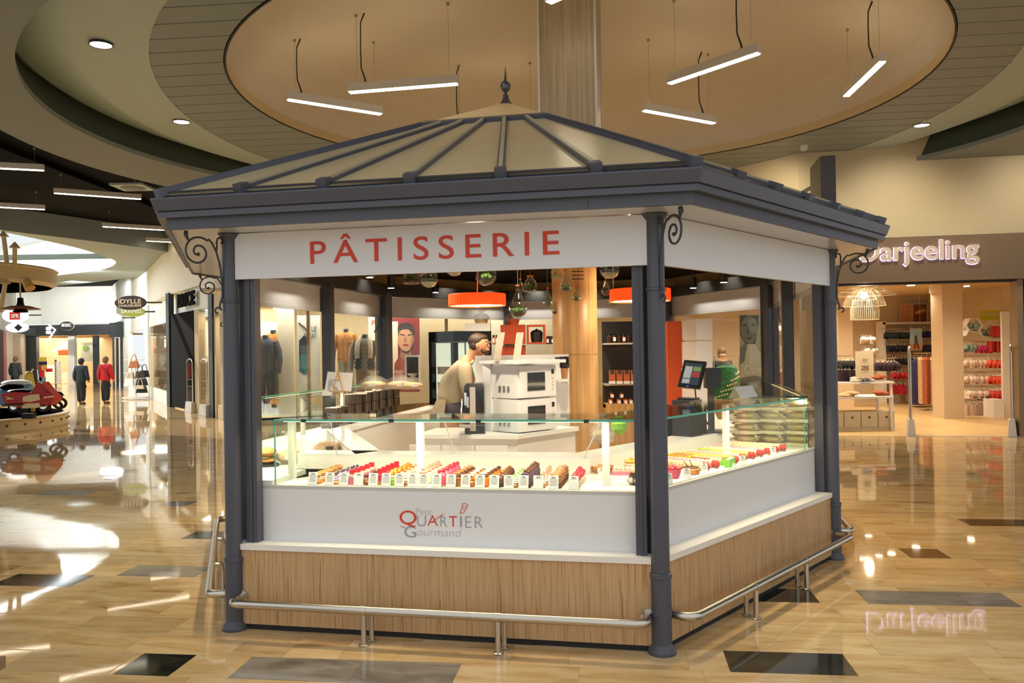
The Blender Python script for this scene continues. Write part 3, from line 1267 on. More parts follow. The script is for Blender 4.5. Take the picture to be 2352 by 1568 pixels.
# scrolled iron brackets at the columns
sp = []
for j in range(42):
    a = 2.25 - j / 41 * (2 * pi * 1.62)
    r_ = .096 * (1 - j / 41 * .86)
    sp.append((.212 + r_ * cos(a), 2.33 + r_ * sin(a)))
stem = [(.066, 1.985), (.075, 2.0), (.07, 2.03), (.058, 2.06), (.056, 2.10), (.058, 2.16), (.064, 2.22), (.075, 2.28), (.093, 2.34), (.118, 2.39), (.142, 2.413)]
low = [(.058 + .03 + .026 * cos(2.9 - j * .42) * (1 - j * .05), 1.975 + .026 * sin(2.9 - j * .42) * (1 - j * .05)) for j in range(12)]
top = [(.093, 2.34), (.088, 2.375), (.09, 2.40), (.082, 2.425), (.066, 2.43), (.055, 2.418), (.054, 2.402), (.063, 2.396)]
hang = [(.285, 2.452), (.288, 2.43), (.279, 2.41), (.268, 2.392)]
for k in range(NE):
    v = VV[k]
    # outward bisector
    a_ = ed(k)[2]
    b_ = ed(k - 1)[2]
    d_ = -(a_ + b_).normalized()
    sc = 1.0
    f3 = lambda pts: [V3((v.x + d_.x * r_ * sc, v.y + d_.y * r_ * sc, z_)) for r_, z_ in pts]
    m_ = MB()
    m_.tube(f3(stem + sp), .0068, 6)
    m_.tube(f3(low), .006, 6)
    m_.tube(f3(top), .0062, 6)
    m_.tube(f3(hang), [.012, .014, .009, .007], 6)
    e_ = f3([sp[-1]])[0]
    m_.ball(e_, .012, 8, 6)
    obj('scroll_bracket', m_, 'anthracite_dark', kiosk, True)

# glass panes of the far sides
for i_, a_, b_ in ((3, .15, 2.46), (4, .15, 2.46), (5, .15, 2.46), (2, .2, 1.87), (2, 2.0, 3.72), (6, .15, 1.87), (6, 2.0, 3.7)):
    m_ = MB()
    m_.slab(P(i_, a_, .05), P(i_, b_, .05), .5, 2.2, .008, 1)
    obj('glass_pane', m_, 'shop_glass', kiosk)
# raised floor inside and low back plinths
m_ = MB()
m_.prism(inset(.12), .012, .115)
obj('platform', m_, 'light_wood', kiosk)
m_ = MB()
for i_ in (3, 4, 5):
    L_ = ed(i_)[3]
    m_.slab(P(i_, .05, .03), P(i_, L_ - .05, .03), .03, .95, .05, 1)
obj('back_plinth', m_, 'oak_plain', kiosk)

# pillar through the kiosk
pc = V3((.69, 9.0))
pil = thing('pillar', 'oak clad pillar rising through the kiosk, round below and boxed above', None, (pc.x, pc.y, 0), kind='structure')
m_ = MB()
m_.lathe([(.245, 0), (.245, 1.63), (.24, 1.632), (.24, 1.638), (.245, 1.64), (.245, 3.1)], pc.x, pc.y, .0, 40)
obj('round_cladding', m_, 'oak_plain', pil, True)
m_ = MB()
for j in range(6):
    z_ = 2.44 + j * .04
    for k in range(5):
        a0, a1 = R(-70 - k * 6), R(-76 - k * 6)
        for q0, q1 in ((a0, a1),):
            m_.hexa([(pc.x + cos(q) * r_, pc.y + sin(q) * r_, z_ - .005) for q, r_ in ((q0, .243), (q1, .243), (q1, .249), (q0, .249))],
                    [(pc.x + cos(q) * r_, pc.y + sin(q) * r_, z_ + .005) for q, r_ in ((q0, .243), (q1, .243), (q1, .249), (q0, .249))])
obj('vent_slots', m_, 'inner_black', pil)
m_ = MB()
rot_ = atan2(T1.y, T1.x)
m_.box(pc.x, pc.y, 4.8, .60, .62, 2.75, rot_)
obj('box_cladding', m_, 'pillar_grey_oak', pil)
m_ = MB()
for sx in (-1, 1):
    for sy in (-1, 1):
        q = V3((pc.x, pc.y)) + T1 * (.302 * sx) + AX * (.312 * sy)
        m_.box(q.x, q.y, 4.8, .022, .022, 2.75, rot_)
obj('corner_trim', m_, 'lamp_body', pil)

# ------------------------------------------------------------------ pendant linear lamps of the dome
ZL = 5.12
LAMPS = [((660, 228), (877, 262), 'long white lamp, leftmost under the dome', [(690, 207, 688, 55)]),
         ((801, 212), (1052, 192), 'long white lamp under the dome with its left end above the kiosk ridge', [(840, 187, 832, 28), (1056, 175, 1059, 150)]),
         ((1536, 192), (1744, 121), 'long white lamp right of the pillar, upper one', [(1707, 108, 1715, -12)]),
         ((1478, 253), (1641, 283), 'long white lamp right of the pillar, lower one', [(1613, 260, 1618, 117)]),
         ((1040, 303), (1235, 297), 'long white lamp hidden behind the kiosk roof, only its cord shows', [(1058, 300, 1060, 150)]),
         ((1943, 221), (2028, 140), 'long white lamp, rightmost under the dome', [(2008, 123, 2007, -5)])]


def dome_z(x, y):
    r_ = sqrt((x - DOME[0]) ** 2 + (y - DOME[1]) ** 2)
    for (ra, za), (rb, zb) in zip(prof, prof[1:]):
        if rb <= r_ <= ra:
            return ZB + za + (zb - za) * (ra - r_) / (ra - rb)
    return ZB + prof[-1][1] if r_ < prof[-1][0] else ZB


def linear_lamp(p, q, label, group, ceilz, glow='lamp_glow', wires=True, cords=()):
    p, q = V3(p), V3(q)
    d_ = (q - p).normalized()
    sd = V3((-d_.y, d_.x, 0))
    mid = (p + q) / 2
    t = thing('linear_lamp', label, 'lamp', mid, group=group)
    m = MB()
    W_, H_ = .045, .105
    m.hexa([p - sd * W_, q - sd * W_, q + sd * W_, p + sd * W_], [x + V3((0, 0, H_)) for x in (p - sd * W_, q - sd * W_, q + sd * W_, p + sd * W_)])
    obj('lamp_housing', m, 'lamp_body', t)
    m = MB()
    e = .015
    pp, qq = p + d_ * e, q - d_ * e
    w_ = W_ - .006
    m.hexa([x - V3((0, 0, .012)) for x in (pp - sd * w_, qq - sd * w_, qq + sd * w_, pp + sd * w_)], [x + V3((0, 0, .002)) for x in (pp - sd * w_, qq - sd * w_, qq + sd * w_, pp + sd * w_)])
    obj('diffuser', m, glow, t)
    if glow == 'lamp_glow':
      m = MB()
      m.hexa([x + V3((0, 0, H_ + .0005)) for x in (pp - sd * .03, qq - sd * .03, qq + sd * .03, pp + sd * .03)], [x + V3((0, 0, H_ + .003)) for x in (pp - sd * .03, qq - sd * .03, qq + sd * .03, pp + sd * .03)])
      obj('added_uplight', m, 'dome_fill_glow', t)  # glowing strip added on the housing to brighten the dome
    if wires:
        for f in (.08, .92):
            x = p.lerp(q, f) + V3((0, 0, H_))
            m = MB()
            m.cyl(x, (x.x, x.y, ceilz(x.x, x.y)), .0025, n=4)
            obj('hanging_wire', m, 'wire_grey', t)
            m = MB()
            m.cyl((x.x, x.y, ceilz(x.x, x.y) - .03), (x.x, x.y, ceilz(x.x, x.y) + .01), .02, n=8)
            obj('wire_anchor', m, 'wire_grey', t)
    for f in cords:
        x = p.lerp(q, f) + V3((0, 0, H_))
        cz = ceilz(x.x, x.y)
        m = MB()
        m.tube([x, x + V3((0, 0, .05)), x + V3((-.05, 0, .2)), x + V3((-.055, 0, .45)), x + V3((-.05, 0, cz - x.z - .12)), x + V3((0, 0, cz - x.z))], [.02, .012, .009, .008, .008, .012], 6)
        obj('power_cord', m, 'cable_black', t, True)
    return t


for (a_, b_, nm, cords) in LAMPS:
    p_, q_ = atz(*a_, ZL), atz(*b_, ZL)
    fr = []
    for cx_, cy_, _, _ in cords[:1]:
        fr.append(min(.95, max(.05, (cx_ - a_[0]) / (b_[0] - a_[0]))))
    linear_lamp(p_, q_, nm, 'linear lamps under the dome', dome_z, cords=fr)
# tip of one more lamp at the top edge of the picture
p_, q_ = atz(1258, 6, ZL), atz(1345, -32, ZL)
linear_lamp(p_, q_, 'long white lamp whose tip shows at the top edge beside the pillar', 'linear lamps under the dome', dome_z)
for a_, b_, nm in (((123, 443), (325, 457), 'long lamp under the dark ceiling, the full one left of the kiosk'), ((-190, 377), (102, 391), 'long lamp under the dark ceiling, topmost at the left edge'),
                   ((-180, 466), (104, 481), 'long lamp under the dark ceiling, lower one at the left edge'), ((235, 520), (425, 531), 'long lamp under the dark ceiling beside the kiosk gutter'),
                   ((335, 553), (500, 561), 'long lamp under the dark ceiling, farthest, partly behind the gutter')):
    p_, q_ = atz(*a_, 5.2), atz(*b_, 5.2)
    linear_lamp(p_, q_, nm, 'linear lamps under the dark ceiling', lambda x, y: ZD, 'lamp_glow_cool')
# ------------------------------------------------------------------ counters with display cases
DK = .875          # deck of the cases
GT = 1.28          # underside of the top glass
mat('deck_white', 'F3EFE6', .35)
mat('case_post', 'E8E4DC', .4)
mat('frame_grey', 'C9C6BE', .4)


def strip(i, o0, o1, z0, z1, s0=None, s1=None, mb=None):
    def q(o, k, s):
        return P(i, s, o) if s is not None else inset(o)[(i + k) % NE]
    pl = [q(o0, 0, s0), q(o0, 1, s1), q(o1, 1, s1), q(o1, 0, s0)]
    return (mb or MB()).prism(pl, z0, z1)


def counter(i, label, s0=None, s1=None, g0=None, g1=None, posts=(), ends=(), edge='sneeze_edge', go=.135, lights=True, group=None):
    a_, t_, n_, L_ = ed(i)
    mid = P(i, L_ / 2, .4)
    t = thing('display_counter', label, 'counter', mid, group=group)
    e0 = .052 if s0 is None else s0
    e1 = L_ - .052 if s1 is None else s1
    obj('wood_panel', strip(i, 0, .04, .035, .495, e0, e1), 'oak_zebra', t)
    obj('kick_strip', strip(i, .012, .05, .0, .04, e0, e1), 'dark_rubber', t)
    obj('ledge', strip(i, -.012, .16, .495, .53, e0, e1), 'ledge_white', t)
    obj('body_panel', strip(i, .12, .15, .53, .855, s0, s1), 'white_laminate', t)
    obj('base_frame', strip(i, .118, .16, .855, DK, s0, s1), 'frame_grey', t)
    obj('deck', strip(i, .15, .82, DK - .03, DK, s0, s1), 'deck_white', t)
    obj('back_step', strip(i, .82, .84, DK - .03, .965, s0, s1), 'deck_white', t)
    obj('work_top', strip(i, .82, 1.02, .965, .985, s0, s1), 'white_gloss', t)
    obj('back_panel', strip(i, .98, 1.0, .115, .965, s0, s1), 'white_laminate', t)
    ga = g0 if g0 is not None else None
    gb = g1 if g1 is not None else None
    pn = obj('front_glass', strip(i, go, go + .008, DK, GT, ga, gb), 'pane', t)
    tp = obj('top_glass', strip(i, go - .012, .62, GT, GT + .010, ga, gb), 'pane_top', t)
    m_ = strip(i, go - .016, go - .012, GT - .001, GT + .012, ga, gb)
    obj('polished_edge', m_, edge, tp)
    for s_ in ends:
        m_ = MB()
        m_.slab(P(i, s_, go), P(i, s_, .62), DK, GT, .008, 1)
        ep = obj('end_glass', m_, 'pane', t)
        m_ = MB()
        m_.slab(P(i, s_ - .004, go - .002), P(i, s_ + .004, go - .002), DK, GT, .004, 1)
        obj('polished_edge', m_, edge, ep)
        if edge == 'edge_black':
            m_ = MB()
            m_.slab(P(i, s_, go), P(i, s_, .62), GT - .004, GT + .012, .01, 1)
            obj('polished_edge', m_, edge, ep)
    for s_, o_ in posts:
        m_ = MB()
        m_.slab(P(i, s_ - .022, o_), P(i, s_ + .022, o_), DK, GT, .035, 1)
        obj('post', m_, 'case_post', t)
    if lights:
        x0, x1 = (g0 or .25), (g1 or L_ - .25)
        m_ = MB()
        m_.slab(P(i, x0 + .05, go + .02), P(i, x1 - .05, go + .02), GT - .007, GT - .003, .008, 1)
        obj('led_strip', m_, 'led_strip', t)
        q0, q1 = P(i, x0, go + .03, GT - .02), P(i, x1, go + .03, GT - .02)
        mid = (q0 + q1) / 2
        lo = lamp('case_light', 'AREA', mid, 20 * (x1 - x0) / 2.4, (1, .80, .52), size=(x1 - x0) * .95, size_y=.06)
        lo.rotation_euler = (0, 0, atan2(t_.y, t_.x))
        tilt = Matrix.Rotation(R(10), 4, 'X')
        lo.rotation_euler = (Matrix.Rotation(atan2(t_.y, t_.x), 4, 'Z') @ tilt).to_euler()
    return t


def post_s(i, px, py):
    return s_at(i, px, py, DK)


ps = []
for px, py in ((713, 1081), (1012, 1084), (1398, 1106)):
    ps.append(post_s(0, px, py))
ps = [(a_, .30) for a_, b_ in ps]
ps[0] = (s_at(0, 716, 1083, DK)[0], .38)
c0 = counter(0, 'white front display counter with wood plinth, filled with rows of pastries', s0=.03, g0=.215, posts=ps, ends=(.215,))
c1 = counter(1, 'white right display counter with wood plinth, filled with macarons and coloured boxes', g1=2.40, posts=((.62, .33), (1.55, .36)), ends=(2.40,))
c7 = counter(7, 'white left side display counter holding sandwiches, mostly behind the left column', g1=HR - .14, ends=(HR - .14,), edge='edge_black')
c2 = counter(2, 'display counter behind the right column, stacked with bagged sandwiches', s1=2.6, g0=.06, g1=2.55, ends=(.06,), edge='edge_black', go=.17)
L6 = ed(6)[3]
c6 = counter(6, 'display counter along the left windows with boxes of chocolates and breads on top', s0=.35, g0=.4, posts=((1.1, .3), (2.1, .3), (3.1, .3)), ends=(.4,))
# notch block at the left end of the front counter
obj('body_panel', strip(0, .12, .60, .855, .905, .03, .20), 'white_laminate', c0)
# clips on the glass
for s_ in (.42, 1.0, 1.55, 2.2):
    m_ = MB()
    q = P(0, s_, .118, GT + .004)
    m_.box(q.x, q.y, q.z, .03, .012, .02, atan2(T1.y, T1.x))
    obj('glass_clip', m_, 'edge_black', c0)
# thin stays of the sliding rear doors
for a_, b_ in (((760, 972), (775, 1045)), ((1022, 972), (1045, 1042)), ((1378, 973), (1340, 1052))):
    p_ = seen(0, a_[0], a_[1], .60)
    q_ = seen(0, b_[0], b_[1], .82)
    m_ = MB()
    m_.cyl(p_, (q_.x, q_.y, max(q_.z, .97)), .004, n=6)
    obj('door_stay', m_, 'white_gloss', c0)

# logo on the front body panel
bp0 = [o for o in c0.children if o.name.startswith('body_panel')][0]


def logo(s, px0, px1, py0, py1, m, **k):
    """text whose bounding box fills the pixels on the body face"""
    a_ = seen(0, px0, py1, .1195)
    b_ = seen(0, px1, py1, .1195)
    t_ = seen(0, px0, py0, .1195)
    return text('letter', s, m, (a_.x, a_.y, (a_.z + b_.z) / 2 if k.pop('flat', True) else a_.z), T3, (0, 0, 1), (V3((b_.x, b_.y)) - V3((a_.x, a_.y))).length, t_.z - a_.z, .001, bp0, lift=.0004, split=True, **k)


logo('Q', 918, 957, 1172, 1210, 'red_print', bold=.0)
logo('U', 958, 979, 1184, 1208, 'grey_print', bold=-.012)
logo('A', 982, 1006, 1183, 1207, 'red_print', bold=-.012)
logo('R', 1012, 1027, 1185, 1209, 'grey_print', bold=-.012)
logo('T', 1032, 1050, 1185, 1209, 'red_print')
logo('I', 1057, 1061, 1185, 1210, 'grey_print')
logo('ER', 1069, 1109, 1186, 1212, 'grey_print', spacing=1.2, bold=-.012)
logo('Petit', 956, 992, 1168, 1182, 'lightgrey_print', bold=-.016)
logo('G', 929, 956, 1208, 1234, 'grey_print')
logo('ourmand', 958, 1060, 1213, 1231, 'lightgrey_print', shear=.25, bold=-.016)


def stroke(pts, w_, m, nm='logo_stroke'):
    q = [seen(0, x, y, .1185) for x, y in pts]
    mb = MB()
    mb.tube(q, w_, 4)
    obj(nm, mb, m, bp0)


stroke([(990, 1200), (1018, 1180)], .0022, 'red_print')
stroke([(920, 1208), (931, 1212)], .002, 'red_print')
hat = [(1057, 1177), (1063, 1160), (1060, 1157), (1069, 1156), (1075, 1159), (1072, 1164), (1066, 1176), (1057, 1180), (1056, 1176)]
stroke(hat, .002, 'red_print', 'logo_hat')
for dx in (0, 4, 8):
    stroke([(1061 + dx, 1172 - dx * .1), (1064 + dx, 1161)], .0009, 'red_print', 'logo_hat')

# ------------------------------------------------------------------ steel foot rails


def foot_rail(i, label, s0, s1, legs, z=.205, out=.155, fl=.0):
    a_, t_, n_, L_ = ed(i)
    t = thing('foot_rail', label, 'rail', P(i, L_ / 2, -out))
    z1 = z
    pts = []
    # from flange on the wood, out and along and back
    bend = .07
    pts.append(P(i, s0 + .045, -.005, z1))
    for k in range(7):
        u = k / 6 * pi / 2
        pts.append(P(i, s0 + .045 - .0 + bend * (1 - cos(u)) - 0 * bend, -(out - bend) - bend * sin(u), z1))
    for k in range(7):
        u = k / 6 * pi / 2
        pts.append(P(i, s1 - .045 - bend * (1 - sin(u)), -(out - bend) - bend * cos(u), z1))
    pts.append(P(i, s1 - .045, -.005, z1))
    m_ = MB()
    m_.tube(pts, .0255, 12)
    obj('rail', m_, 'steel', t, True, ang=1.2)
    for s_ in (s0 + .045, s1 - .045):
        m_ = MB()
        a, b = P(i, s_, -.002, z1), P(i, s_, -.012, z1)
        m_.cyl(a, b, .042, n=20)
        f = obj('wall_flange', m_, 'steel', t, True)
        m_ = MB()
        for k in range(3):
            u = k * 2 * pi / 3 + .5
            q = P(i, s_ + .031 * cos(u), -.012, z1 + .031 * sin(u))
            m_.ball(q, .004, 6, 4)
        obj('screws', m_, 'black_plastic', f)
    for s_ in legs:
        q = P(i, s_, -out, 0)
        lg = MB()
        lg.cyl((q.x, q.y, .006), (q.x, q.y, z1 - .01), .0165, n=12)
        l1 = obj('leg', lg, 'steel', t, True)
        fb_ = MB()
        fb_.lathe([(.03, .001), (.031, .006), (.026, .010), (.014, .012)], q.x, q.y, 0, 16)
        obj('foot', fb_, 'steel', l1, True)
        lg = MB()
        pts = [P(i, s_ + .02, -out + .012, z1 - .0), P(i, s_ + .02, -out + .045, z1 - .002), P(i, s_ + .02, -out + .068, z1 - .018), P(i, s_ + .02, -out + .075, z1 - .05), P(i, s_ + .02, -out + .075, .006)]
        lg.tube(pts, .0155, 10)
        l2 = obj('leg', lg, 'steel', t, True, ang=1.2)
        fb_ = MB()
        q = pts[-1]
        fb_.lathe([(.028, .001), (.029, .006), (.024, .010), (.013, .012)], q.x, q.y, 0, 16)
        obj('foot', fb_, 'steel', l2, True)
        m_ = MB()
        m_.cyl(P(i, s_ - .02, -out, z1), P(i, s_ + .02, -out, z1), .0278, n=16)
        obj('sleeve', m_, 'steel', t, True)
    return t


def leg_s(i, px, py):
    s_, o_ = s_at(i, px, py, 0)
    return s_


foot_rail(0, 'steel foot rail in front of the front counter', .005, HR - .03, [leg_s(0, 829, 1489), leg_s(0, 1139, 1510)])
foot_rail(1, 'steel foot rail in front of the right counter', .03, HR + .02, [leg_s(1, 1748, 1423), leg_s(1, 1865, 1355)])
foot_rail(7, 'steel foot rail left of the left column', .03, HR - .03, [.9, 1.75])
foot_rail(2, 'steel foot rail behind the right column', .03, 2.5, [.9, 1.75])

# ------------------------------------------------------------------ pastries of the front counter
for nm, hx in (('choux', 'B87A3C'), ('cream', 'F3E6C8'), ('lilac', 'B59AC4'), ('pink', 'E88FA6'), ('hotpink', 'E05575'), ('red_glaze', 'C9202C'), ('choco', '5B331D'), ('choco_dark', '35201C'),
               ('caramel', 'C07C34'), ('yellow', 'F2B632'), ('orange_fruit', 'F08A1E'), ('green_glaze', '9CCB3B'), ('meringue', 'EBDCC0'), ('biscuit', 'D6A566'), ('violet', '4A3A52'), ('almond', '9A6A3C'),
               ('white_choc', 'F6ECD6'), ('salmon', 'F0A58C'), ('lime', '8CCB3A'), ('berry', 'B5283A')):
    mat('p_' + nm, hx, .35, var=.12, vscale=60, bump=.15)
a0, t0, n0, L0 = ed(0)
ROT0 = atan2(t0.y, t0.x)


def bx(x, y, z, sx, sy, sz, rz=0):
    return MB().box(x, y, z, sx, sy, sz, rz)


def disc(r, h, z=0, n=14, bev=.006):
    return MB().lathe([(r - bev, z), (r, z + bev), (r, z + h - bev), (r - bev, z + h)], n=n)


def balls(pts, r):
    m = MB()
    for p in pts:
        m.ball(p, r, 8, 5)
    return m


def swirl(r, h, z, n=4):
    m = MB()
    pr = []
    for k in range(n):
        rr = r * (1 - k / n)
        pr += [(rr * .86, z + h * k / n), (rr, z + h * (k + .5) / n), (rr * .8, z + h * (k + .95) / n)]
    pr.append((0, z + h * 1.05))
    return m.lathe(pr, n=10)


KINDS = [
    (712, 'cream puff', 'brown cream puffs with white filling, leftmost row on the front counter', [('bun', disc(.03, .022), 'p_choux'), ('cream', swirl(.027, .016, .022, 2), 'p_cream'), ('lid', MB().ball((0, 0, .048), (.03, .03, .014), 10, 6), 'p_choux')]),
    (755, 'tartlet', 'tartlets with lilac cream topping, second row from the left', [('shell', disc(.032, .02), 'p_biscuit'), ('cream', swirl(.03, .03, .02, 3), 'p_lilac'), ('berries', balls([(.01, 0, .055), (-.012, .008, .05)], .009), 'p_violet')]),
    (795, 'cube cake', 'white and pink cube cakes, third row from the left', [('base', bx(0, 0, .02, .052, .052, .04), 'p_pink'), ('layer', bx(0, 0, .046, .05, .05, .012), 'p_white_choc'), ('topping', bx(.008, 0, .064, .026, .026, .024), 'p_red_glaze')]),
    (830, 'eclair', 'dark chocolate eclairs, fourth row from the left', [('bun', MB().ball((0, 0, .018), (.024, .036, .019), 12, 6), 'p_almond'), ('glaze', MB().ball((0, 0, .028), (.022, .034, .014), 12, 6), 'p_choco'), ('leaf', bx(0, 0, .046, .03, .02, .004, .5), 'p_choco_dark')]),
    (862, 'cube cake', 'pink square cakes carrying a red cube', [('base', bx(0, 0, .01, .05, .05, .02), 'p_biscuit'), ('body', bx(0, 0, .038, .048, .048, .036), 'p_hotpink'), ('topping', bx(0, 0, .07, .026, .026, .026, .3), 'p_red_glaze')]),
    (892, 'fruit cup', 'green based cakes topped with orange fruit', [('cup', disc(.029, .038), 'p_green_glaze'), ('cream', disc(.028, .012, .038), 'p_cream'), ('fruit', balls([(.012, .012, .058), (-.012, .01, .058), (0, -.012, .058), (0, 0, .066)], .013), 'p_orange_fruit')]),
    (923, 'meringue tart', 'brown tarts with piped meringue', [('shell', disc(.031, .022), 'p_almond'), ('meringue', swirl(.03, .048, .022, 4), 'p_meringue'), ('nut', balls([(0, 0, .075)], .009), 'p_caramel')]),
    (968, 'cream glass', 'tall white cream glasses with a pink lid of fruit', [('glass', disc(.024, .062), 'p_white_choc'), ('fruit', swirl(.024, .03, .062, 2), 'p_salmon')]),
    (1012, 'glazed dome', 'shiny red and pink glazed cakes near the second post', [('base', disc(.03, .012), 'p_biscuit'), ('dome', MB().lathe([(.029, .012), (.029, .045), (.022, .064), (.01, .072), (0, .073)], n=14), 'p_hotpink'), ('raspberries', balls([(.008, .004, .076), (-.01, -.004, .073)], .012), 'p_berry')]),
    (1048, 'praline cake', 'brown praline cakes with a chocolate disc', [('base', disc(.03, .05), 'p_almond'), ('top', disc(.028, .008, .05), 'p_choco'), ('disc', MB().box(0, 0, .066, .034, .034, .004, .4), 'p_caramel')]),
    (1080, 'nut cake', 'caramel nut cakes decorated with pale discs', [('base', disc(.03, .03), 'p_caramel'), ('nuts', balls([(.016, 0, .036), (-.016, 0, .036), (0, .016, .036), (0, -.016, .036), (0, 0, .04)], .014), 'p_caramel'), ('disc', MB().lathe([(0, .056), (.018, .056), (.018, .06), (0, .06)], n=12), 'p_white_choc')]),
    (1112, 'nut cake', 'orange brown crumble cakes with white chocolate coins', [('base', disc(.031, .05), 'p_orange_fruit'), ('crumble', disc(.03, .014, .05), 'p_choco'), ('coin', MB().lathe([(0, .066), (.02, .066), (.02, .07), (0, .07)], n=12), 'p_white_choc')]),
    (1148, 'chocolate dome', 'dusted chocolate domes with a caramel base', [('base', disc(.029, .03), 'p_choco_dark'), ('dome', MB().ball((0, 0, .036), (.03, .03, .028), 12, 6), 'p_choco'), ('coin', disc(.01, .006, .062, 8, .002), 'p_caramel')]),
    (1180, 'cream tart', 'pale cream tarts with green tips', [('shell', disc(.031, .02), 'p_biscuit'), ('cream', swirl(.03, .026, .02, 3), 'p_white_choc'), ('leaf', bx(0, 0, .05, .004, .03, .006, .8), 'p_lime')]),
    (1210, 'glazed log', 'dark violet glazed logs', [('base', bx(0, 0, .008, .056, .056, .016), 'p_choco_dark'), ('log', MB().lathe([(.028, .016), (.03, .05), (.024, .07), (.01, .078), (0, .079)], n=12), 'p_violet'), ('twist', balls([(0, 0, .082), (.014, 0, .076)], .012), 'p_choco')]),
    (1245, 'macaron cake', 'cream and orange shell cakes', [('base', disc(.03, .018), 'p_biscuit'), ('cream', swirl(.029, .028, .018, 3), 'p_white_choc'), ('tuile', bx(.008, 0, .056, .006, .03, .03, .4), 'p_salmon')]),
    (1280, 'leaf cake', 'milk chocolate cakes made of curled leaves', [('base', disc(.031, .03), 'p_choco'), ('curls', MB().lathe([(.032, .03), (.026, .04), (.032, .048), (.024, .056), (.03, .064), (.018, .074), (.0, .078)], n=9), 'p_almond')]),
    (1322, 'raspberry tart', 'raspberry tarts with a pistachio crust, rightmost row on the front counter', [('crust', MB().lathe([(.024, 0), (.032, .012), (.033, .035), (.03, .036)], n=12), 'p_meringue'), ('raspberries', balls([(.014, .01, .042), (-.014, .01, .042), (0, -.014, .042), (0, 0, .056), (.012, -.012, .044)], .015), 'p_berry')]),
]
TAGPX = [697, 738, 772, 808, 843, 874, 906, 937, 963, 994, 1028, 1062, 1096, 1129, 1163, 1197, 1231, 1266, 1312]
for px, nm, lab, parts in KINDS:
    s0_, _ = s_at(0, px, 1117, DK)
    root = None
    for j in range(5):
        o_ = .215 + j * .082
        q = P(0, s0_ + fnoise(px * 7 + j, .004), o_, DK)
        rz = ROT0 + fnoise(px + j, .2)
        if root is None:
            root = thing('pastry', lab + ', foremost one', 'pastry', q, rz, group=lab.split(',')[0])
            for pn, mb, mt in parts:
                obj(pn, mb, mt, root, True, local=True)
            root.scale = (1.16, 1.16, 1.2)
        else:
            dup(root, q, rz, label=lab + ', ' + ('', 'second', 'third', 'fourth', 'fifth')[j] + ' from the front')
# price tags: one per row, each with printed lines
words = [o_[1] for o_ in KINDS]
NAMES18 = ['cream puffs', 'lilac tartlets', 'pink cube cakes', 'chocolate eclairs', 'red cube cakes', 'orange fruit cups', 'meringue tarts', 'cream glasses', 'red glazed domes', 'praline cakes', 'nut cakes with pale discs',
           'crumble cakes', 'chocolate domes', 'green tipped tarts', 'violet logs', 'orange shell cakes', 'leaf cakes', 'raspberry tarts']


def price_tag(q, rz, label, w_=.060, h_=.078, lines=6, group=None, seed=1, tilt=.22):
    t = thing('price_tag', label, 'price tag', q, rz, group=group)
    m = MB()
    m.add([(-w_ / 2, 0, .001), (w_ / 2, 0, .001), (w_ / 2, h_ * sin(tilt), h_), (-w_ / 2, h_ * sin(tilt), h_), (-w_ / 2, .003, .001), (w_ / 2, .003, .001), (w_ / 2, .003 + h_ * sin(tilt), h_), (-w_ / 2, .003 + h_ * sin(tilt), h_)],
          [(0, 1, 2, 3), (7, 6, 5, 4), (0, 4, 5, 1), (1, 5, 6, 2), (2, 6, 7, 3), (3, 7, 4, 0)])
    obj('card', m, 'paper_white', t, local=True)
    random.seed(seed)
    m = MB()
    for k in range(lines):
        wl_ = w_ * (.42 if k == 0 else random.uniform(.55, .82))
        z_ = h_ * (.88 - k * .095)
        hh = .0028 if k == 0 else .0011
        m.quad((-wl_ / 2, z_ * sin(tilt) - .0008, z_ - hh), (wl_ / 2, z_ * sin(tilt) - .0008, z_ - hh), (wl_ / 2, (z_ + hh) * sin(tilt) - .0008, z_ + hh), (-wl_ / 2, (z_ + hh) * sin(tilt) - .0008, z_ + hh))
    z_ = h_ * .08
    m.quad((-.009, z_ * sin(tilt) - .0008, z_ - .003), (.009, z_ * sin(tilt) - .0008, z_ - .003), (.009, (z_ + .006) * sin(tilt) - .0008, z_ + .003), (-.009, (z_ + .006) * sin(tilt) - .0008, z_ + .003))
    obj('print', m, 'print_dark', t, local=True, kind='stuff')
    return t


for k, px in enumerate(TAGPX):
    s_, _ = s_at(0, px + 11, 1117, DK)
    near = NAMES18[min(17, k)]
    lab = 'white price tag standing in front of the ' + near if k < 18 else 'white price tag at the right end of the pastry rows'
    if k == 0:
        lab = 'white price tag standing left of the cream puffs, the leftmost one'
    price_tag(P(0, s_, .155, DK), ROT0 + fnoise(k, .06), lab, lines=(2 if k in (3, 16, 18) else 7), group='price tags of the front counter', seed=k)

# right end of the front counter: tarts and cakes
q = atz(1385, 1085, DK)
t = thing('tart', 'round apricot tart near the right end of the front counter', 'tart', q)
obj('crust', MB().lathe([(.055, 0), (.07, .02), (.075, .045), (.07, .045), (.066, .035), (0, .035)], n=20), 'p_caramel', t, True, local=True)
obj('filling', MB().lathe([(.066, .036), (.05, .043), (0, .045)], n=16), 'p_orange_fruit', t, True, local=True)
price_tag(atz(1385, 1100, DK), .5, 'small white card leaning on the apricot tart', .06, .07, 3, seed=40)
q = atz(1432, 1088, DK)
t = thing('sponge_cake', 'pink framed tray cake with white cream rows beside the third glass post', 'cake', q, ROT0)
obj('base', bx(0, 0, .012, .15, .11, .024), 'p_pink', t, local=True)
obj('cream', bx(0, 0, .028, .14, .10, .01), 'p_cream', t, local=True)
m_ = MB()
for k in range(5):
    m_.ball((-.055 + k * .027, -.03, .04), (.013, .03, .013), 8, 5)
obj('biscuits', m_, 'p_white_choc', t, True, local=True)
q = atz(1455, 1082, DK)
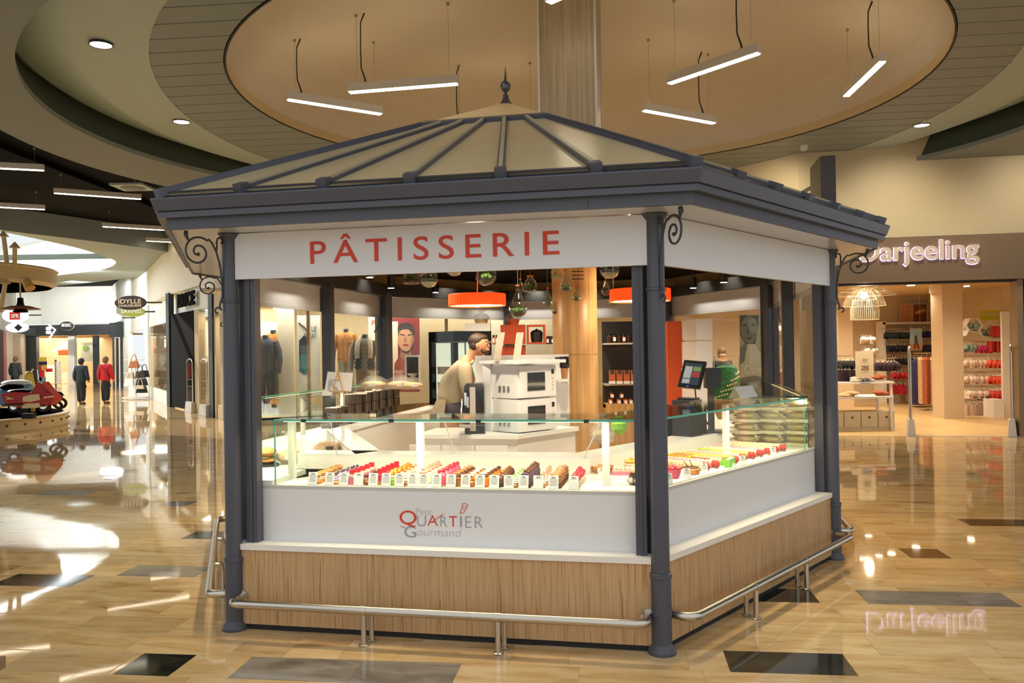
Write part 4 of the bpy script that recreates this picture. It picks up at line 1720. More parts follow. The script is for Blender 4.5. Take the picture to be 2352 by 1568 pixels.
t = thing('flower_cake', 'cake covered with yellow fruit petals next to the front corner column', 'cake', q + V3((0, .06, 0)))
obj('base', disc(.06, .05), 'p_cream', t, True, local=True)
m_ = MB()
for k in range(9):
    u = k * 2 * pi / 9
    m_.ball((.035 * cos(u), .035 * sin(u), .06), (.022, .022, .012), 8, 5)
m_.ball((0, 0, .07), .018, 8, 5)
obj('petals', m_, 'p_yellow', t, True, local=True)
q = atz(1466, 1112, DK)
t = thing('chocolate_cake', 'dark chocolate cake ringed with pale biscuit discs by the front corner column', 'cake', q)
obj('cake', disc(.055, .07), 'p_choco_dark', t, True, local=True)
obj('top', disc(.05, .012, .07), 'p_caramel', t, True, local=True)
for k in range(10):
    u = k * 2 * pi / 10
    m_ = MB()
    m_.ball((.057 * cos(u), .057 * sin(u), .03), (.015, .015, .02), 8, 6)
    obj('biscuit_disc', m_, 'p_white_choc', t, True, local=True)

# ------------------------------------------------------------------ right counter: boxes, tarts, macarons
a1, t1, n1, L1 = ed(1)
ROT1 = atan2(t1.y, t1.x)


def carton(px, py, hexm, label, sx, sy, sz, top, rz=ROT1 + pi / 2):
    q = atz(px, py, DK)
    t = thing('gift_box', label, 'box', q, rz)
    m = MB()
    th = .004
    m.box(0, 0, th / 2, sx, sy, th)
    for a_, b_, c_, d_ in ((0, sy / 2, sx, th), (0, -sy / 2, sx, th), (sx / 2, 0, th, sy), (-sx / 2, 0, th, sy)):
        m.box(a_, b_, sz / 2, c_, d_, sz)
    obj('carton', m, hexm, t, local=True)
    m = MB()
    for i_ in range(int(sx / .032)):
        for j_ in range(max(1, int(sy / .032))):
            m.ball((-sx / 2 + .02 + i_ * .032, -sy / 2 + .02 + j_ * .032, sz - .012), (.014, .014, .018), 8, 5)
    obj('filling', m, top, t, True, local=True, kind='stuff')
    return t


mat('box_yellow', 'F5D21E', .4)
mat('box_orange', 'EE6A3C', .4)
mat('box_salmon', 'F2A27A', .4)
mat('box_green', '79C93C', .4)
carton(1565, 1062, 'box_yellow', 'bright yellow open box on the right counter beside the corner column', .19, .13, .06, 'p_choux')
carton(1608, 1066, 'box_orange', 'orange open box with a row of cakes behind two price cards', .15, .08, .055, 'p_biscuit')
carton(1640, 1062, 'box_salmon', 'salmon box between the orange and the green box', .13, .07, .05, 'p_biscuit')
carton(1672, 1070, 'box_green', 'lime green long box nearest the front glass of the right counter', .16, .062, .055, 'p_cream', rz=ROT1 + .25)
q = atz(1548, 1098, DK)
t = thing('fruit_pot', 'pink pot heaped with red berries at the front of the right counter', 'cake', q)
obj('pot', MB().lathe([(.032, 0), (.05, .055), (.048, .056)], n=16), 'p_hotpink', t, True, local=True)
obj('berries', balls([(.035 * cos(k * 1.05), .035 * sin(k * 1.05), .062) for k in range(6)] + [(0, 0, .07)], .017), 'p_berry', t, True, local=True)
q = atz(1588, 1088, DK)
t = thing('caramel_cake', 'round caramel cake with two dark vanilla sticks', 'cake', q)
obj('cake', disc(.055, .04), 'p_caramel', t, True, local=True)
obj('glaze', disc(.05, .008, .04), 'p_choco', t, True, local=True)
m_ = MB()
m_.cyl((-.02, 0, .045), (-.05, 0, .085), .003, n=6)
m_.cyl((.01, 0, .045), (-.01, 0, .09), .003, n=6)
obj('vanilla_sticks', m_, 'black_plastic', t, local=True)
for px, py, nm, rz in ((1538, 1112, 'white price card by the berry pot', ROT1 - .4), (1580, 1100, 'white price card in front of the caramel cake', ROT1 - .4), (1600, 1075, 'white price card leaning on the orange box, upper one', ROT1 - .5),
                       (1620, 1088, 'white price card in front of the orange box, lower one', ROT1 - .4), (1708, 1068, 'white price card between the green box and the macarons', ROT1 - .4), (1778, 1047, 'white price card among the macaron rows', ROT1 - .4)):
    price_tag(atz(px, py, DK), rz, nm, .055, .065, 5, seed=px, group='price cards of the right counter')
MAC = ['F2C9A0', 'F4A8A8', 'E9D9A6', 'F4C04A', 'F0B8B0', 'B9CC62', 'EFE0B8', 'F2A0A8', 'E8C98E', 'F6D9B0']
MACN = ['apricot', 'rose', 'cream', 'golden', 'pale pink', 'pistachio green', 'ivory', 'raspberry pink', 'caramel', 'vanilla']
for k, h_ in enumerate(MAC):
    mat('macaron_%d' % k, h_, .5, bump=.1)
mat('macaron_red', 'C23A2C', .5)
mat('macaron_cream', 'F4E7CB', .5)
root = None


def macaron_at(q, dirv, m, label, group):
    """macaron standing on edge: axis along dirv"""
    rz = atan2(dirv.y, dirv.x)
    t = thing('macaron', label, 'macaron', q, rz, group=group)
    return t


mm = {}
for k in range(10):
    s_ = .98 + k * .138
    for j in range(11):
        o_ = .66 - j * .042
        red = (j == 10)
        key = 'red' if red else k
        q = P(1, s_ + fnoise(k * 31 + j, .004), o_, DK + .0305)
        rz = atan2(n1.y, n1.x) + fnoise(j + k * 17, .1)
        ORD = 'first second third fourth fifth sixth seventh eighth ninth tenth'.split()
        lab = 'red macaron closing the row of ' + MACN[k] + ' macarons at the front glass' if red else MACN[k] + ' macaron, ' + ORD[9 - j] + ' behind the red one, in the ' + ORD[k] + ' row from the corner column'
        grp = 'red end macarons' if red else MACN[k] + ' macarons'
        if key not in mm:
            t = thing('macaron', lab, 'macaron', q, rz, group=grp)
            m_ = MB()
            for sg in (-1, 1):
                m_.lathe([(.0, 0), (.015, .001), (.0205, .004), (.021, .008), (.016, .013), (0, .0155)], n=10)
                nverts = 5 * 10 + 0
            # turn the two shells on edge
            vs = [V3(v) for v in m_.v]
            half = len(vs) // 2
            m_.v = [((-(v.z + .003)) if i_ < half else (v.z + .003), v.x, v.y) for i_, v in enumerate(vs)]
            obj('shells', m_, 'macaron_red' if red else 'macaron_%d' % k, t, True, local=True)
            m_ = MB()
            m_.cyl((-.0035, 0, 0), (.0035, 0, 0), .0185, n=10)
            obj('filling', m_, 'macaron_red' if red else 'macaron_%d' % k, t, local=True)
            mm[key] = t
            t.scale = (1.38,) * 3
        else:
            dup(mm[key], q, rz, label=lab, group=grp, scale=1.38)
    # clear tray under each row
    t = thing('macaron_tray', 'clear tray under the ' + MACN[k] + ' macarons', 'tray', P(1, s_, .44, DK), atan2(n1.y, n1.x), group='clear macaron trays')
    m_ = MB()
    m_.add([(-.25, -.030, .001), (.25, -.030, .001), (.25, .030, .001), (-.25, .030, .001), (-.25, -.034, .022), (.25, -.034, .022), (.25, .034, .022), (-.25, .034, .022)],
           [(0, 1, 2, 3), (0, 4, 5, 1), (3, 2, 6, 7), (1, 5, 6, 2), (0, 3, 7, 4)])
    obj('tray', m_, 'cellophane', t, local=True)
# ------------------------------------------------------------------ inside the kiosk
mat('skin', 'B98A6C', .5)
mat('hair_dark', '2B1D14', .6)
mat('beard', '5A3E2C', .7)
mat('shirt_beige', 'A39880', .8, bump=.2, vscale=25)
mat('apron', '3C3744', .8)
mat('trousers_black', '17171B', .8)
mat('cup_brown', 'C08A5A', .6)
mat('clear_plastic', 'BDB0A0', .2)
mat('gold_label', 'C9A45A', .4)
mat('jar_dark', '3A1E14', .15)
mat('jar_amber', 'A8551C', .15)
mat('jar_lid', '17130F', .4)
mat('choc_box', '2B1A14', .45)
mat('ribbon', 'B98A4C', .4)
mat('bread', 'C08A4A', .7, var=.2, vscale=20, bump=.4)
mat('bread_pale', 'E8C88E', .7, var=.1, vscale=20)
mat('olive_filling', '7C7A2A', .7)
mat('tray_card', 'EAD8B4', .6)
mat('moss', '4C6B23', .9, var=.35, vscale=40)
mat('soil', '4A3A2A', .9)
mat('sand', 'D9CDB4', .9)
mat('leaf_green', '6B8F3A', .7)
mat('fridge_glow', 'B9BFA8', .5, emit='DDE2CC', es=.9)  # glow put into the lining to stand for the fridge's light
mat('screen', '23262B', .15, emit='4C5A66', es=.35)
mat('screen_red', '7C3030', .3, emit='8A3A3A', es=.35)
mat('screen_green', '5A7A46', .3, emit='5A7A46', es=.35)
mat('screen_grey', '8A9098', .3, emit='8A9098', es=.3)
mat('screen_blue', '2040FF', .3, emit='2F50FF', es=2.)
mat('spot_glow', 'FFFFFF', .5, emit='FFF6E6', es=8.)
mat('card_white', 'EDEAE4', .6)
mat('glass_dark', '1C1712', .08)

# centre counter with its corner towards the front
ic = at(1190, 1000, 7.75)
ic = V3((ic.x, ic.y))
t0v, t1v = V3((t0.x, t0.y)), V3((t1.x, t1.y))
isl = thing('centre_counter', 'white corner worktop in the middle of the kiosk carrying the microwave ovens', 'counter', (ic.x, ic.y, .115))
pl = [ic - t0v * 1.0, ic, ic + t1v * .95, ic + t1v * .95 + n1 * .3, ic + V3((-.1, .95)), ic - t0v * 1.0 + n0 * .62]
m_ = MB()
m_.prism(pl, .86, .90)
obj('work_top', m_, 'white_gloss', isl)
m_ = MB()
cc = sum((p for p in pl), V3((0, 0))) / 6
m_.prism([p + (cc - p) * .05 for p in pl], .115, .86)
obj('cabinet_body', m_, 'white_laminate', isl)
for k in range(3):
    s_ = .25 + k * .33
    q = ic - t0v * s_ + (cc - ic) * .045
    m_ = MB()
    m_.box(q.x, q.y - .004, .47, .31, .012, .66, atan2(t0.y, t0.x))
    obj('door', m_, 'white_laminate', isl)

# microwave ovens


def microwave(loc, rz, label):
    t = thing('microwave_oven', label, 'microwave', loc, rz, group='white microwave ovens')
    m = MB()
    m.box(0, .01, .165, .52, .38, .315)
    obj('casing', m, 'white_gloss', t, local=True)
    m = MB()
    m.box(-.045, -.19, .165, .40, .022, .305)
    d = obj('door', m, 'white_gloss', t, local=True)
    m = MB()
    m.box(-.02, -.203, .165, .24, .008, .175)
    obj('window', m, 'glass_dark', d, local=True)
    m = MB()
    m.box(.21, -.19, .165, .105, .02, .305)
    p = obj('control_panel', m, 'white_gloss', t, local=True)
    m = MB()
    m.box(.215, -.202, .255, .032, .006, .045)
    obj('display', m, 'black_gloss', p, local=True)
    for k in range(4):
        m = MB()
        m.cyl((.215, -.2, .19 - k * .035), (.215, -.207, .19 - k * .035), .008, n=10)
        obj('button', m, 'frame_grey', p, True, local=True)
    m = MB()
    for a in range(3):
        for b in range(5):
            m.box(-.262, -.08 + a * .06 + .02, .07 + b * .013, .004, .035, .004)
    obj('vent_slots', m, 'print_dark', t, local=True, kind='stuff')
    m = MB()
    for a in (-1, 1):
        for b in (-1, 1):
            m.cyl((a * .2, b * .14, 0), (a * .2, b * .14, .008), .015, n=8)
    obj('feet', m, 'dark_rubber', t, local=True)
    return t


mw = at(1191, 900, 7.85)
mwc = V3((mw.x + .049, mw.y + .324))
RM = R(44)
microwave((mwc.x, mwc.y, .901), RM, 'white microwave oven, the lower of the two, just above the case glass')
microwave((mwc.x, mwc.y, 1.226), RM, 'white microwave oven, the upper of the two, below the white board')
shelf = thing('microwave_shelf', 'white board shelf framing the two microwave ovens', 'shelf', (mwc.x, mwc.y, .9))
m_ = MB()
m_.box(mwc.x + .0, mwc.y + .03, 1.582, .66, .56, .03, RM)
obj('top_board', m_, 'white_gloss', shelf)
m_ = MB()
a_, b_ = at(1109, 900, 8.15), at(1127, 900, 8.1)
m_.slab(a_, b_, .9, 1.567, .05, 1)
obj('side_board', m_, 'white_gloss', shelf)
m_ = MB()
a_, b_ = at(1092, 900, 8.6), at(1308, 900, 8.6)
m_.slab(a_, b_, .9, at(1200, 815, 8.6).z, .02, 1)
obj('back_board', m_, 'white_gloss', shelf)
for x0_, x1_ in ((1083, 1112), (1288, 1306)):
    m_ = MB()
    a_, b_ = at(x0_, 880, 8.35), at(x1_, 880, 8.35)
    m_.slab(a_, b_, at(1200, 882, 8.4).z, at(1200, 877, 8.4).z, .22, 1)
    obj('side_shelf', m_, 'white_gloss', shelf)
for k, (x0_, x1_) in enumerate((((1133, 826), (1160, 763)), ((1178, 826), (1203, 763)))):
    a_, b_ = at(x0_[0], x0_[1], 7.95), at(x1_[0], x1_[1], 8.0)
    t = thing('clear_card_holder', ('left' if k == 0 else 'right') + ' slanted clear plastic strip leaning on the board above the microwaves', 'card holder', a_)
    m_ = MB()
    w_ = .07
    m_.hexa([a_, a_ + V3((w_, 0, 0)), a_ + V3((w_, .01, 0)), a_ + V3((0, .01, 0))], [b_ - V3((w_, 0, 0)), b_, b_ + V3((0, .01, 0)), b_ + V3((-w_, .01, 0))])
    obj('strip', m_, 'clear_plastic', t)
q = at(1297, 872, 8.3)
t = thing('cup_dispenser', 'black cup dispenser with brown paper cups right of the microwaves', 'dispenser', (q.x, q.y, q.z))
m_ = MB()
m_.lathe([(.03, 0), (.042, .14), (.03, .14)], q.x, q.y, q.z + .012, 14)
obj('paper_cups', m_, 'cup_brown', t, True)
m_ = MB()
m_.lathe([(.045, .12), (.05, .13), (.048, .22), (.05, .235), (0, .235)], q.x, q.y, q.z, 14)
obj('tube', m_, 'black_gloss', t, True)
m_ = MB()
m_.box(q.x - .05, q.y, q.z + .22, .09, .03, .02)
obj('bracket', m_, 'black_plastic', t)

# coffee machine
q = at(1085, 900, 7.98)
cmx = thing('coffee_machine', 'black and silver coffee machine left of the microwaves', 'coffee machine', (q.x, q.y, .9))
m_ = MB()
m_.box(q.x + .02, q.y + .1, 1.135, .19, .36, .46)
m_.box(q.x + .02, q.y + .1, 1.375, .17, .32, .02)
obj('body', m_, 'black_gloss', cmx)
m_ = MB()
m_.box(q.x + .005, q.y - .085, 1.14, .055, .012, .42)
obj('front_panel', m_, 'steel', cmx)
m_ = MB()
m_.box(q.x - .05, q.y - .1, 1.25, .05, .05, .10)
obj('brew_head', m_, 'black_plastic', cmx)
m_ = MB()
m_.cyl((q.x - .06, q.y - .13, 1.18), (q.x - .06, q.y - .13, 1.30), .014, n=10)
m_.cyl((q.x - .04, q.y - .13, 1.16), (q.x - .04, q.y - .13, 1.26), .012, n=10)
m_.tube([(q.x - .09, q.y - .1, 1.24), (q.x - .1, q.y - .11, 1.15), (q.x - .105, q.y - .11, 1.05)], .008, 8)
obj('spout', m_, 'chrome', cmx, True)
m_ = MB()
m_.box(q.x - .06, q.y - .12, .985, .12, .14, .03)
obj('drip_tray', m_, 'steel', cmx)

# the pastry cook
YM = 8.95
K = YM / 1892


def A(px, py, y=YM):
    return at(px, py, y)


man = thing('person', 'bearded man in beige shirt and dark apron bending behind the counter', 'person', (A(1035, 900).x, YM + .05, .115), group=None)
hipz = .115
hx = A(1034, 940)
foot = .115
bn = [(A(1034, 945), .15), (A(1036, 915), .145), (A(1043, 880), .16), (A(1056, 850), .155), (A(1072, 831), .085), (A(1081, 819), .056), (A(1091, 804), .072), (A(1099, 789), .094), (A(1099, 782), .095),
      (V3((hx.x, YM - .1, .62 + foot)), .09), (V3((hx.x + .02, YM - .1, .1 + foot)), .055), (V3((hx.x + .17, YM - .1, .05 + foot)), .05),
      (V3((hx.x, YM + .1, .62 + foot)), .09), (V3((hx.x - .02, YM + .1, .1 + foot)), .055), (V3((hx.x + .13, YM + .1, .05 + foot)), .05),
      (A(1066, 846, YM - .2), .068), (A(1072, 895, YM - .25), .05), (A(1100, 930, YM - .22), .036), (A(1112, 936, YM - .22), .032),
      (A(1068, 848, YM + .2), .068), (A(1085, 895, YM + .25), .05), (A(1118, 920, YM + .22), .036)]
be = [(0, 1), (1, 2), (2, 3), (3, 4), (4, 5), (5, 6), (6, 7), (7, 8), (0, 9), (9, 10), (10, 11), (0, 12), (12, 13), (13, 14), (3, 15), (15, 16), (16, 17), (17, 18), (3, 19), (19, 20), (20, 21)]
skin('body', bn, be, 'skin', man)
sn = [(p, r_ + .022) for p, r_ in bn]
pick = [1, 2, 3, 15, 16, 19, 20]
shirt_nodes = [(A(1026, 932), .158), sn[1], sn[2], sn[3], (A(1068, 836), .09), sn[15], sn[16], (A(1086, 915, YM - .24), .058), sn[19], sn[20]]
skin('shirt', shirt_nodes, [(0, 1), (1, 2), (2, 3), (3, 4), (3, 5), (5, 6), (6, 7), (3, 8), (8, 9)], 'shirt_beige', man)
m_ = MB()
m_.tube([A(1068, 829), A(1074, 835, YM - .08), A(1083, 834, YM - .09), A(1088, 826, YM - .02), A(1080, 819, YM + .07), A(1070, 822, YM + .06)], .016, 8, closed=True)
obj('collar', m_, 'shirt_beige', man, True)
ap = [(A(1040, 962), .215), (A(1042, 940), .205), (A(1042, 915), .195)]
skin('apron', ap, [(0, 1), (1, 2)], 'apron', man, sub=1)
m_ = MB()
m_.add([A(1004, 915, YM - .2), A(1024, 918, YM - .22), A(1020, 955, YM - .22), A(990, 945, YM - .2), A(1004, 915, YM - .1), A(1024, 918, YM - .1), A(1022, 955, YM - .1), A(992, 945, YM - .1)],
       [(3, 2, 1, 0), (4, 5, 6, 7), (0, 1, 5, 4), (1, 2, 6, 5), (2, 3, 7, 6), (3, 0, 4, 7)])
obj('shirt_tail', m_, 'shirt_beige', man)
tn = [(V3((hx.x, YM, .80)), .15), (V3((hx.x, YM - .1, .62 + foot)), .105), (V3((hx.x + .02, YM - .1, .09 + foot)), .075), (V3((hx.x, YM + .1, .62 + foot)), .105), (V3((hx.x - .02, YM + .1, .09 + foot)), .075)]
skin('trousers', tn, [(0, 1), (1, 2), (0, 3), (3, 4)], 'trousers_black', man)
# face, turned to the right and a little down
hc = A(1100, 791)
m_ = MB()
m_.ball(hc + V3((.012, -.008, -.006)), (.103, .082, .118), 16, 12)
m_.ball(hc + V3((.075, -.02, -.055)), (.042, .045, .05), 10, 8)     # jaw
m_.add([hc + V3((.105, -.035, .018)), hc + V3((.128, -.03, -.028)), hc + V3((.105, -.055, -.032)), hc + V3((.105, -.005, -.032)), hc + V3((.098, -.03, -.04))], [(0, 1, 2), (0, 3, 1), (1, 4, 2), (1, 3, 4), (0, 2, 4), (0, 4, 3)])
obj('head', m_, 'skin', man, True, ang=2.5)
m_ = MB()
m_.ball(hc + V3((-.014, .0, .036)), (.106, .089, .093), 18, 12)
m_.ball(hc + V3((-.045, -.004, -.012)), (.064, .084, .075), 14, 10)
m_.ball(hc + V3((.035, .0, .07)), (.068, .076, .046), 14, 8)
obj('hair', m_, 'hair_dark', man, True)
m_ = MB()
m_.ball(hc + V3((.058, -.022, -.072)), (.058, .054, .034), 14, 8)
m_.ball(hc + V3((.028, -.048, -.05)), (.034, .034, .042), 12, 8)
obj('beard', m_, 'beard', man, True)
m_ = MB()
m_.ball(hc + V3((.104, -.052, -.06)), (.014, .022, .006), 8, 6)
obj('mouth', m_, 'p_salmon', man, True)
m_ = MB()
m_.ball(hc + V3((-.012, -.088, -.012)), (.018, .012, .03), 8, 8)
obj('ear', m_, 'skin', man, True)
m_ = MB()
m_.ball(hc + V3((.088, -.062, .008)), (.012, .01, .008), 8, 6)
obj('eye', m_, 'paper_white', man, True)
m_ = MB()
m_.ball(hc + V3((.094, -.068, .007)), (.006, .006, .006), 8, 6)
m_.box(hc.x + .088, hc.y - .066, hc.z + .026, .036, .01, .008, 0, 0, -.1)
obj('brow_and_pupil', m_, 'hair_dark', man, True)

# orange drum lamps


def drum(px, py, y, r_, h_, label, ztop=2.95):
    q = at(px, py, y)
    t = thing('pendant_lamp', label, 'lamp', q, group='orange drum lamps')
    m = MB()
    n = 96
    pr = []
    vs, fs = [], []
    for lev, (rr, zz) in enumerate(((r_ * .985, -h_ / 2), (r_, -h_ / 2 + .01), (r_, h_ / 2 - .01), (r_ * .985, h_ / 2))):
        for k in range(n):
            a = 2 * pi * k / n
            f = 1 + (.010 if k % 2 else 0)
            vs.append((q.x + rr * f * cos(a), q.y + rr * f * sin(a), q.z + zz))
    for i_ in range(3):
        fs += [(i_ * n + k, i_ * n + (k + 1) % n, (i_ + 1) * n + (k + 1) % n, (i_ + 1) * n + k) for k in range(n)]
    m.add(vs, fs)
    obj('pleated_shade', m, 'orange_shade', t)
    m = MB()
    m.lathe([(0, -h_ / 2 + .012), (r_ * .97, -h_ / 2 + .012)], q.x, q.y, q.z, 40)
    obj('diffuser', m, 'lamp_white_in', t)
    m = MB()
    m.lathe([(0, -h_ / 2 - .012), (.02, -h_ / 2 - .008), (.02, -h_ / 2 + .01)], q.x, q.y, q.z, 12)
    obj('finial_knob', m, 'chrome', t, True)
    m = MB()
    m.tube([q + V3((0, 0, h_ / 2 - .02)), q + V3((.01, 0, .25)), q + V3((0, 0, ztop - q.z))], .006, 6)
    obj('cord', m, 'red_print', t, True)
    return t


drum(1096, 689, 8.67, .30, .125, 'orange pleated drum lamp hanging left of the pillar')
drum(1470, 678, 8.35, .305, .125, 'orange pleated drum lamp hanging behind the front corner column')
lamp('drum_light', 'POINT', at(1096, 705, 8.67), 22, (1, .8, .55), size=.1)
lamp('drum_light', 'POINT', at(1470, 700, 8.35), 22, (1, .8, .55), size=.1)


# hanging glass terrariums
def terrarium(px, py, y, r_, kind, label, fill='moss', neck=None):
    q = at(px, py, y)
    t = thing('hanging_terrarium', label, 'terrarium', q, group='glass terrariums hanging from the kiosk roof')
    if kind == 'globe':
        pr = [(0, -r_)] + [(r_ * sin(pi * k / 12), -r_ * cos(pi * k / 12)) for k in range(1, 12)] + [(r_ * .25, r_ * .98), (r_ * .25, r_ * 1.15)]
    elif kind == 'drop':
        pr = [(0, -r_)] + [(r_ * sin(pi * k / 12), -r_ * cos(pi * k / 12)) for k in range(1, 8)] + [(r_ * .72, r_ * .75), (r_ * .45, r_ * 1.45), (r_ * .22, r_ * 2.1), (r_ * .16, r_ * 2.6), (r_ * .2, r_ * 2.7)]
    else:
        pr = [(0, -r_), (r_ * .8, -r_), (r_, -r_ * .8), (r_ * 1.02, 0), (r_ * .85, r_ * .6), (r_ * .45, r_ * 1.0), (r_ * .4, r_ * 1.35), (r_ * .45, r_ * 1.4)]
    m = MB()
    m.lathe(pr, q.x, q.y, q.z, 20)
    obj('glass_vessel', m, 'jar_glass', t, True)
    m = MB()
    m.lathe([(0, -r_ * .93)] + [(r_ * .93 * sin(a), -r_ * .93 * cos(a)) for a in (.3, .6, .9, 1.15)] + [(0, -r_ * .36)], q.x, q.y, q.z, 14)
    obj('substrate', m, 'sand' if fill == 'sand' else 'soil', t, True)
    m = MB()
    random.seed(int(px * 3 + py))
    if fill != 'sand':
        for k in range(9):
            a = random.random() * 6.28
            d_ = random.random() * r_ * .5
            m.ball((q.x + d_ * cos(a), q.y + d_ * sin(a), q.z - r_ * .3 + random.random() * r_ * .3), (r_ * .22, r_ * .22, r_ * .2), 6, 4)
    for k in range(10):
        a = random.random() * 6.28
        b = q + V3((cos(a) * r_ * .5, sin(a) * r_ * .5, r_ * (.1 + random.random() * .4)))
        s0 = q + V3((0, 0, -r_ * .35))
        sd = V3((-sin(a), cos(a), 0)) * r_ * .06
        m.add([s0 - sd, s0 + sd, b], [(0, 1, 2)])
    obj('plants', m, 'moss' if fill != 'leaf' else 'leaf_green', t, False, kind='stuff')
    top = pr[-1][1]
    m = MB()
    m.cyl(q + V3((0, 0, top)), (q.x, q.y, max(2.85, q.z + top + .2)), .0018, n=4)
    obj('hanging_wire', m, 'wire_grey', t)
    m = MB()
    m.tube([q + V3((pr[-2][0] * 1.05 * cos(k), pr[-2][0] * 1.05 * sin(k), pr[-2][1])) for k in [j * pi / 5 for j in range(10)]], .006, 5, closed=True)
    obj('orange_band', m, 'orange_cab', t, True)


for px, py, y, r_, kd, lb, fl in ((945, 633, 8.0, .085, 'jar', 'glass terrarium jar with moss, leftmost under the sign', 'moss'),
                                  (985, 640, 7.9, .088, 'globe', 'round glass terrarium full of pale sand beside the leftmost jar', 'sand'),
                                  (1043, 614, 7.8, .085, 'globe', 'round glass terrarium of which only the sandy bottom shows under the sign', 'sand'),
                                  (1116, 631, 7.8, .103, 'globe', 'large round terrarium with green moss above the left orange lamp', 'leaf'),
                                  (1190, 709, 7.6, .082, 'drop', 'large drop shaped bottle terrarium, lowest of all, centre', 'moss'),
                                  (1218, 655, 8.0, .066, 'jar', 'bottle terrarium with orange neck behind the lowest bottle', 'moss'),
                                  (1196, 664, 8.6, .04, 'drop', 'small red necked bottle half hidden behind the lowest bottle', 'moss'),
                                  (1258, 694, 8.4, .055, 'drop', 'slim drop terrarium with an orange neck left of the pillar', 'moss'),
                                  (1276, 628, 8.0, .05, 'jar', 'small jar terrarium with white sand at the sign edge left of the pillar', 'sand'),
                                  (1277, 712, 8.9, .05, 'drop', 'dark drop terrarium touching the left edge of the pillar', 'moss'),
                                  (1299, 657, 7.9, .058, 'drop', 'drop terrarium with bright green plants in front of the pillar', 'leaf'),
                                  (1324, 683, 8.2, .042, 'drop', 'small drop terrarium in front of the middle of the pillar', 'moss'),
                                  (1400, 618, 7.8, .094, 'globe', 'large round terrarium with sand right of the pillar', 'sand'),
                                  (1392, 668, 8.4, .05, 'drop', 'drop terrarium with dark plants right of the pillar', 'moss'),
                                  (1409, 692, 8.8, .056, 'globe', 'round terrarium beside the right orange lamp', 'moss')):
    terrarium(px, py, y, r_, kd, lb, fl)

# spotlights on the dark lining
for k, (px, py, y, lb) in enumerate(((849, 622, 9.0, 'black spotlight at the sign edge, far left'), (898, 648, 10.0, 'black spotlight with square frame, second from the left'), (1592, 648, 10.2, 'black cylindrical spotlight right of the front corner column'),
                                     (1662, 634, 9.4, 'black cylindrical spotlight right of its twin'), (1000, 660, 11.6, 'black spotlight above the back sign board, left one'), (1222, 655, 12.0, 'black spotlight above the back sign board beside the pillar'))):
    q = at(px, py, y)
    t = thing('spotlight', lb, 'lamp', q, group='black spotlights inside the kiosk')
    m = MB()
    m.cyl(q - V3((0, 0, .07)), q + V3((0, 0, .07)), .045, n=16)
    obj('can', m, 'black_plastic', t, True)
    m = MB()
    m.cyl(q - V3((0, 0, .074)), q - V3((0, 0, .069)), .038, n=16)
    obj('lens', m, 'spot_glow', t)
    m = MB()
    m.tube([q + V3((0, 0, .06)), q + V3((.0, .03, .14)), q + V3((0, .05, .30))], .01, 6)
    obj('arm', m, 'black_plastic', t)
# their light on the sign boards and the shelves
for i_, s_ in ((5, .5), (5, 1.45), (4, 1.3), (4, 2.1), (3, .75), (3, 1.45), (6, .9), (6, 2.8), (2, 2.8)):
    q = P(i_, s_, .35, 2.72)
    tg = P(i_, s_, .0, 2.2)
    lamp('kiosk_spot', 'SPOT', q, 20, (1, .93, .78), target=tg, size=.03, spot=R(95), blend=.9)
for x_, y_, e_ in ((-.3, 7.2, 45), (.5, 6.8, 45), (-1.2, 8.8, 40), (1.5, 8.8, 45), (.9, 11.2, 50), (-.5, 10.8, 50)):  # fill lamps added without fixtures to brighten the kiosk interior
    lamp('kiosk_fill', 'SPOT', (x_, y_, 3.0), e_ * 4.5, (1, .86, .62), target=(x_, y_, 0), size=.06, spot=R(120), blend=.8)

# back fridge
q = at(1042, 800, 10.75)
fr = thing('display_fridge', 'tall black glass fridge with cups on shelves behind the man', 'fridge', (q.x, q.y + .3, .115))
fa = V3((-.62, .78)).normalized()
fbv = V3((.78, .62)).normalized()
q2 = V3((q.x, q.y))
ft = at(1042, 760, 10.75).z
lw_, rw_ = .60, .62
la_, rb_ = q2 + fa * lw_, q2 + fbv * rw_
cor = [q2, rb_, rb_ + fa * lw_, la_]
m_ = MB()
m_.prism(cor, .115, .75)
m_.prism(cor, ft - .14, ft)
fc = (cor[0] + cor[2]) / 2
for p_ in cor:
    d_ = (fc - p_).normalized() * .05
    m_.box(p_.x + d_.x, p_.y + d_.y, 1.2, .07, .07, 1.2, atan2(fbv.y, fbv.x))
bk = [cor[2] + (fc - cor[2]) * .1, cor[3] + (fc - cor[3]) * .1]
m_.slab(cor[3], cor[2], .7, ft - .1, .03, -1)
obj('cabinet', m_, 'black_gloss', fr)
m_ = MB()
m_.slab(cor[3] + (fc - cor[3]) * .16, cor[2] + (fc - cor[2]) * .16, .75, ft - .15, .02, -1)
m_.slab(cor[1] + (fc - cor[1]) * .1, cor[2] + (fc - cor[2]) * .1, .75, ft - .15, .02, 1)
obj('lining', m_, 'fridge_glow', fr)
for p_, r_ in ((cor[0], cor[1]), (cor[3], cor[0])):
    m_ = MB()
    m_.slab(p_, r_, .75, ft - .14, .006, 1)
    obj('glass_door', m_, 'shop_glass', fr)
for k, z_ in enumerate((.95, 1.17, 1.38, 1.6)):
    m_ = MB()
    m_.prism([p_ + (fc - p_) * .12 for p_ in cor], z_ - .006, z_)
    obj('shelf', m_, 'shop_glass', fr)
mat('cup_pale', 'D9D4A8', .5)
mat('cup_pink', 'C9A89A', .5)
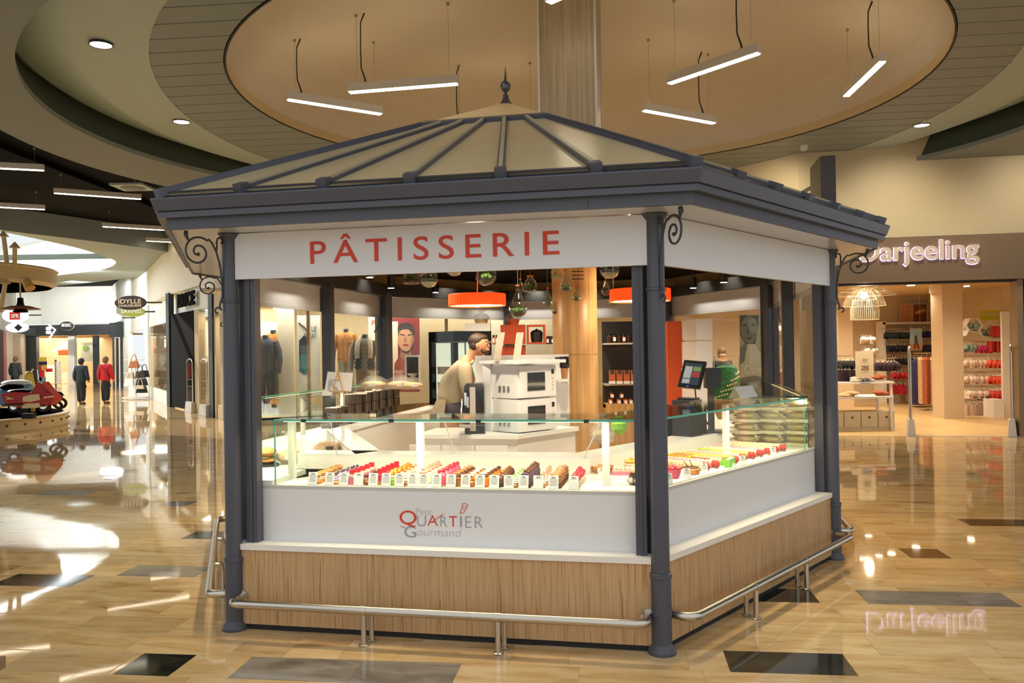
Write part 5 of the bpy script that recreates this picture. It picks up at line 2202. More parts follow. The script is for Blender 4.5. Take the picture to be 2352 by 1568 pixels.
for k, z_ in enumerate((.95, 1.17, 1.38)):
    for j in range(5):
        p_ = q2 + fa * (.12 + .1 * j) + fbv * .12
        m_ = MB()
        m_.lathe([(.03, 0), (.034, .10), (.0, .10)], p_.x, p_.y, z_, 10)
        tq = obj('dessert_cup', m_, 'cup_pale' if (j + k) % 2 else 'cup_pink', None, True, 'dessert cup in the black fridge, ' + ('lowest', 'middle', 'top')[k] + ' row, ' + ('nearest', 'second', 'third', 'fourth', 'last')[j] + ' to the corner', 'cup', 'dessert cups in the fridge', loc=(p_.x, p_.y, z_))
# framed black board in front of the poster
q = at(948, 853, 10.9)
t = thing('framed_board', 'small black board in a white frame before the portrait poster', 'board', (q.x, q.y, at(948, 893, 10.9).z))
a_, b_ = at(931, 893, 10.9), at(965, 815, 10.9)
m_ = MB()
m_.box((a_.x + b_.x) / 2, 10.9, (a_.z + b_.z) / 2, b_.x - a_.x, .02, b_.z - a_.z)
obj('frame', m_, 'card_white', t)
m_ = MB()
m_.box((a_.x + b_.x) / 2, 10.888, (a_.z + b_.z) / 2, b_.x - a_.x - .05, .01, b_.z - a_.z - .05)
obj('slate', m_, 'black_gloss', t)


def wbox(name, x0, y0, x1, y1, y, dep, m, label, cat, group=None, open_=False, backm=None):
    """cupboard or box filling a pixel rectangle at depth y"""
    a, b = at(x0, y1, y), at(x1, y0, y)
    cx_, cz_, w_, h_ = (a.x + b.x) / 2, (a.z + b.z) / 2, b.x - a.x, b.z - a.z
    t = thing(name, label, cat, (cx_, y + dep / 2, a.z), group=group)
    m_ = MB()
    if not open_:
        m_.box(cx_, y + dep / 2, cz_, w_, dep, h_)
        obj('body', m_, m, t)
    else:
        th = .025
        for k in (-1, 1):
            m_ = MB()
            m_.box(cx_ + k * (w_ / 2 - th / 2), y + dep / 2, cz_, th, dep, h_)
            obj('side_panel', m_, m, t)
            m_ = MB()
            m_.box(cx_, y + dep / 2, cz_ + k * (h_ / 2 - th / 2), w_ - 2 * th, dep, th)
            obj('shelf_panel', m_, m, t)
        if backm:
            m_ = MB()
            m_.box(cx_, y + dep - .01, cz_, w_, .02, h_)
            obj('back_panel', m_, backm, t)
    return t


def jar(q, r_, h_, m, label, group, tag=True, square=False):
    t = thing('jar', label, 'jar', q, group=group)
    mb = MB()
    n = 12 if not square else 4
    mb.lathe([(r_ * .9, 0), (r_, .01), (r_, h_ * .72), (r_ * .8, h_ * .8), (0, h_ * .8)], q.x, q.y, q.z, n, rz=pi / 4 if square else 0)
    obj('glass', mb, m, t, not square)
    mb = MB()
    mb.lathe([(r_ * .82, h_ * .8), (r_ * .85, h_ * .82), (r_ * .85, h_), (0, h_)], q.x, q.y, q.z, n)
    obj('lid', mb, 'jar_lid', t, True)
    if tag:
        mb = MB()
        mb.box(q.x, q.y - r_ - .002, q.z + h_ * .4, r_ * 1.2, .004, h_ * .45)
        obj('label', mb, 'paper_white', t)
    return t


# shelf with orange cubes left of the pillar
wbox('wall_cube', 1068, 742, 1126, 764, 11.9, .35, 'white_laminate', 'white cube on top of the black fridge', 'box')
wbox('wall_cube', 1150, 745, 1207, 790, 11.9, .32, 'orange_dark', 'orange cube cupboard left of the pillar, upper closed one', 'cupboard')
wbox('wall_cube', 1150, 792, 1207, 830, 11.95, .32, 'orange_dark', 'orange cube cupboard below the glass shelf', 'cupboard')
wbox('wall_cube', 1211, 745, 1253, 790, 11.9, .3, 'orange_dark', 'open orange cube frame beside the pillar', 'cupboard', open_=True)
a_, b_ = at(1128, 791, 11.85), at(1290, 791, 11.85)
m_ = MB()
m_.box((a_.x + b_.x) / 2, 12.0, a_.z, b_.x - a_.x, .34, .012)
sh1 = obj('glass_shelf', m_, 'pane_top', None, label='glass shelf with jars left of the pillar', cat='shelf', loc=((a_.x + b_.x) / 2, 12.0, a_.z))
q = at(1233, 790, 12.0)
t = thing('black_pot', 'black lidded pot standing in the open orange cube', 'pot', q)
obj('pot', MB().lathe([(.07, 0), (.085, .08), (.09, .17), (.06, .2), (.02, .21), (0, .23)], n=16), 'black_plastic', t, True, local=True)
for k in range(6):
    jar(at(1258 + k * 5.5, 790, 11.95), .017 + .004, .115, 'jar_dark', 'dark jar on the glass shelf against the pillar, ' + ('first', 'second', 'third', 'fourth', 'fifth', 'sixth')[k] + ' from the left', 'dark jars left of the pillar', tag=(k % 2 == 0))
for k in range(3):
    jar(at(1134 + k * 7, 790, 11.9), .02, .13, 'jar_amber', 'amber bottle on the glass shelf, ' + ('first', 'second', 'third')[k] + ' from its left end', 'amber bottles on the glass shelf')
for k, (px, nm) in enumerate(((1105, 'left'), (1178, 'right'))):
    q = at(px, 746, 11.95)
    t = thing('gift_basket', 'wrapped gift basket on the cupboards left of the pillar, ' + nm + ' one', 'gift basket', q + V3((0, .1, 0)))
    obj('basket', MB().lathe([(.08, 0), (.1, .09), (.0, .09)], n=14), 'bread_pale' if k == 0 else 'orange_cab', t, True, local=True)
    m_ = MB()
    m_.lathe([(.1, .05), (.13, .11), (.08, .16), (.03, .18), (.09, .24), (0, .23)], n=9)
    obj('wrap', m_, 'cellophane', t, True, local=True)

# dark shelf unit right of the pillar
un = thing('jar_shelf_unit', 'tall black backed shelf unit right of the pillar', 'shelf unit', (at(1435, 930, 11.9).x, 12.2, .115))
a_, b_ = at(1392, 930, 11.9), at(1500, 735, 11.9)
ux, uw = (a_.x + b_.x) / 2, b_.x - a_.x
m_ = MB()
m_.box(ux, 12.3, (b_.z + .115) / 2, uw, .02, b_.z - .115)
obj('back_panel', m_, 'inner_black', un)
for k, py in enumerate((787, 881, 931)):
    z_ = at(1435, py, 11.95).z
    m_ = MB()
    m_.box(ux, 12.12, z_ - .012, uw, .36, .024 if k < 2 else .05)
    obj('shelf', m_, 'clear_plastic', un)
m_ = MB()
m_.box(ux, 12.1, .5, uw, .36, .77)
obj('base', m_, 'oak_plain', un)
for k in range(7):
    jar(at(1400 + k * 11, 787, 11.98) + V3((0, 0, .002)), .033, .125, 'jar_dark', 'dark jar on the top shelf of the black unit, ' + ('first', 'second', 'third', 'fourth', 'fifth', 'sixth', 'seventh')[k] + ' from the left', 'jars on the top shelf', tag=k in (1, 3))
for k in range(5):
    q = at(1406 + k * 16.5, 881, 11.96)
    t = thing('spice_box', 'orange brown box, ' + ('leftmost', 'second', 'third', 'fourth', 'fifth')[k] + ' on the middle shelf of the black unit', 'box', q, group='boxes on the middle shelf')
    obj('box', bx(0, 0, .12, .088, .08, .16), 'jar_amber', t, local=True)
    obj('foot', bx(0, 0, .02, .09, .082, .04), 'white_laminate', t, local=True)
    obj('label', bx(0, -.042, .17, .06, .004, .06), 'jar_dark', t, local=True)
for k, (px, up_) in enumerate(((1402, 0), (1407, 1), (1422, 0), (1429, 1), (1449, 0), (1437, 0))):
    q = at(px, 929, 11.96)
    jar(q + V3((0, up_ * .05, up_ * .085)), .035, .10, 'jar_amber', 'amber jar on the lowest shelf of the black unit, ' + ('leftmost lower', 'leftmost upper', 'second lower', 'second upper', 'rightmost', 'third lower')[k], 'jars on the lowest shelf')

# orange and white cupboards on the right
wbox('tall_cupboard', 1536, 737, 1573, 930, 10.9, .35, 'orange_cab', 'tall orange cupboard right of the front corner column', 'cupboard')
cw = thing('white_cupboard', 'tall white cupboard of stacked cubes beside the orange cupboard', 'cupboard', at(1605, 930, 10.3))
for k, (y0_, y1_) in enumerate(((732, 781), (783, 845), (847, 930))):
    a_, b_ = at(1600, y1_, 10.2), at(1636, y0_, 10.2)
    d_ = at(1577, y1_, 10.6)
    m_ = MB()
    pl = [(d_.x, d_.y), (a_.x, a_.y), (b_.x, b_.y), (b_.x, b_.y + .4), (d_.x, d_.y + .3)]
    m_.prism(pl, a_.z, b_.z)
    obj('cube', m_, 'white_laminate', cw)
# till: touch screen, stand, printers
q = P(1, 2.28, .92, .985)
t = thing('touch_till', 'black touch screen till tilted on a stand behind the right counter', 'till', q)
sc_ = at(1589, 860, q.y - .02)
xd, ud = V3((.82, -.57, 0)).normalized(), V3((.05, .28, .95)).normalized()
a_ = at(1556, 888, q.y - .02)
b_ = at(1572, 826, q.y + .02)
ud = (b_ - a_).normalized()
c_ = at(1606, 893, q.y - .10)
xd = (c_ - a_).normalized()
hh, ww = (b_ - a_).length, (c_ - a_).length
m_ = MB()
nd = xd.cross(ud).normalized()
m_.hexa([a_ - nd * .04, a_ + xd * ww - nd * .04, a_ + xd * ww + ud * hh - nd * .04, a_ + ud * hh - nd * .04], [a_, a_ + xd * ww, a_ + xd * ww + ud * hh, a_ + ud * hh])
scr = obj('screen_case', m_, 'black_plastic', t)


def srect(x0, y0, x1, y1, m, nm, lift=.002):
    mb = MB()
    p = [a_ + xd * ww * x + ud * hh * y + nd * lift for x, y in ((x0, y0), (x1, y0), (x1, y1), (x0, y1))]
    mb.poly(p)
    obj(nm, mb, m, scr)


srect(.1, .12, .9, .9, 'screen', 'display', .0015)
srect(.14, .35, .48, .78, 'screen_grey', 'screen_field', .0025)
srect(.52, .62, .86, .78, 'screen_green', 'screen_field', .0025)
srect(.52, .40, .86, .60, 'screen_red', 'screen_field', .0025)
srect(.14, .16, .48, .32, 'screen_grey', 'screen_field', .0025)
srect(.4, .04, .5, .07, 'screen_blue', 'power_light', .0025)
m_ = MB()
m_.box(q.x + .04, q.y + .02, 1.22, .045, .05, .47)
m_.box(q.x + .05, q.y + .0, 1.44, .13, .08, .17)
m_.box(q.x + .03, q.y, .992, .22, .2, .014)
obj('stand', m_, 'black_plastic', t)
m_ = MB()
m_.tube([a_ + xd * ww * .8, a_ + xd * ww * .85 - V3((0, 0, .08)), V3((q.x, q.y - .03, 1.05))], .006, 6)
obj('cable', m_, 'cable_black', t)
for k, (px, s_, nm) in enumerate(((1, 1.97, 'black receipt printer behind the right counter, nearest to the corner column'), (2, 2.16, 'small black card reader below the touch screen'))):
    q = P(1, s_, .93, .985)
    t = thing('receipt_printer' if k == 0 else 'card_reader', nm, 'printer' if k == 0 else 'card reader', q, ROT1 + pi / 2)
    h_ = .29 if k == 0 else .20
    obj('body', bx(0, 0, h_ / 2, .16 if k == 0 else .1, .2 if k == 0 else .08, h_), 'black_plastic', t, local=True)
    obj('lid', bx(0, -.02, h_ + .008, .14 if k == 0 else .08, .12 if k == 0 else .06, .016), 'black_gloss', t, local=True)

# left case: sandwiches and bagged bread
q = at(612, 1060, 8.0)
LQ = ed(7)[3]


def loaf(q, rz, sc, label, grp=None, m='bread', wrap=True, tag=False, flat=False):
    t = thing('bagged_loaf', label, 'bread', q, rz, group=grp)
    mb = MB()
    mb.ball((0, 0, .055), (.10, .07, .055), 14, 8)
    obj('loaf', mb, m, t, True, local=True)
    mb = MB()
    mb.lathe([(.10, .0), (.115, .06), (.10, .12), (.05, .17), (.018, .19), (.05, .24), (.02, .25)], n=11, sx=1.05, sy=.75)
    obj('bag', mb, 'cellophane', t, True, local=True)
    mb = MB()
    mb.box(.0, -.085, .06, .05, .004, .04)
    obj('sticker', mb, 'paper_white' if not tag else 'jar_lid', t, local=True)
    t.scale = (sc,) * 3 if not flat else (sc * 1.25, sc * 1.1, sc * .72)
    return t


qs = atz(612, 1068, DK)
t = thing('sandwich', 'dark baguette sandwich with green filling on a black tray at the left end', 'sandwich', qs, .3)
obj('tray', bx(0, 0, .01, .17, .24, .02), 'black_plastic', t, local=True)
obj('bread_bottom', MB().ball((0, 0, .04), (.075, .11, .025), 12, 6), 'bread', t, True, local=True)
m_ = MB()
for k in range(8):
    m_.ball((fnoise(k, .05), fnoise(k + 9, .08), .065), (.03, .03, .014), 8, 5)
obj('salad', m_, 'olive_filling', t, True, local=True)
obj('bread_top', MB().ball((0, 0, .10), (.08, .115, .035), 12, 6), 'bread', t, True, local=True)
loaf(atz(664, 1064, DK), .2, 1.0, 'clear bag of sliced bread standing left of the first case post', 'bagged breads of the left case', 'bread_pale')
loaf(atz(742, 1052, DK) + V3((0, .12, 0)), .5, 1.1, 'bagged loaf with a dark label behind the first case post', 'bagged breads of the left case', 'bread', tag=True)
loaf(atz(782, 1046, DK) + V3((0, .15, 0)), .9, 1.0, 'bagged loaf right of the one with the dark label', 'bagged breads of the left case', 'bread')

# left back counter: easel, cards, breads on the glass, boxes of chocolates inside
zt = GT + .0102
q = atz(776, 912, zt)
t = thing('easel_card', 'white card on a small wooden easel on the left back counter', 'easel', q)
m_ = MB()
m_.cyl(q + V3((-.06, 0, 0)), q + V3((0, .03, .25)), .006, n=6)
m_.cyl(q + V3((.06, 0, 0)), q + V3((0, .03, .25)), .006, n=6)
m_.cyl(q + V3((0, .1, 0)), q + V3((0, .03, .25)), .006, n=6)
m_.box(q.x, q.y + .0, q.z + .055, .16, .012, .01)
obj('easel', m_, 'light_wood', t)
m_ = MB()
m_.add([q + V3((-.13, .035, .06)), q + V3((.12, .02, .05)), q + V3((.13, .07, .22)), q + V3((-.11, .085, .235))], [(0, 1, 2, 3)])
obj('card', m_, 'card_white', t)
for k, (px, py, nm) in enumerate(((752, 908, 'small white card left of the easel'), (830, 905, 'folded paper with pink print on the left back counter'))):
    q = atz(px, py, zt)
    t = thing('paper_card', nm, 'card', q, .3)
    obj('sheet', bx(0, 0, .025 if k == 0 else .01, .1, .06, .05 if k == 0 else .02), 'paper_white', t, local=True)
    if k:
        obj('print', bx(.01, -.005, .022, .06, .03, .004), 'p_hotpink', t, local=True)
for k, (px, py, sc, nm) in enumerate(((858, 893, 1.15, 'bagged rolls on the glass of the left back counter, left one'), (918, 893, 1.15, 'bagged rolls with a white sticker on the left back counter, middle one'), (948, 893, .95, 'bagged rolls on the left back counter, right one'))):
    loaf(atz(px, py, zt), .2 * k, sc, nm, 'bagged rolls on the left back counter', 'bread_pale', flat=True)
random.seed(4)
nbx = 0
CBL = lambda k, j: 'dark ribboned chocolate box, ' + ('bottom', 'middle', 'top')[j] + ' of the ' + 'first second third fourth fifth sixth seventh eighth'.split()[k] + ' stack from the back, left counter'
for k in range(8):
    s_ = .55 + k * .26
    for j in range(3 if k < 6 else 2):
        q = P(6, s_ + random.uniform(-.02, .02), .30 + (.04 if j else 0), DK + j * .115)
        if nbx == 0:
            t = thing('chocolate_box', CBL(k, j), 'box', q, atan2(ed(6)[1].y, ed(6)[1].x), group='dark chocolate boxes')
            obj('box', bx(0, 0, .055, .2, .15, .108), 'choc_box', t, local=True)
            obj('ribbon', bx(.03, 0, .055, .006, .154, .112), 'ribbon', t, local=True)
            cb = t
        else:
            dup(cb, q, atan2(ed(6)[1].y, ed(6)[1].x), label=CBL(k, j))
        nbx += 1

# right rear case: stacked bagged sandwiches on trays
root = None
ROWN = ['bottom', 'second', 'third', 'top']
for lev in range(4):
    for k in range(3):
        for d_ in range(2):
            q = P(2, .22 + d_ * .34, .24 + k * .20, DK + lev * .098)
            lb = ROWN[lev] + ' bagged sandwich of the ' + ('right', 'middle', 'left')[k] + ' stack in the case behind the right column, ' + ('front' if d_ == 0 else 'rear') + ' row'
            if root is None:
                t = thing('bagged_sandwich', lb, 'sandwich', q, ROT1 + pi / 2, group='bagged sandwiches of the rear case')
                obj('tray', bx(0, 0, .012, .24, .15, .024), 'tray_card', t, local=True)
                m_ = MB()
                m_.ball((0, 0, .05), (.11, .065, .03), 12, 6)
                obj('bread', m_, 'bread_pale', t, True, local=True)
                m_ = MB()
                for z_ in range(5):
                    m_.ball((-.08 + z_ * .04, fnoise(z_, .03), .052), (.025, .07, .01), 6, 4)
                obj('filling', m_, 'olive_filling', t, True, local=True)
                m_ = MB()
                m_.ball((0, 0, .05), (.135, .085, .046), 14, 8)
                obj('bag', m_, 'cellophane_milky', t, True, local=True)
                root = t
            else:
                dup(root, q, ROT1 + pi / 2 + fnoise(k + lev * 3, .12), label=lb)
# white folded card on the right case
q = atz(1708, 912, zt)
t = thing('menu_card', 'white folded menu card on top of the right case glass', 'card', q, ROT1)
m_ = MB()
m_.add([(-.16, -.05, 0), (.16, -.05, 0), (.16, 0, .09), (-.16, 0, .09), (-.16, .05, 0), (.16, .05, 0)], [(0, 1, 2, 3), (3, 2, 5, 4)])
obj('sheet', m_, 'card_white', t, local=True)
# green balloon-like gift bag and wrapped rolls behind the front case
q = at(1421, 985, 6.9)
t = thing('green_bag', 'lime green gift bag behind the front case beside the corner column', 'bag', (q.x, q.y, .986))
obj('bag', MB().lathe([(.04, 0), (.07, .04), (.065, .09), (.02, .12), (.04, .145)], n=12), 'p_lime', t, True, local=True)
loaf(V3((at(1383, 1000, 6.3).x, 6.3, .986)), .3, .9, 'bagged roll behind the front case left of the lime bag', None, 'bread_pale')
# ------------------------------------------------------------------ menswear windows behind the kiosk
mat('shop_back', 'CBB894', .6)
mat('shop_pale', 'DCD3BE', .6)
mat('frame_beige', 'B7A27C', .5)
mat('teal_frame', '16282A', .5)
mat('jacket_tan', 'B87A32', .8, var=.1, vscale=12)
mat('jacket_grey', '8C8478', .85)
mat('vest_navy', '26303C', .7)
mat('scarf_cream', 'C9BCA6', .9)
mat('trousers_khaki', '9A7A4C', .85)
mat('jeans_pale', 'A9A48F', .85)
mat('mannequin_black', '1C1A19', .4)
mat('poster_cream', 'E9D6BC', .6)
mat('poster_white', 'ECEDE6', .6)
mat('poster_red', '7E1F1F', .6)
mat('poster_rust', '96401F', .6)
mat('poster_skin', 'C6906A', .6)
mat('poster_shade', '9A6746', .6)
mat('poster_hair', '2A1B14', .6)
mat('poster_blue', 'B9C4D0', .6)
mat('poster_teal', '1F6E78', .6)
mat('poster_ink', '1D2A33', .6)
mat('poster_green', '3C5048', .6)
mat('text_red', '8E2A26', .6)
mat('text_teal', '2E5660', .6)


def pprint(name, pts, y, m, parent, lift=.004, slope=0.):
    mb = MB()
    q = [at(px, py, y - lift) for px, py in pts]
    mb.poly(q)
    return obj(name, mb, m, parent)


def pboard(name, x0, y0, x1, y1, y, m, label, cat, th=.03, loc_z=None):
    a, b = at(x0, y1, y), at(x1, y0, y)
    t = thing(name, label, cat, ((a.x + b.x) / 2, y, a.z))
    mb = MB()
    mb.hexa([at(x0, y1, y), at(x1, y1, y), at(x1, y1, y + th), at(x0, y1, y + th)], [at(x0, y0, y), at(x1, y0, y), at(x1, y0, y + th), at(x0, y0, y + th)])
    obj('board', mb, m, t)
    mb = MB()
    for xx in (a.x + .05, b.x - .05):
        mb.cyl((xx, y + th / 2, b.z - .02), (xx, y + th / 2, max(3.0, b.z + .3)), .004, n=4)
    obj('hanging_wire', mb, 'wire_grey', t)
    return t


def oval(cx, cy, a, b, n=18, rot=0.):
    return [(cx + a * cos(2 * pi * k / n) * cos(rot) - b * sin(2 * pi * k / n) * sin(rot), cy + a * cos(2 * pi * k / n) * sin(rot) + b * sin(2 * pi * k / n) * cos(rot)) for k in range(n)][::-1]


mb = MB()
mb.box(-1.5, 22.2, 1.6, 11.6, .1, 3.2)
obj('wall_menswear', mb, 'shop_back', kind='structure', label='beige back wall of the menswear window')
mb = MB()
mb.box(-1.5, 20.6, 3.2, 11.6, 2.6, .08)
obj('ceiling_menswear', mb, 'shop_pale', kind='structure', label='pale ceiling of the menswear shop')
mb = MB()
mb.box(-1.3, 20.5, .08, 10.0, 2.2, .16)
obj('window_plinth', mb, 'frame_beige', kind='structure', label='raised plinth of the menswear window')
d_ = (wl - wb0)
for k, f_ in enumerate((0, .16, .33, .5, .66, .83, 1.0)):
    q = wb0 + d_ * f_
    mb = MB()
    mb.box(q.x, q.y, 1.53, .07, .09, 3.05)
    obj('window_frame', mb, 'frame_beige', kind='structure', label='upright of the menswear shop window')
mb = MB()
mb.slab(wb0, wl, .16, 3.05, .01, 1)
obj('window_glass', mb, 'shop_glass', kind='structure', label='pane of the menswear shop window')
for x0, x1, m, nm in ((640, 677, 'shop_pale', 'pale upright wall strip left of the sweatshirt banner'), (966, 1128, 'shop_back', 'beige wall panel above the black fridge'), (1130, 1290, 'shop_pale', 'pale panel behind the orange cupboards')):
    a_, b_ = at(x0, 900, 20.5), at(x1, 900, 20.5)
    mb = MB()
    mb.slab(a_, b_, .16, 3.1, .05, 1)
    obj('wall_panel', mb, m, kind='structure', label=nm)

# big blue-grey poster with a standing man
t = pboard('poster', 556, 738, 637, 905, 21.4, 'poster_blue', 'pale blue poster of a smiling man behind the leftmost shirts', 'poster')
pprint('print', [(572, 900), (574, 800), (580, 772), (600, 772), (606, 800), (600, 900)], 21.4, 'poster_green', t, .006)
pprint('print', oval(583, 762, 7, 11), 21.4, 'poster_skin', t, .010)
pprint('print', oval(583, 755, 8, 6), 21.4, 'poster_hair', t, .014)
# banner LE SWEAT
t = pboard('banner', 682, 724, 735, 905, 20.3, 'poster_white', 'white banner with the words LE SWEAT and a hanging dark and teal top', 'banner')
pprint('print', [(687, 782), (698, 770), (706, 775), (709, 815), (687, 815)], 20.3, 'poster_ink', t, .006)
pprint('print', [(687, 815), (709, 815), (713, 855), (700, 861), (688, 853)], 20.3, 'poster_teal', t, .006)
mb = MB()
mb.tube([at(686, 741, 20.28), at(700, 752, 20.28), at(709, 764, 20.28), at(711, 800, 20.28)], .02, 6)
obj('hanger', mb, 'black_plastic', t)
a_ = at(716, 761, 20.29)
text('lettering', 'LE', 'text_teal', a_, (1, 0, 0), (0, 0, 1), at(727, 761, 20.29).x - a_.x, .12, .002, t)
a_ = at(699, 777, 20.29)
text('lettering', 'SWEAT', 'text_teal', a_, (1, 0, 0), (0, 0, 1), at(727, 777, 20.29).x - a_.x, .12, .002, t)
# cream poster PULL and portrait
t = pboard('poster', 846, 728, 896, 890, 21.2, 'poster_cream', 'cream poster with the red word PULL behind the mannequin in a vest', 'poster')
a_ = at(854, 747, 21.19)
text('lettering', 'PULL', 'text_red', a_, (1, 0, 0), (0, 0, 1), at(893, 747, 21.19).x - a_.x, .13, .002, t)
pprint('print', [(878, 885), (877, 830), (884, 812), (896, 806), (896, 885)], 21.2, 'poster_rust', t, .006)
t = pboard('poster', 898, 730, 964, 900, 20.9, 'poster_red', 'dark red poster with the portrait of a dark haired man looking up', 'poster')
pprint('print', [(898, 738), (914, 738), (914, 900), (898, 900)], 20.9, 'poster_cream', t, .005)
pprint('print', [(904, 900), (906, 835), (918, 815), (942, 815), (962, 838), (963, 900)], 20.9, 'poster_rust', t, .010)
pprint('print', [(921, 800), (944, 800), (946, 822), (930, 830), (918, 818)], 20.9, 'poster_shade', t, .014)
pprint('print', oval(933, 775, 19, 32, 22, .12), 20.9, 'poster_skin', t, .018)
pprint('print', [(915, 770), (913, 752), (920, 743), (935, 740), (948, 746), (952, 760), (951, 778), (946, 764), (938, 756), (925, 756), (918, 760)], 20.9, 'poster_hair', t, .022)
for pts in ([(918, 766), (929, 768), (929, 771), (918, 768)], [(937, 768), (947, 766), (947, 768), (937, 771)]):
    pprint('print', pts, 20.9, 'poster_hair', t, .024)
pprint('print', [(931, 770), (934, 783), (930, 786), (927, 784)], 20.9, 'poster_shade', t, .024)
pprint('print', oval(932, 792, 7, 2.4, 12), 20.9, 'text_red', t, .024)
pprint('print', [(917, 792), (923, 803), (934, 808), (944, 802), (948, 790), (946, 802), (936, 811), (924, 808)], 20.9, 'poster_hair', t, .023)
pprint('print', [(945, 770), (951, 776), (948, 790), (942, 800), (944, 785)], 20.9, 'poster_shade', t, .023)


def mannequin(px, pytop, pybot, y, m, label, coat=None, extra=None, legs=None):
    """headless torso dressed for the window"""
    a, b = at(px, pytop, y), at(px, pybot, y)
    h = a.z - b.z
    t = thing('mannequin', label, 'mannequin', (a.x, y, .16))
    W_ = h * .34
    x, z0 = a.x, b.z
    mb = MB()
    mb.lathe([(W_ * .80, 0), (W_ * .84, h * .12), (W_ * .78, h * .3), (W_ * .86, h * .55), (W_ * .92, h * .72), (W_ * .8, h * .85), (W_ * .35, h * .93), (W_ * .26, h * .97)], x, y, z0, 18, sy=.55)
    obj('jacket', mb, m, t, True)
    mb = MB()
    mb.lathe([(W_ * .24, h * .9), (W_ * .25, h * 1.0), (W_ * .2, h * 1.03), (0, h * 1.03)], x, y, z0, 14)
    obj('neck_cap', mb, 'mannequin_black', t, True)
    for s_ in (-1, 1):
        mb = MB()
        mb.tube([(x + s_ * W_ * .72, y, z0 + h * .83), (x + s_ * W_ * 1.02, y - .02, z0 + h * .6), (x + s_ * W_ * 1.14, y - .05, z0 + h * .3), (x + s_ * W_ * 1.1, y - .12, z0 + h * .02)], [W_ * .3, W_ * .27, W_ * .22, W_ * .17], 10)
        obj('sleeve', mb, m if coat is None else coat, t, True)
    if legs:
        for s_ in (-1, 1):
            mb = MB()
            mb.tube([(x + s_ * W_ * .38, y, z0 + .05), (x + s_ * W_ * .42, y, z0 - .35), (x + s_ * W_ * .42, y, .2)], [W_ * .42, W_ * .36, W_ * .25], 10)
            obj('trouser_leg', mb, legs, t, True)
    else:
        mb = MB()
        mb.cyl((x, y, .16), (x, y, z0), .025, n=8)
        obj('stand_pole', mb, 'chrome', t, True)
    if extra == 'vest':
        for s_ in (-1, 1):
            mb = MB()
            for k in range(6):
                z_ = z0 + h * (.12 + k * .12)
                mb.ball((x + s_ * W_ * .5, y - W_ * .38, z_), (W_ * .34, W_ * .16, h * .07), 8, 6)
            obj('vest_front', mb, 'vest_navy', t, True)
            mb = MB()
            mb.tube([(x + s_ * W_ * .3, y, z0 + h * .96), (x + s_ * W_ * .5, y - W_ * .45, z0 + h * .8), (x + s_ * W_ * .55, y - W_ * .62, z0 + h * .5), (x + s_ * W_ * .5, y - W_ * .62, z0 + h * .36)], [W_ * .14, W_ * .2, W_ * .2, W_ * .18], 8)
            obj('scarf', mb, 'scarf_cream', t, True)
    if extra == 'buttons':
        mb = MB()
        mb.box(x, y - W_ * .47, z0 + h * .45, .02, .02, h * .8)
        mb.box(x + W_ * .45, y - W_ * .46, z0 + h * .62, W_ * .5, .02, .015)
        obj('placket', mb, 'frame_beige', t)
    return t


mannequin(795, 757, 832, 20.4, 'jacket_tan', 'mannequin torso in a tan suede jacket, left of its neighbour', extra='buttons', legs='jeans_pale')
mannequin(838, 770, 852, 19.9, 'jacket_grey', 'mannequin torso in grey shirt, navy quilted vest and cream scarf', extra='vest', legs='trousers_khaki')
mannequin(610, 772, 858, 20.2, 'vest_navy', 'mannequin torso in a dark patterned shirt near the left column', legs='mannequin_black')
mannequin(628, 760, 840, 20.75, 'jacket_tan', 'mannequin torso in a beige jacket behind the dark patterned shirt', legs='trousers_khaki')

# angled boutique window right of the kiosk with poster and dress
mat('poster_grey', 'A9A48A', .6)
mat('poster_greyd', '4B4B44', .6)
mat('poster_greym', '7C7965', .6)
mat('poster_pale', 'C9C2A4', .6)
mat('dress_green', '3F8F63', .7, var=.45, vscale=14)
mb = MB()
mb.slab(wl, wr0, .1, 3.0, .012, 1)
obj('window_glass_angled', mb, 'shop_glass', kind='structure', label='angled pane of the boutique window')
mb = MB()
mb.slab(wl + V3((-.05, .1)), wr0, .0, .12, .2, 1)
obj('window_sill', mb, 'frame_beige', kind='structure', label='sill of the angled boutique window')
YP = 15.75
t = pboard('poster', 1699, 722, 1768, 940, YP, 'poster_grey', 'tall grey green poster of a bare shouldered woman in the angled window', 'poster')
pprint('print', [(1699, 724), (1743, 724), (1743, 745), (1735, 790), (1722, 805), (1700, 770)], YP, 'poster_greyd', t, .005)
pprint('print', oval(1721, 757, 20, 32, 20), YP, 'poster_greym', t, .008)
pprint('print', [(1716, 790), (1734, 790), (1745, 808), (1768, 818), (1768, 900), (1700, 900), (1700, 820), (1714, 806)], YP, 'poster_pale', t, .010)
for pts in ([(1706, 745), (1716, 743), (1716, 747), (1706, 748)], [(1726, 743), (1737, 744), (1737, 748), (1726, 747)], [(1712, 775), (1729, 774), (1721, 779)], [(1718, 748), (1722, 764), (1716, 766)]):
    pprint('print', pts, YP, 'poster_greyd', t, .013)
pprint('print', [(1700, 800), (1716, 786), (1710, 830), (1700, 836)], YP, 'poster_greym', t, .014)
pprint('print', [(1700, 868), (1735, 862), (1768, 872), (1768, 900), (1735, 882), (1700, 890)], YP, 'poster_greym', t, .014)
a_ = at(1710, 858, YP - .016)
text('lettering', 'Chantelle', 'poster_white', a_, (1, 0, 0), (0, 0, 1), at(1775, 858, YP).x - a_.x, .16, .001, t)
q = at(1668, 838, 16.6)
t = thing('dress', 'green flowered dress hanging in the angled boutique window', 'dress', q)
mb = MB()
n_ = 24
lp = []
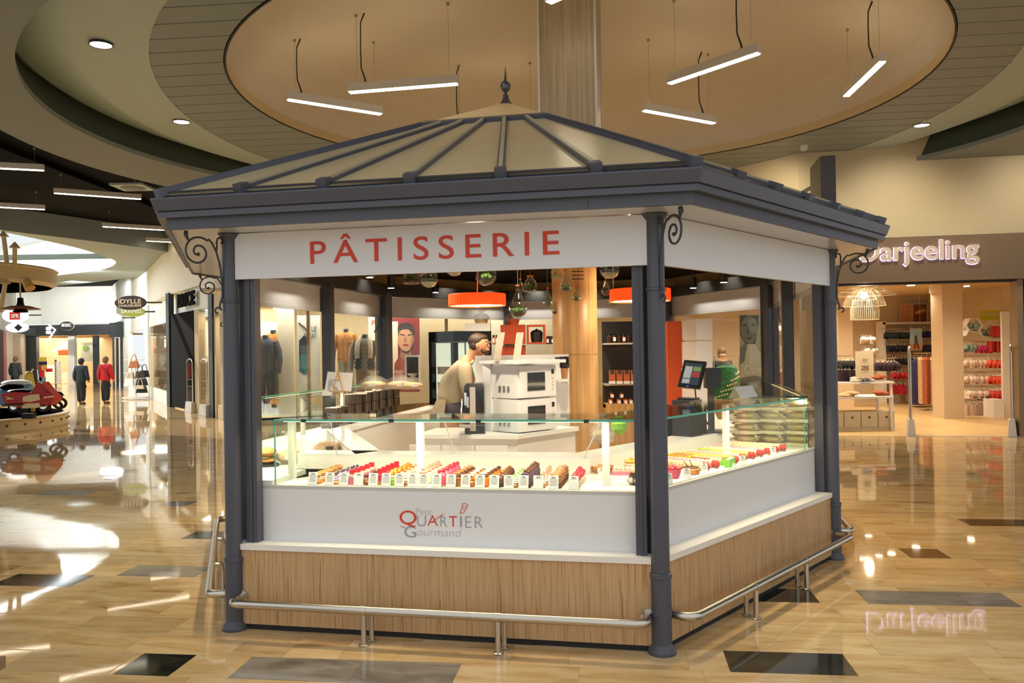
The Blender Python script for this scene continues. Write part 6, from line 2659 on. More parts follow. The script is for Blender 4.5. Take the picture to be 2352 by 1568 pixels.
for zz, ww in ((0, .10), (-.05, .20), (-.2, .24), (-.5, .27), (-.85, .33), (-1.1, .36)):
    lp.append([V3((q.x + ww * cos(2 * pi * k / n_) * (1 + .06 * (k % 2)), q.y + ww * .45 * sin(2 * pi * k / n_) * (1 + .1 * (k % 2)), q.z + zz)) for k in range(n_)])
for a_, b_ in zip(lp, lp[1:]):
    mb.ring(a_, b_)
obj('dress_cloth', mb, 'dress_green', t, True)
mb = MB()
for k in range(46):
    u, zz = pi + (k * .618 % 1) * pi, -.12 - (k * .377 % 1) * .9
    ww = .23 + .12 * (-zz)
    mb.ball((q.x + ww * cos(u), q.y + ww * .47 * sin(u), q.z + zz), (.022, .012, .022), 6, 4)
obj('printed_flowers', mb, 'macaron_cream', t, True, kind='stuff')
mb = MB()
mb.tube([q + V3((-.2, 0, -.03)), q + V3((0, 0, .05)), q + V3((.2, 0, -.03))], .01, 6)
mb.cyl(q + V3((0, 0, .05)), q + V3((0, 0, .25)), .004, n=6)
obj('hanger', mb, 'chrome', t)
mb = MB()
a_, b_ = at(1640, 818, 16.7), at(1697, 818, 16.7)
mb.tube([(a_.x, 16.7, 0.12), a_, b_, (b_.x, 16.7, 0.12)], .012, 6)
obj('clothes_rail', mb, 'chrome', None, True, 'thin steel clothes rail behind the green dress', 'rail', loc=(a_.x, 16.7, .12))
# shopper inside, seen through the angled window


def walker(px, pyf, y, hgt, label, top, bottom, hair, face=1, sway=.0, bag=None, arm=.05, stride=.12, coat_len=.44):
    """upright person seen from behind (face=1) or from the front (face=-1)"""
    b = at(px, pyf, y)
    t = thing('person', label, 'person', (b.x, y, 0))
    H_ = hgt
    f = lambda x, yy, z: V3((b.x + x * H_, y + yy * H_ * face, z * H_))
    nd = [(f(0, 0, .50), .06 * H_), (f(0, 0, .60), .072 * H_), (f(0, .01, .72), .085 * H_), (f(0, .01, .80), .07 * H_), (f(0, .015, .855), .032 * H_), (f(0, .02, .90), .05 * H_), (f(0, .022, .945), .056 * H_),
          (f(-.05, stride * .5, .28), .05 * H_), (f(-.05, stride * .4, .04), .03 * H_), (f(-.052, stride * .4 + .07, .018), .024 * H_),
          (f(.05, -stride * .3, .28), .05 * H_), (f(.05, -stride * .6, .05), .03 * H_), (f(.052, -stride * .6 + .07, .02), .024 * H_),
          (f(-.10, .0, .80), .04 * H_), (f(-.135, -.02, .64), .032 * H_), (f(-.13 - arm * .3, .03, .50), .024 * H_), (f(-.13 - arm * .3, .045, .46), .02 * H_),
          (f(.10, .0, .80), .04 * H_), (f(.135, -.02, .64), .032 * H_), (f(.13 + arm * .3, .03, .50), .024 * H_), (f(.13 + arm * .3, .045, .46), .02 * H_)]
    eg = [(0, 1), (1, 2), (2, 3), (3, 4), (4, 5), (5, 6), (0, 7), (7, 8), (8, 9), (0, 10), (10, 11), (11, 12), (3, 13), (13, 14), (14, 15), (15, 16), (3, 17), (17, 18), (18, 19), (19, 20)]
    skin('body', nd, eg, 'skin', t)
    k = .016 * H_
    cn = [(f(0, 0, coat_len), .118 * H_), (f(0, 0, .56), .102 * H_), (nd[2][0], .1 * H_), (nd[3][0], .08 * H_), (f(0, .012, .838), .045 * H_), (nd[13][0], .052 * H_), (nd[14][0], .046 * H_), (f(-.13 - arm * .3, .03, .505), .038 * H_), (nd[17][0], .052 * H_), (nd[18][0], .046 * H_), (f(.13 + arm * .3, .03, .505), .038 * H_)]
    skin('coat', cn, [(0, 1), (1, 2), (2, 3), (3, 4), (3, 5), (5, 6), (6, 7), (3, 8), (8, 9), (9, 10)], top, t)
    tn_ = [(f(0, 0, .58), .09 * H_), (f(0, 0, .49), .1 * H_), (f(-.05, stride * .5, .28), .066 * H_), (f(-.05, stride * .42, .04), .05 * H_), (f(.05, -stride * .3, .28), .066 * H_), (f(.05, -stride * .55, .05), .05 * H_)]
    skin('trousers', tn_, [(0, 1), (1, 2), (2, 3), (1, 4), (4, 5)], bottom, t)
    mb = MB()
    hc_ = f(0, .012, .945)
    mb.ball(hc_ if face > 0 else f(0, -.004, .962), (.064 * H_, .066 * H_, .066 * H_), 12, 8)
    mb.ball(f(0, -.012, .915), (.056 * H_, .045 * H_, .055 * H_), 12, 8)
    obj('hair', mb, hair, t, True)
    for i_ in (9, 12):
        mb = MB()
        p_ = nd[i_][0]
        mb.ball((p_.x, p_.y - .02 * face, max(.03, p_.z)), (.03 * H_, .075 * H_, .026 * H_), 10, 6)
        obj('shoe', mb, 'black_plastic', t, True)
    if bag:
        mb = MB()
        mb.tube([f(-.06, -.10, .83), f(.03, -.105, .7), f(.1, -.09, .58)], .008 * H_, 6)
        obj('bag_strap', mb, bag, t, True)
    return t


mat('coat_dark', '2A2F33', .85)
mat('coat_navy', '23303A', .85)
mat('coat_red', 'B81722', .8)
mat('hair_brown', '6A4A30', .7)
mat('hair_black', '15110F', .7)
walker(1661, 960, 18.6, 1.62, 'shopper in a dark jacket inside the boutique behind the green dress', 'coat_dark', 'trousers_black', 'hair_brown', -1, stride=.02)
# ------------------------------------------------------------------ lingerie boutique on the right
mat('bt_floor', 'D9B478', .3, var=.05, vscale=2)
mat('bt_wall', 'C9B594', .6)
mat('bt_ceiling', 'DCC49A', .6)
mat('bt_white', 'E8DFCF', .5)
mat('bt_column', 'CDB691', .5)
mat('bt_drawer', 'CFBE9C', .5)
mat('violet_glow', 'FFFFFF', .5, emit='C9B6FF', es=3.)
mat('sign_letter', 'E0CDBB', .4)
mat('bra_black', '17141A', .8)
mat('bra_green', '1F2E26', .8)
mat('bra_plum', '2C1520', .8)
mat('bra_red', 'B01826', .7)
mat('bra_cream', 'E6CDB0', .7)
mat('bra_white', 'EFE3D0', .7)
mat('bra_orange', 'D8502A', .7)
mat('bra_coral', 'C63A2C', .7)
mat('bra_blue', '26245A', .7)
mat('bra_pink', 'E23C78', .7)
mat('bra_mint', '8FA894', .7)
mat('bra_navy', '20264C', .8)
mat('coat_leopard', 'C09A6C', .8, var=.3, vscale=30)
mat('coat_rust', '9A4A24', .8)
mat('sign_yellow', 'C9C41E', .5)
mat('photo_sand', 'C08250', .6)
mat('photo_brown', '6A3A22', .6)
mat('photo_sky', '9AB8C6', .6)
mat('lamp_wire', 'F4E3C4', .5)
fw = (wr1 - wr0).normalized()


def front(px, z=0., out=0.):
    """point of the shop front line seen at a pixel column"""
    d = ray(px, 780)
    # ray (d.x, d.y)*k on line wr0 + fw*s
    den = d.x * fw.y - d.y * fw.x
    k = (wr0.x * fw.y - wr0.y * fw.x) / den
    n = V3((fw.y, -fw.x))
    return V3((d.x * k + n.x * out, d.y * k + n.y * out, z))


mb = MB()
mb.slab(front(1925), front(2420), 2.80, 3.60, .12, -1)
fas = obj('trim_fascia', mb, 'fascia_taupe', kind='structure', label='taupe fascia of the lingerie boutique')
mb = MB()
mb.slab(front(1843), front(1883), 0, 2.82, .3, 1)
obj('trim_pier', mb, 'pillar_taupe', kind='structure', label='taupe pier left of the boutique opening')
mb = MB()
mb.slab(front(1835), front(1925), 2.80, 3.62, .3, 1)
obj('trim_pier_top', mb, 'pillar_taupe', kind='structure', label='taupe panel above the pier')
mb = MB()
mb.slab(front(2338), front(2352), 0, 2.82, .3, 1)
mb.slab(front(2356), front(2420), 0, 2.82, .3, 1)
obj('trim_jamb', mb, 'pillar_taupe', kind='structure', label='right jamb of the boutique opening')
mb = MB()
mb.slab(front(1925), front(2340), 2.765, 2.80, .3, 1)
obj('trim_head', mb, 'lip_dark', kind='structure', label='dark head rail of the boutique opening')
mb = MB()
mb.slab(front(1880), front(2345), .0005, .003, .06, 1)
obj('trim_threshold', mb, 'frame_grey', kind='structure', label='metal threshold of the boutique')
a_, b_ = front(1880), front(2700)
mb = MB()
mb.prism([(a_.x, a_.y), (b_.x, b_.y), (13, 25), (2.2, 25), (3.4, 18.5)], -.002, .001)
obj('floor_boutique', mb, 'bt_floor', kind='structure', label='pale floor of the boutique')
mb = MB()
mb.prism([(a_.x - .3, a_.y + .35), (b_.x, b_.y + .32), (13, 25), (2.2, 25), (3.4, 18.5)], 3.02, 3.08)
obj('ceiling_boutique', mb, 'bt_ceiling', kind='structure', label='warm ceiling of the boutique')
mb = MB()
mb.box(7.6, 23.6, 1.5, 12, .1, 3.05)
obj('wall_boutique_back', mb, 'bt_wall', kind='structure', label='taupe back wall of the boutique')
mb = MB()
mb.box(11.9, 19.5, 1.5, .1, 9, 3.05)
obj('wall_boutique_right', mb, 'bt_wall', kind='structure', label='right wall of the boutique')
q = at(2190, 963, 18.2)
mb = MB()
mb.box(q.x, 18.4, 1.51, .46, .46, 3.02, .05)
mb.box(q.x, 18.4, 2.9, .50, .50, .2, .05)
mb.box(q.x, 18.4, .06, .48, .48, .12, .05)
obj('pillar_boutique', mb, 'bt_column', kind='structure', label='square beige pillar inside the boutique')
q = at(1945, 900, 20.5)
mb = MB()
mb.box(q.x, 20.7, 1.51, .35, .4, 3.02)
obj('pillar_boutique_left', mb, 'bt_column', kind='structure', label='beige pier at the left inside the boutique')
# sign
nf = V3((fw.y, -fw.x, 0))
fw3 = V3((fw.x, fw.y, 0))
a_ = on_plane(1976, 603, front(2000, 0, .125), nf)
b_ = on_plane(2248, 607, front(2000, 0, .125), nf)
t_ = on_plane(2248, 549, front(2000, 0, .125), nf)
sg = thing('shop_sign', 'glowing violet rimmed sign letters on the taupe boutique fascia', 'sign', (a_.x, a_.y, 2.9))
wd = (V3((b_.x, b_.y)) - V3((a_.x, a_.y))).length
zb = on_plane(2100, 611, front(2000, 0, .125), nf).z
zt_ = on_plane(2100, 553, front(2000, 0, .125), nf).z
text('glow_letter', 'Darjeeling', 'violet_glow', (a_.x - fw.x * .012, a_.y - fw.y * .012, zb - .012), fw3, (0, 0, 1), wd + .02, zt_ - zb + .02, .012, sg, bold=.022, split=True)
text('letter', 'Darjeeling', 'sign_letter', (a_.x + nf.x * .03, a_.y + nf.y * .03, zb), fw3, (0, 0, 1), wd, zt_ - zb, .03, sg, bold=.02, split=True)
# projecting dark sign box on the wall
q = front(1897, 4.45, .0)
t = thing('sign_box', 'dark grey projecting sign box seen edge on above the kiosk gutter', 'sign', (q.x, q.y, 4.1))
mb = MB()
a_, b_ = at(1886, 470, 13.4), at(1921, 470, 13.35)
c_ = at(1862, 470, 14.3)
zt1, zb1 = at(1900, 358, 13.4).z, at(1900, 480, 13.4).z
mb.prism([(a_.x, a_.y), (b_.x, b_.y), (b_.x + (c_.x - a_.x), c_.y), (c_.x, c_.y)], zb1 - .2, zt1)
obj('box', mb, 'anthracite', t)
mb = MB()
mb.box(c_.x + .1, c_.y + .4, zt1 - .3, .05, .9, .05)
mb.box(c_.x + .1, c_.y + .4, zb1 + .1, .05, .9, .05)
obj('bracket', mb, 'anthracite', t)
# ceiling downlights
for k, (px, py) in enumerate(((1971, 650), (2007, 651), (2036, 652), (2092, 655), (2218, 657), (1984, 664))):
    q = atz(px, py, 3.015)
    if q.y > 23 or q.y < 14:
        q = at(px, py, 17.5 + k * .4)
        q.z = 3.015
    t = thing('downlight', 'small round downlight in the boutique ceiling, number %s from the left' % ('one', 'two', 'three', 'four', 'five', 'six')[k], 'ceiling light', q, group='boutique downlights')
    mb = MB()
    mb.lathe([(.0, .0), (.08, .0), (.085, .012)], q.x, q.y, q.z - .012, 16)
    obj('lens', mb, 'downlight_glow', t)

# woven white pendant lamps at the entrance
q = at(1985, 690, 15.6)
t = thing('pendant_lamp', 'white woven wire pendant lamp with petal shades at the boutique entrance', 'lamp', q)
def wire_bell(prof, n, r_, nm):
    m_ = MB()
    for k in range(n):
        u = 2 * pi * k / n
        m_.tube([(q.x + rr * cos(u), q.y + rr * sin(u), q.z + zz) for rr, zz in prof], r_, 4)
    for rr, zz in (prof[-1], prof[len(prof) // 2], prof[1]):
        m_.tube([(q.x + rr * cos(2 * pi * k / 20), q.y + rr * sin(2 * pi * k / 20), q.z + zz) for k in range(20)], r_ * 1.4, 4, closed=True)
    obj(nm, m_, 'lamp_wire', t, kind='stuff')


wire_bell([(.03, .24), (.13, .20), (.22, .02), (.26, -.20), (.255, -.36)], 44, .003, 'inner_shade')
wire_bell([(.03, .26), (.18, .22), (.30, .10), (.36, -.02), (.38, -.10)], 48, .0028, 'middle_shade')
wire_bell([(.03, .28), (.25, .25), (.42, .18), (.56, .10)], 40, .0026, 'outer_shade')
mb = MB()
mb.ball(q + V3((0, 0, .10)), .07, 12, 8)
obj('bulb', mb, 'downlight_glow', t, True)
mb = MB()
mb.cyl(q + V3((0, 0, .2)), (q.x, q.y, 3.02), .006, n=6)
mb.cyl((q.x, q.y, 2.99), (q.x, q.y, 3.02), .06, n=12)
obj('cord', mb, 'lamp_wire', t)
lamp('pendant_light', 'POINT', q + V3((0, 0, .0)), 30, WARM, size=.08)

# security gates


def gate(px, pyb, y, label, h=1.62, wid=.34, rot=1.2):
    b = at(px, pyb, y)
    t = thing('security_gate', label, 'security gate', (b.x, y, 0), rot)
    m_ = MB()
    m_.hexa([(-wid / 2 - .03, -.07, .001), (wid / 2 + .03, -.07, .001), (wid / 2 + .03, .07, .001), (-wid / 2 - .03, .07, .001)], [(-wid / 2, -.045, .30), (wid / 2, -.045, .30), (wid / 2, .045, .30), (-wid / 2, .045, .30)])
    obj('base', m_, 'frame_grey', t, local=True)
    m_ = MB()
    pts = [(-wid / 2 + .02, 0, .28), (-wid / 2 + .02, 0, h - .12)] + [(-(wid / 2 - .02) * cos(u), 0, h - .12 + .12 * sin(u)) for u in (.4, .8, 1.2, 1.57, 1.97, 2.4, 2.8)] + [(wid / 2 - .02, 0, h - .12), (wid / 2 - .02, 0, .28)]
    m_.tube(pts, .018, 8)
    m_.cyl((-wid / 2 + .02, 0, .75), (wid / 2 - .02, 0, .75), .006, n=6)
    m_.cyl((-wid / 2 + .02, 0, .95), (wid / 2 - .02, 0, .95), .006, n=6)
    obj('loop', m_, 'steel', t, True, local=True)
    m_ = MB()
    m_.box(0, 0, (h + .28) / 2 - .05, wid - .06, .006, h - .42)
    obj('clear_panel', m_, 'shop_glass', t, local=True)
    return t


gate(2092, 998, front(2092).y + .2, 'slim security gate in the middle of the boutique entrance')
gate(2325, 1000, front(2325).y + .1, 'slim security gate at the right jamb of the boutique entrance', rot=1.05)


# hanging underwear: one piece per hanger, each row on its own rail
def garment_mesh(kind, m):
    t = thing('hanging_garment', None, 'garment', (0, 0, -60))
    mb = MB()
    if kind == 'bra':
        for s_ in (-1, 1):
            mb.ball((s_ * .075, -.03, -.10), (.08, .06, .07), 8, 6)
        mb.add([(-.14, 0, -.09), (.14, 0, -.09), (.15, .0, -.19), (-.15, .0, -.19), (-.14, .02, -.09), (.14, .02, -.09), (.15, .02, -.19), (-.15, .02, -.19)], [(0, 1, 2, 3), (7, 6, 5, 4), (0, 3, 7, 4), (1, 5, 6, 2), (3, 2, 6, 7), (0, 4, 5, 1)])
        obj('cups', mb, m, t, True, local=True)
    elif kind == 'slip':
        n = 9
        lo, hi = [], []
        for k in range(n):
            x = -.14 + .28 * k / (n - 1)
            hi.append((x * .8, .02 * (-1) ** k, -.03))
            lo.append((x, .035 * (-1) ** k, -.24 - .02 * (k % 2)))
        for k in range(n - 1):
            mb.quad(lo[k], lo[k + 1], hi[k + 1], hi[k])
            mb.quad(*[(p[0], p[1] + .03, p[2]) for p in (hi[k], hi[k + 1], lo[k + 1], lo[k])])
        obj('cloth', mb, m, t, True, local=True)
    else:
        n = 11
        L = -1.05
        lp_ = []
        for zz, ww in ((-.04, .1), (-.10, .2), (-.4, .21), (-.8, .22), (L, .23)):
            lp_.append([V3((ww * cos(2 * pi * k / 14), .07 * sin(2 * pi * k / 14) * (1 + .3 * (k % 2)), zz)) for k in range(14)])
        for a_, b_ in zip(lp_, lp_[1:]):
            mb.ring(a_, b_)
        obj('cloth', mb, m, t, True, local=True)
    mb = MB()
    mb.tube([(-.1, 0, -.03), (0, 0, .0), (.1, 0, -.03)], .005, 4)
    mb.tube([(0, 0, 0), (0, 0, .03), (.015, 0, .045)], .003, 4)
    obj('hanger', mb, 'lamp_wire', t, local=True)
    return t


GM = {}


def rail(px0, px1, py, y0, y1, n, kind, m, label, group, rot=1.2, sc=1.0):
    key = (kind, m)
    for k in range(n):
        f = (k + .5) / n
        y = y0 + (y1 - y0) * f
        q = at(px0 + (px1 - px0) * f, py, y)
        rz = rot + fnoise(k + int(px0), .5)
        lbl = label + ', ' + ('first', 'second', 'third', 'fourth', 'fifth', 'sixth', 'seventh', 'eighth', 'ninth')[k] + ' from the left'
        if key not in GM:
            t = garment_mesh(kind, m)
            GM[key] = t
            t.location = q
            t.rotation_euler = (0, 0, rz)
            t['label'] = lbl
            t['group'] = group
            WM[t.name] = Matrix.Translation(q)
            t.scale = (sc,) * 3
        else:
            dup(GM[key], q, rz, label=lbl, group=group, scale=sc)
    a_, b_ = at(px0, py, y0) + V3((0, 0, .05 * sc)), at(px1, py, y1) + V3((0, 0, .05 * sc))
    mb = MB()
    mb.cyl(a_, b_, .010, n=6)
    mb.cyl(a_, a_ + V3((0, .3, 0)), .008, n=6)
    mb.cyl(b_, b_ + V3((0, .3, 0)), .008, n=6)
    obj('garment_rail', mb, 'chrome', None, True, 'thin steel rail carrying the ' + group, 'rail', loc=(a_ + b_) / 2)


BRA = [(2214, 2262, 823, 19.3, 19.3, 9, 'bra', 'bra_cream', 'cream bra on the first rail right of the pillar', 'cream bras of the first rail'),
       (2214, 2268, 860, 19.2, 19.2, 9, 'bra', 'bra_cream', 'cream bra on the second rail right of the pillar', 'cream bras of the second rail'),
       (2215, 2270, 893, 19.1, 19.1, 9, 'bra', 'bra_cream', 'cream bra on the third rail right of the pillar', 'cream bras of the third rail'),
       (2216, 2262, 924, 19.0, 19.0, 7, 'slip', 'bra_cream', 'cream frilled slip on the lowest rail right of the pillar', 'cream slips of the lowest rail'),
       (2264, 2312, 823, 19.2, 18.6, 8, 'bra', 'bra_orange', 'orange bra on the first right hand rail of the boutique', 'orange bras of the first rail'),
       (2270, 2312, 860, 19.1, 18.6, 7, 'bra', 'bra_orange', 'orange bra on the second right hand rail of the boutique', 'orange bras of the second rail'),
       (2272, 2312, 893, 19.0, 18.6, 7, 'bra', 'bra_coral', 'coral bra on the third right hand rail of the boutique', 'coral bras of the third rail'),
       (2264, 2312, 926, 18.9, 18.6, 7, 'slip', 'bra_orange', 'orange slip on the lowest right hand rail of the boutique', 'orange slips of the lowest rail'),
       (2283, 2310, 745, 19.6, 19.2, 5, 'slip', 'bra_coral', 'coral slip high up beside the hexagon shelves', 'coral slips beside the hexagons'),
       (2276, 2310, 780, 19.6, 19.2, 6, 'slip', 'bra_coral', 'coral slip below the hexagon shelves', 'coral slips below the hexagons'),
       (2214, 2238, 787, 19.8, 19.8, 4, 'bra', 'bra_mint', 'mint patterned bra under the hexagon shelves', 'mint bras under the hexagons'),
       (2240, 2274, 790, 19.8, 19.8, 5, 'bra', 'bra_pink', 'bright pink bra under the hexagon shelves', 'pink bras under the hexagons'),
       (2030, 2086, 760, 22.9, 22.9, 9, 'bra', 'bra_green', 'dark green bra on the top rail of the white unit', 'dark green bras of the top rail'),
       (2120, 2155, 757, 22.9, 22.9, 6, 'bra', 'bra_blue', 'blue dotted bra on the top rail of the white unit', 'blue bras of the top rail'),
       (2122, 2153, 789, 22.9, 22.9, 5, 'bra', 'bra_blue', 'blue dotted bra on the second rail of the white unit', 'blue bras of the second rail'),
       (2036, 2086, 790, 22.9, 22.9, 8, 'bra', 'bra_black', 'black bra on the second rail of the white unit', 'black bras of the second rail'),
       (2046, 2110, 820, 22.8, 22.8, 9, 'bra', 'bra_black', 'black bra on the third rail of the white unit', 'black bras of the third rail'),
       (2046, 2090, 852, 22.6, 22.6, 6, 'bra', 'bra_red', 'red bra on the fourth rail behind the price stand', 'red bras of the fourth rail'),
       (2046, 2082, 880, 22.6, 22.6, 5, 'slip', 'bra_red', 'red slip on the lowest rail behind the table', 'red slips of the lowest rail'),
       (2010, 2056, 828, 17.6, 17.6, 8, 'bra', 'bra_plum', 'dark plum bra hanging right of the price stand', 'plum bras right of the price stand'),
       (1930, 1962, 824, 17.4, 17.4, 7, 'bra', 'bra_black', 'black bra hanging left of the price stand', 'black bras left of the price stand'),
       (1930, 1962, 845, 17.3, 17.3, 6, 'slip', 'bra_plum', 'dark slip hanging low left of the price stand', 'dark slips left of the price stand'),
       (1976, 2004, 770, 21.8, 21.8, 5, 'bra', 'bra_white', 'white bra on the small upper rail left of the unit', 'white bras of the upper rail'),
       (1982, 2008, 796, 21.8, 21.8, 5, 'bra', 'bra_white', 'white bra on the small lower rail left of the unit', 'white bras of the lower rail'),
       (1888, 1925, 824, 17.8, 17.8, 6, 'bra', 'bra_black', 'black bra left of the right kiosk column', 'black bras left of the column'),
       (2098, 2122, 822, 21.6, 21.6, 5, 'coat', 'bra_navy', 'navy nightdress on the long rail left of the boutique pillar', 'navy nightdresses'),
       (1786, 1812, 745, 17.0, 17.4, 4, 'bra', 'bra_white', 'pale bra behind the narrow kiosk pane', 'pale bras behind the narrow pane'),
       (1786, 1814, 795, 17.0, 17.4, 4, 'slip', 'coat_leopard', 'patterned slip behind the narrow kiosk pane', 'patterned slips behind the narrow pane'),
       (1786, 1814, 850, 17.0, 17.4, 4, 'slip', 'coat_rust', 'rust slip behind the narrow kiosk pane', 'rust slips behind the narrow pane')]
for r_ in BRA:
    rail(*r_, sc=1.15)
for k, (px, m, y) in enumerate(((2117, 'coat_leopard', 20.6), (2128, 'coat_rust', 20.4), (2140, 'coat_leopard', 20.4), (2150, 'bra_plum', 20.4), (2158, 'bra_green', 20.3))):
    q = at(px, 815, y)
    key = ('coat', m)
    lb = ('leopard print kimono at the left of the garment stand', 'rust kimono on the garment stand', 'leopard print long coat on the garment stand', 'plum coat on the garment stand', 'dark green coat on the garment stand next to the pillar')[k]
    if key not in GM:
        t = garment_mesh('coat', m)
        GM[key] = t
        t.location, t.rotation_euler = q, (0, 0, 1.1)
        t['label'] = lb
        t['group'] = 'long garments on the stand'
    else:
        t = dup(GM[key], q, 1.1, label=lb, group='long garments on the stand')
    t.scale = (1.1, 1.1, 1.15)
q = at(2138, 815, 20.4)
t = thing('garment_stand', 'steel garment stand with long coats beside the boutique pillar', 'clothes stand', (q.x, q.y, 0))
mb = MB()
mb.tube([(q.x - .4, 20.45, q.z + .05), (q.x + .4, 20.35, q.z + .05)], .014, 6)
mb.cyl((q.x + .12, 20.4, .0), (q.x + .12, 20.4, q.z + .05), .016, n=8)
obj('frame', mb, 'chrome', t, True)
mb = MB()
mb.lathe([(.25, .002), (.25, .02), (0, .025)], q.x + .12, 20.4, 0, 18)
obj('base', mb, 'chrome', t, True)

# white framed unit, posters, hexagon shelves, drawers
t = thing('wall_unit', 'white framed wall unit with rails of dark underwear at the back of the boutique', 'shelf unit', (at(2095, 900, 23.2).x, 23.3, 0))
for x0, y0, x1, y1 in ((2027, 738, 2163, 745), (2027, 738, 2033, 930), (2156, 738, 2163, 930)):
    mb = MB()
    a_, b_ = at(x0, y1, 23.1), at(x1, y0, 23.1)
    mb.box((a_.x + b_.x) / 2, 23.25, (a_.z + b_.z) / 2, b_.x - a_.x, .35, b_.z - a_.z)
    obj('frame_bar', mb, 'bt_white', t)
for k in range(3):
    x0, x1 = 2092 + k * 21, 2112 + k * 21
    a_, b_ = at(x0, 922, 22.6), at(x1, 904, 22.6)
    mb = MB()
    mb.box((a_.x + b_.x) / 2, 22.75, (a_.z + b_.z) / 2, b_.x - a_.x - .01, .3, b_.z - a_.z)
    dr = obj('drawer', mb, 'bt_drawer', t)
    mb = MB()
    mb.ball(((a_.x + b_.x) / 2, 22.595, a_.z + .18), .03, 8, 6)
    obj('knob', mb, 'black_plastic', dr, True)
t = pboard('poster', 2067, 697, 2131, 741, 23.4, 'bt_white', 'framed sand coloured double photograph high on the boutique back wall', 'poster')
pprint('print', [(2069, 700), (2098, 699), (2098, 740), (2069, 740)], 23.4, 'photo_sand', t, .02)
pprint('print', [(2099, 699), (2129, 698), (2129, 739), (2099, 740)], 23.4, 'photo_brown', t, .02)
pprint('print', [(2100, 716), (2122, 708), (2128, 714), (2104, 722)], 23.4, 'photo_sand', t, .03)
t = pboard('poster', 2090, 754, 2118, 804, 22.6, 'bt_white', 'small poster of a woman in swimwear on the white framed unit', 'poster')
pprint('print', [(2091, 756), (2116, 755), (2116, 790), (2091, 790)], 22.6, 'photo_sky', t, .02)
pprint('print', [(2091, 790), (2116, 790), (2116, 802), (2091, 802)], 22.6, 'photo_sand', t, .02)
pprint('print', [(2101, 770), (2106, 770), (2107, 780), (2112, 800), (2108, 800), (2104, 785), (2102, 800), (2099, 800), (2101, 782)], 22.6, 'photo_brown', t, .03)
t = pboard('yellow_sign', 2251, 712, 2304, 735, 19.9, 'sign_yellow', 'yellow panel above the hexagon shelves', 'sign')
a_ = at(2256, 727, 19.89)
text('lettering', 'Darjeeling', 'bt_white', a_, (1, 0, 0), (0, 0, 1), at(2299, 727, 19.89).x - a_.x, .09, .002, t)
for k, (px, py, nm, gm) in enumerate(((2232, 747, 'upper left hexagon shelf holding a green bra', 'bra_mint'), (2263, 760, 'lower right hexagon shelf holding a green brief', 'bra_mint'), (2231, 771, 'low half hexagon shelf under the upper one', None))):
    q = at(px, py, 19.7)
    t = thing('hexagon_shelf', nm, 'shelf', q)
    r_ = .20
    hx_ = [(r_ * cos(u * pi / 3), r_ * .87 * sin(u * pi / 3) * 1.1) for u in range(6)]
    for j in range(6):
        p0, p1 = hx_[j], hx_[(j + 1) % 6]
        if k == 2 and j in (3, 4, 5):
            continue
        mb = MB()
        mb.hexa([q + V3((p0[0], -.12, p0[1])), q + V3((p1[0], -.12, p1[1])), q + V3((p1[0] * .9, -.12, p1[1] * .9)), q + V3((p0[0] * .9, -.12, p0[1] * .9))],
                [q + V3((p0[0], .12, p0[1])), q + V3((p1[0], .12, p1[1])), q + V3((p1[0] * .9, .12, p1[1] * .9)), q + V3((p0[0] * .9, .12, p0[1] * .9))])
        obj('board', mb, 'bt_white', t)
    if gm and ('bra', 'bra_mint') in GM:
        dup(GM[('bra', 'bra_mint')], q + V3((0, 0, .1)), 0, label='mint green piece displayed inside the ' + nm.split(' holding')[0], group='pieces in the hexagons')
wbx = thing('side_panel', 'tall white side panel right of the orange underwear', 'panel', (at(2313, 900, 18.4).x, 18.6, 0))
mb = MB()
a_, b_ = at(2306, 985, 18.4), at(2319, 715, 18.4)
mb.box((a_.x + b_.x) / 2, 18.43, b_.z / 2, b_.x - a_.x, .06, b_.z)
obj('panel', mb, 'bt_white', wbx)
a_, b_ = at(2283, 984, 18.3), at(2307, 950, 18.3)
mb = MB()
mb.box((a_.x + b_.x) / 2, 18.5, .2, b_.x - a_.x, .4, .4)
obj('low_block', mb, 'bt_white', wbx)
mb = MB()
a_, b_ = at(2212, 960, 19.0), at(2285, 950, 19.0)
mb.box((a_.x + b_.x) / 2, 19.3, .10, b_.x - a_.x, .6, .14)
obj('plinth', mb, 'bra_black', wbx)


# tables with drawers
def table(x0, x1, pyt, y, dep, label, drawers=True, sags=True):
    a_, b_ = at(x0, pyt, y), at(x1, pyt, y)
    t = thing('display_table', label, 'table', ((a_.x + b_.x) / 2, y + dep / 2, 0))
    mb = MB()
    mb.box((a_.x + b_.x) / 2, y + dep / 2, a_.z - .02, b_.x - a_.x, dep, .04)
    obj('table_top', mb, 'bt_white', t)
    for xx in (a_.x + .05, b_.x - .05):
        for yy in (y + .05, y + dep - .05):
            mb = MB()
            mb.hexa([(xx - .025 + .03, yy - .02, 0), (xx + .025 + .03, yy - .02, 0), (xx + .025 + .03, yy + .02, 0), (xx - .025 + .03, yy + .02, 0)], [(xx - .025, yy - .02, a_.z - .04), (xx + .025, yy - .02, a_.z - .04), (xx + .025, yy + .02, a_.z - .04), (xx - .025, yy + .02, a_.z - .04)])
            obj('leg', mb, 'bt_white', t)
    return t, a_, b_


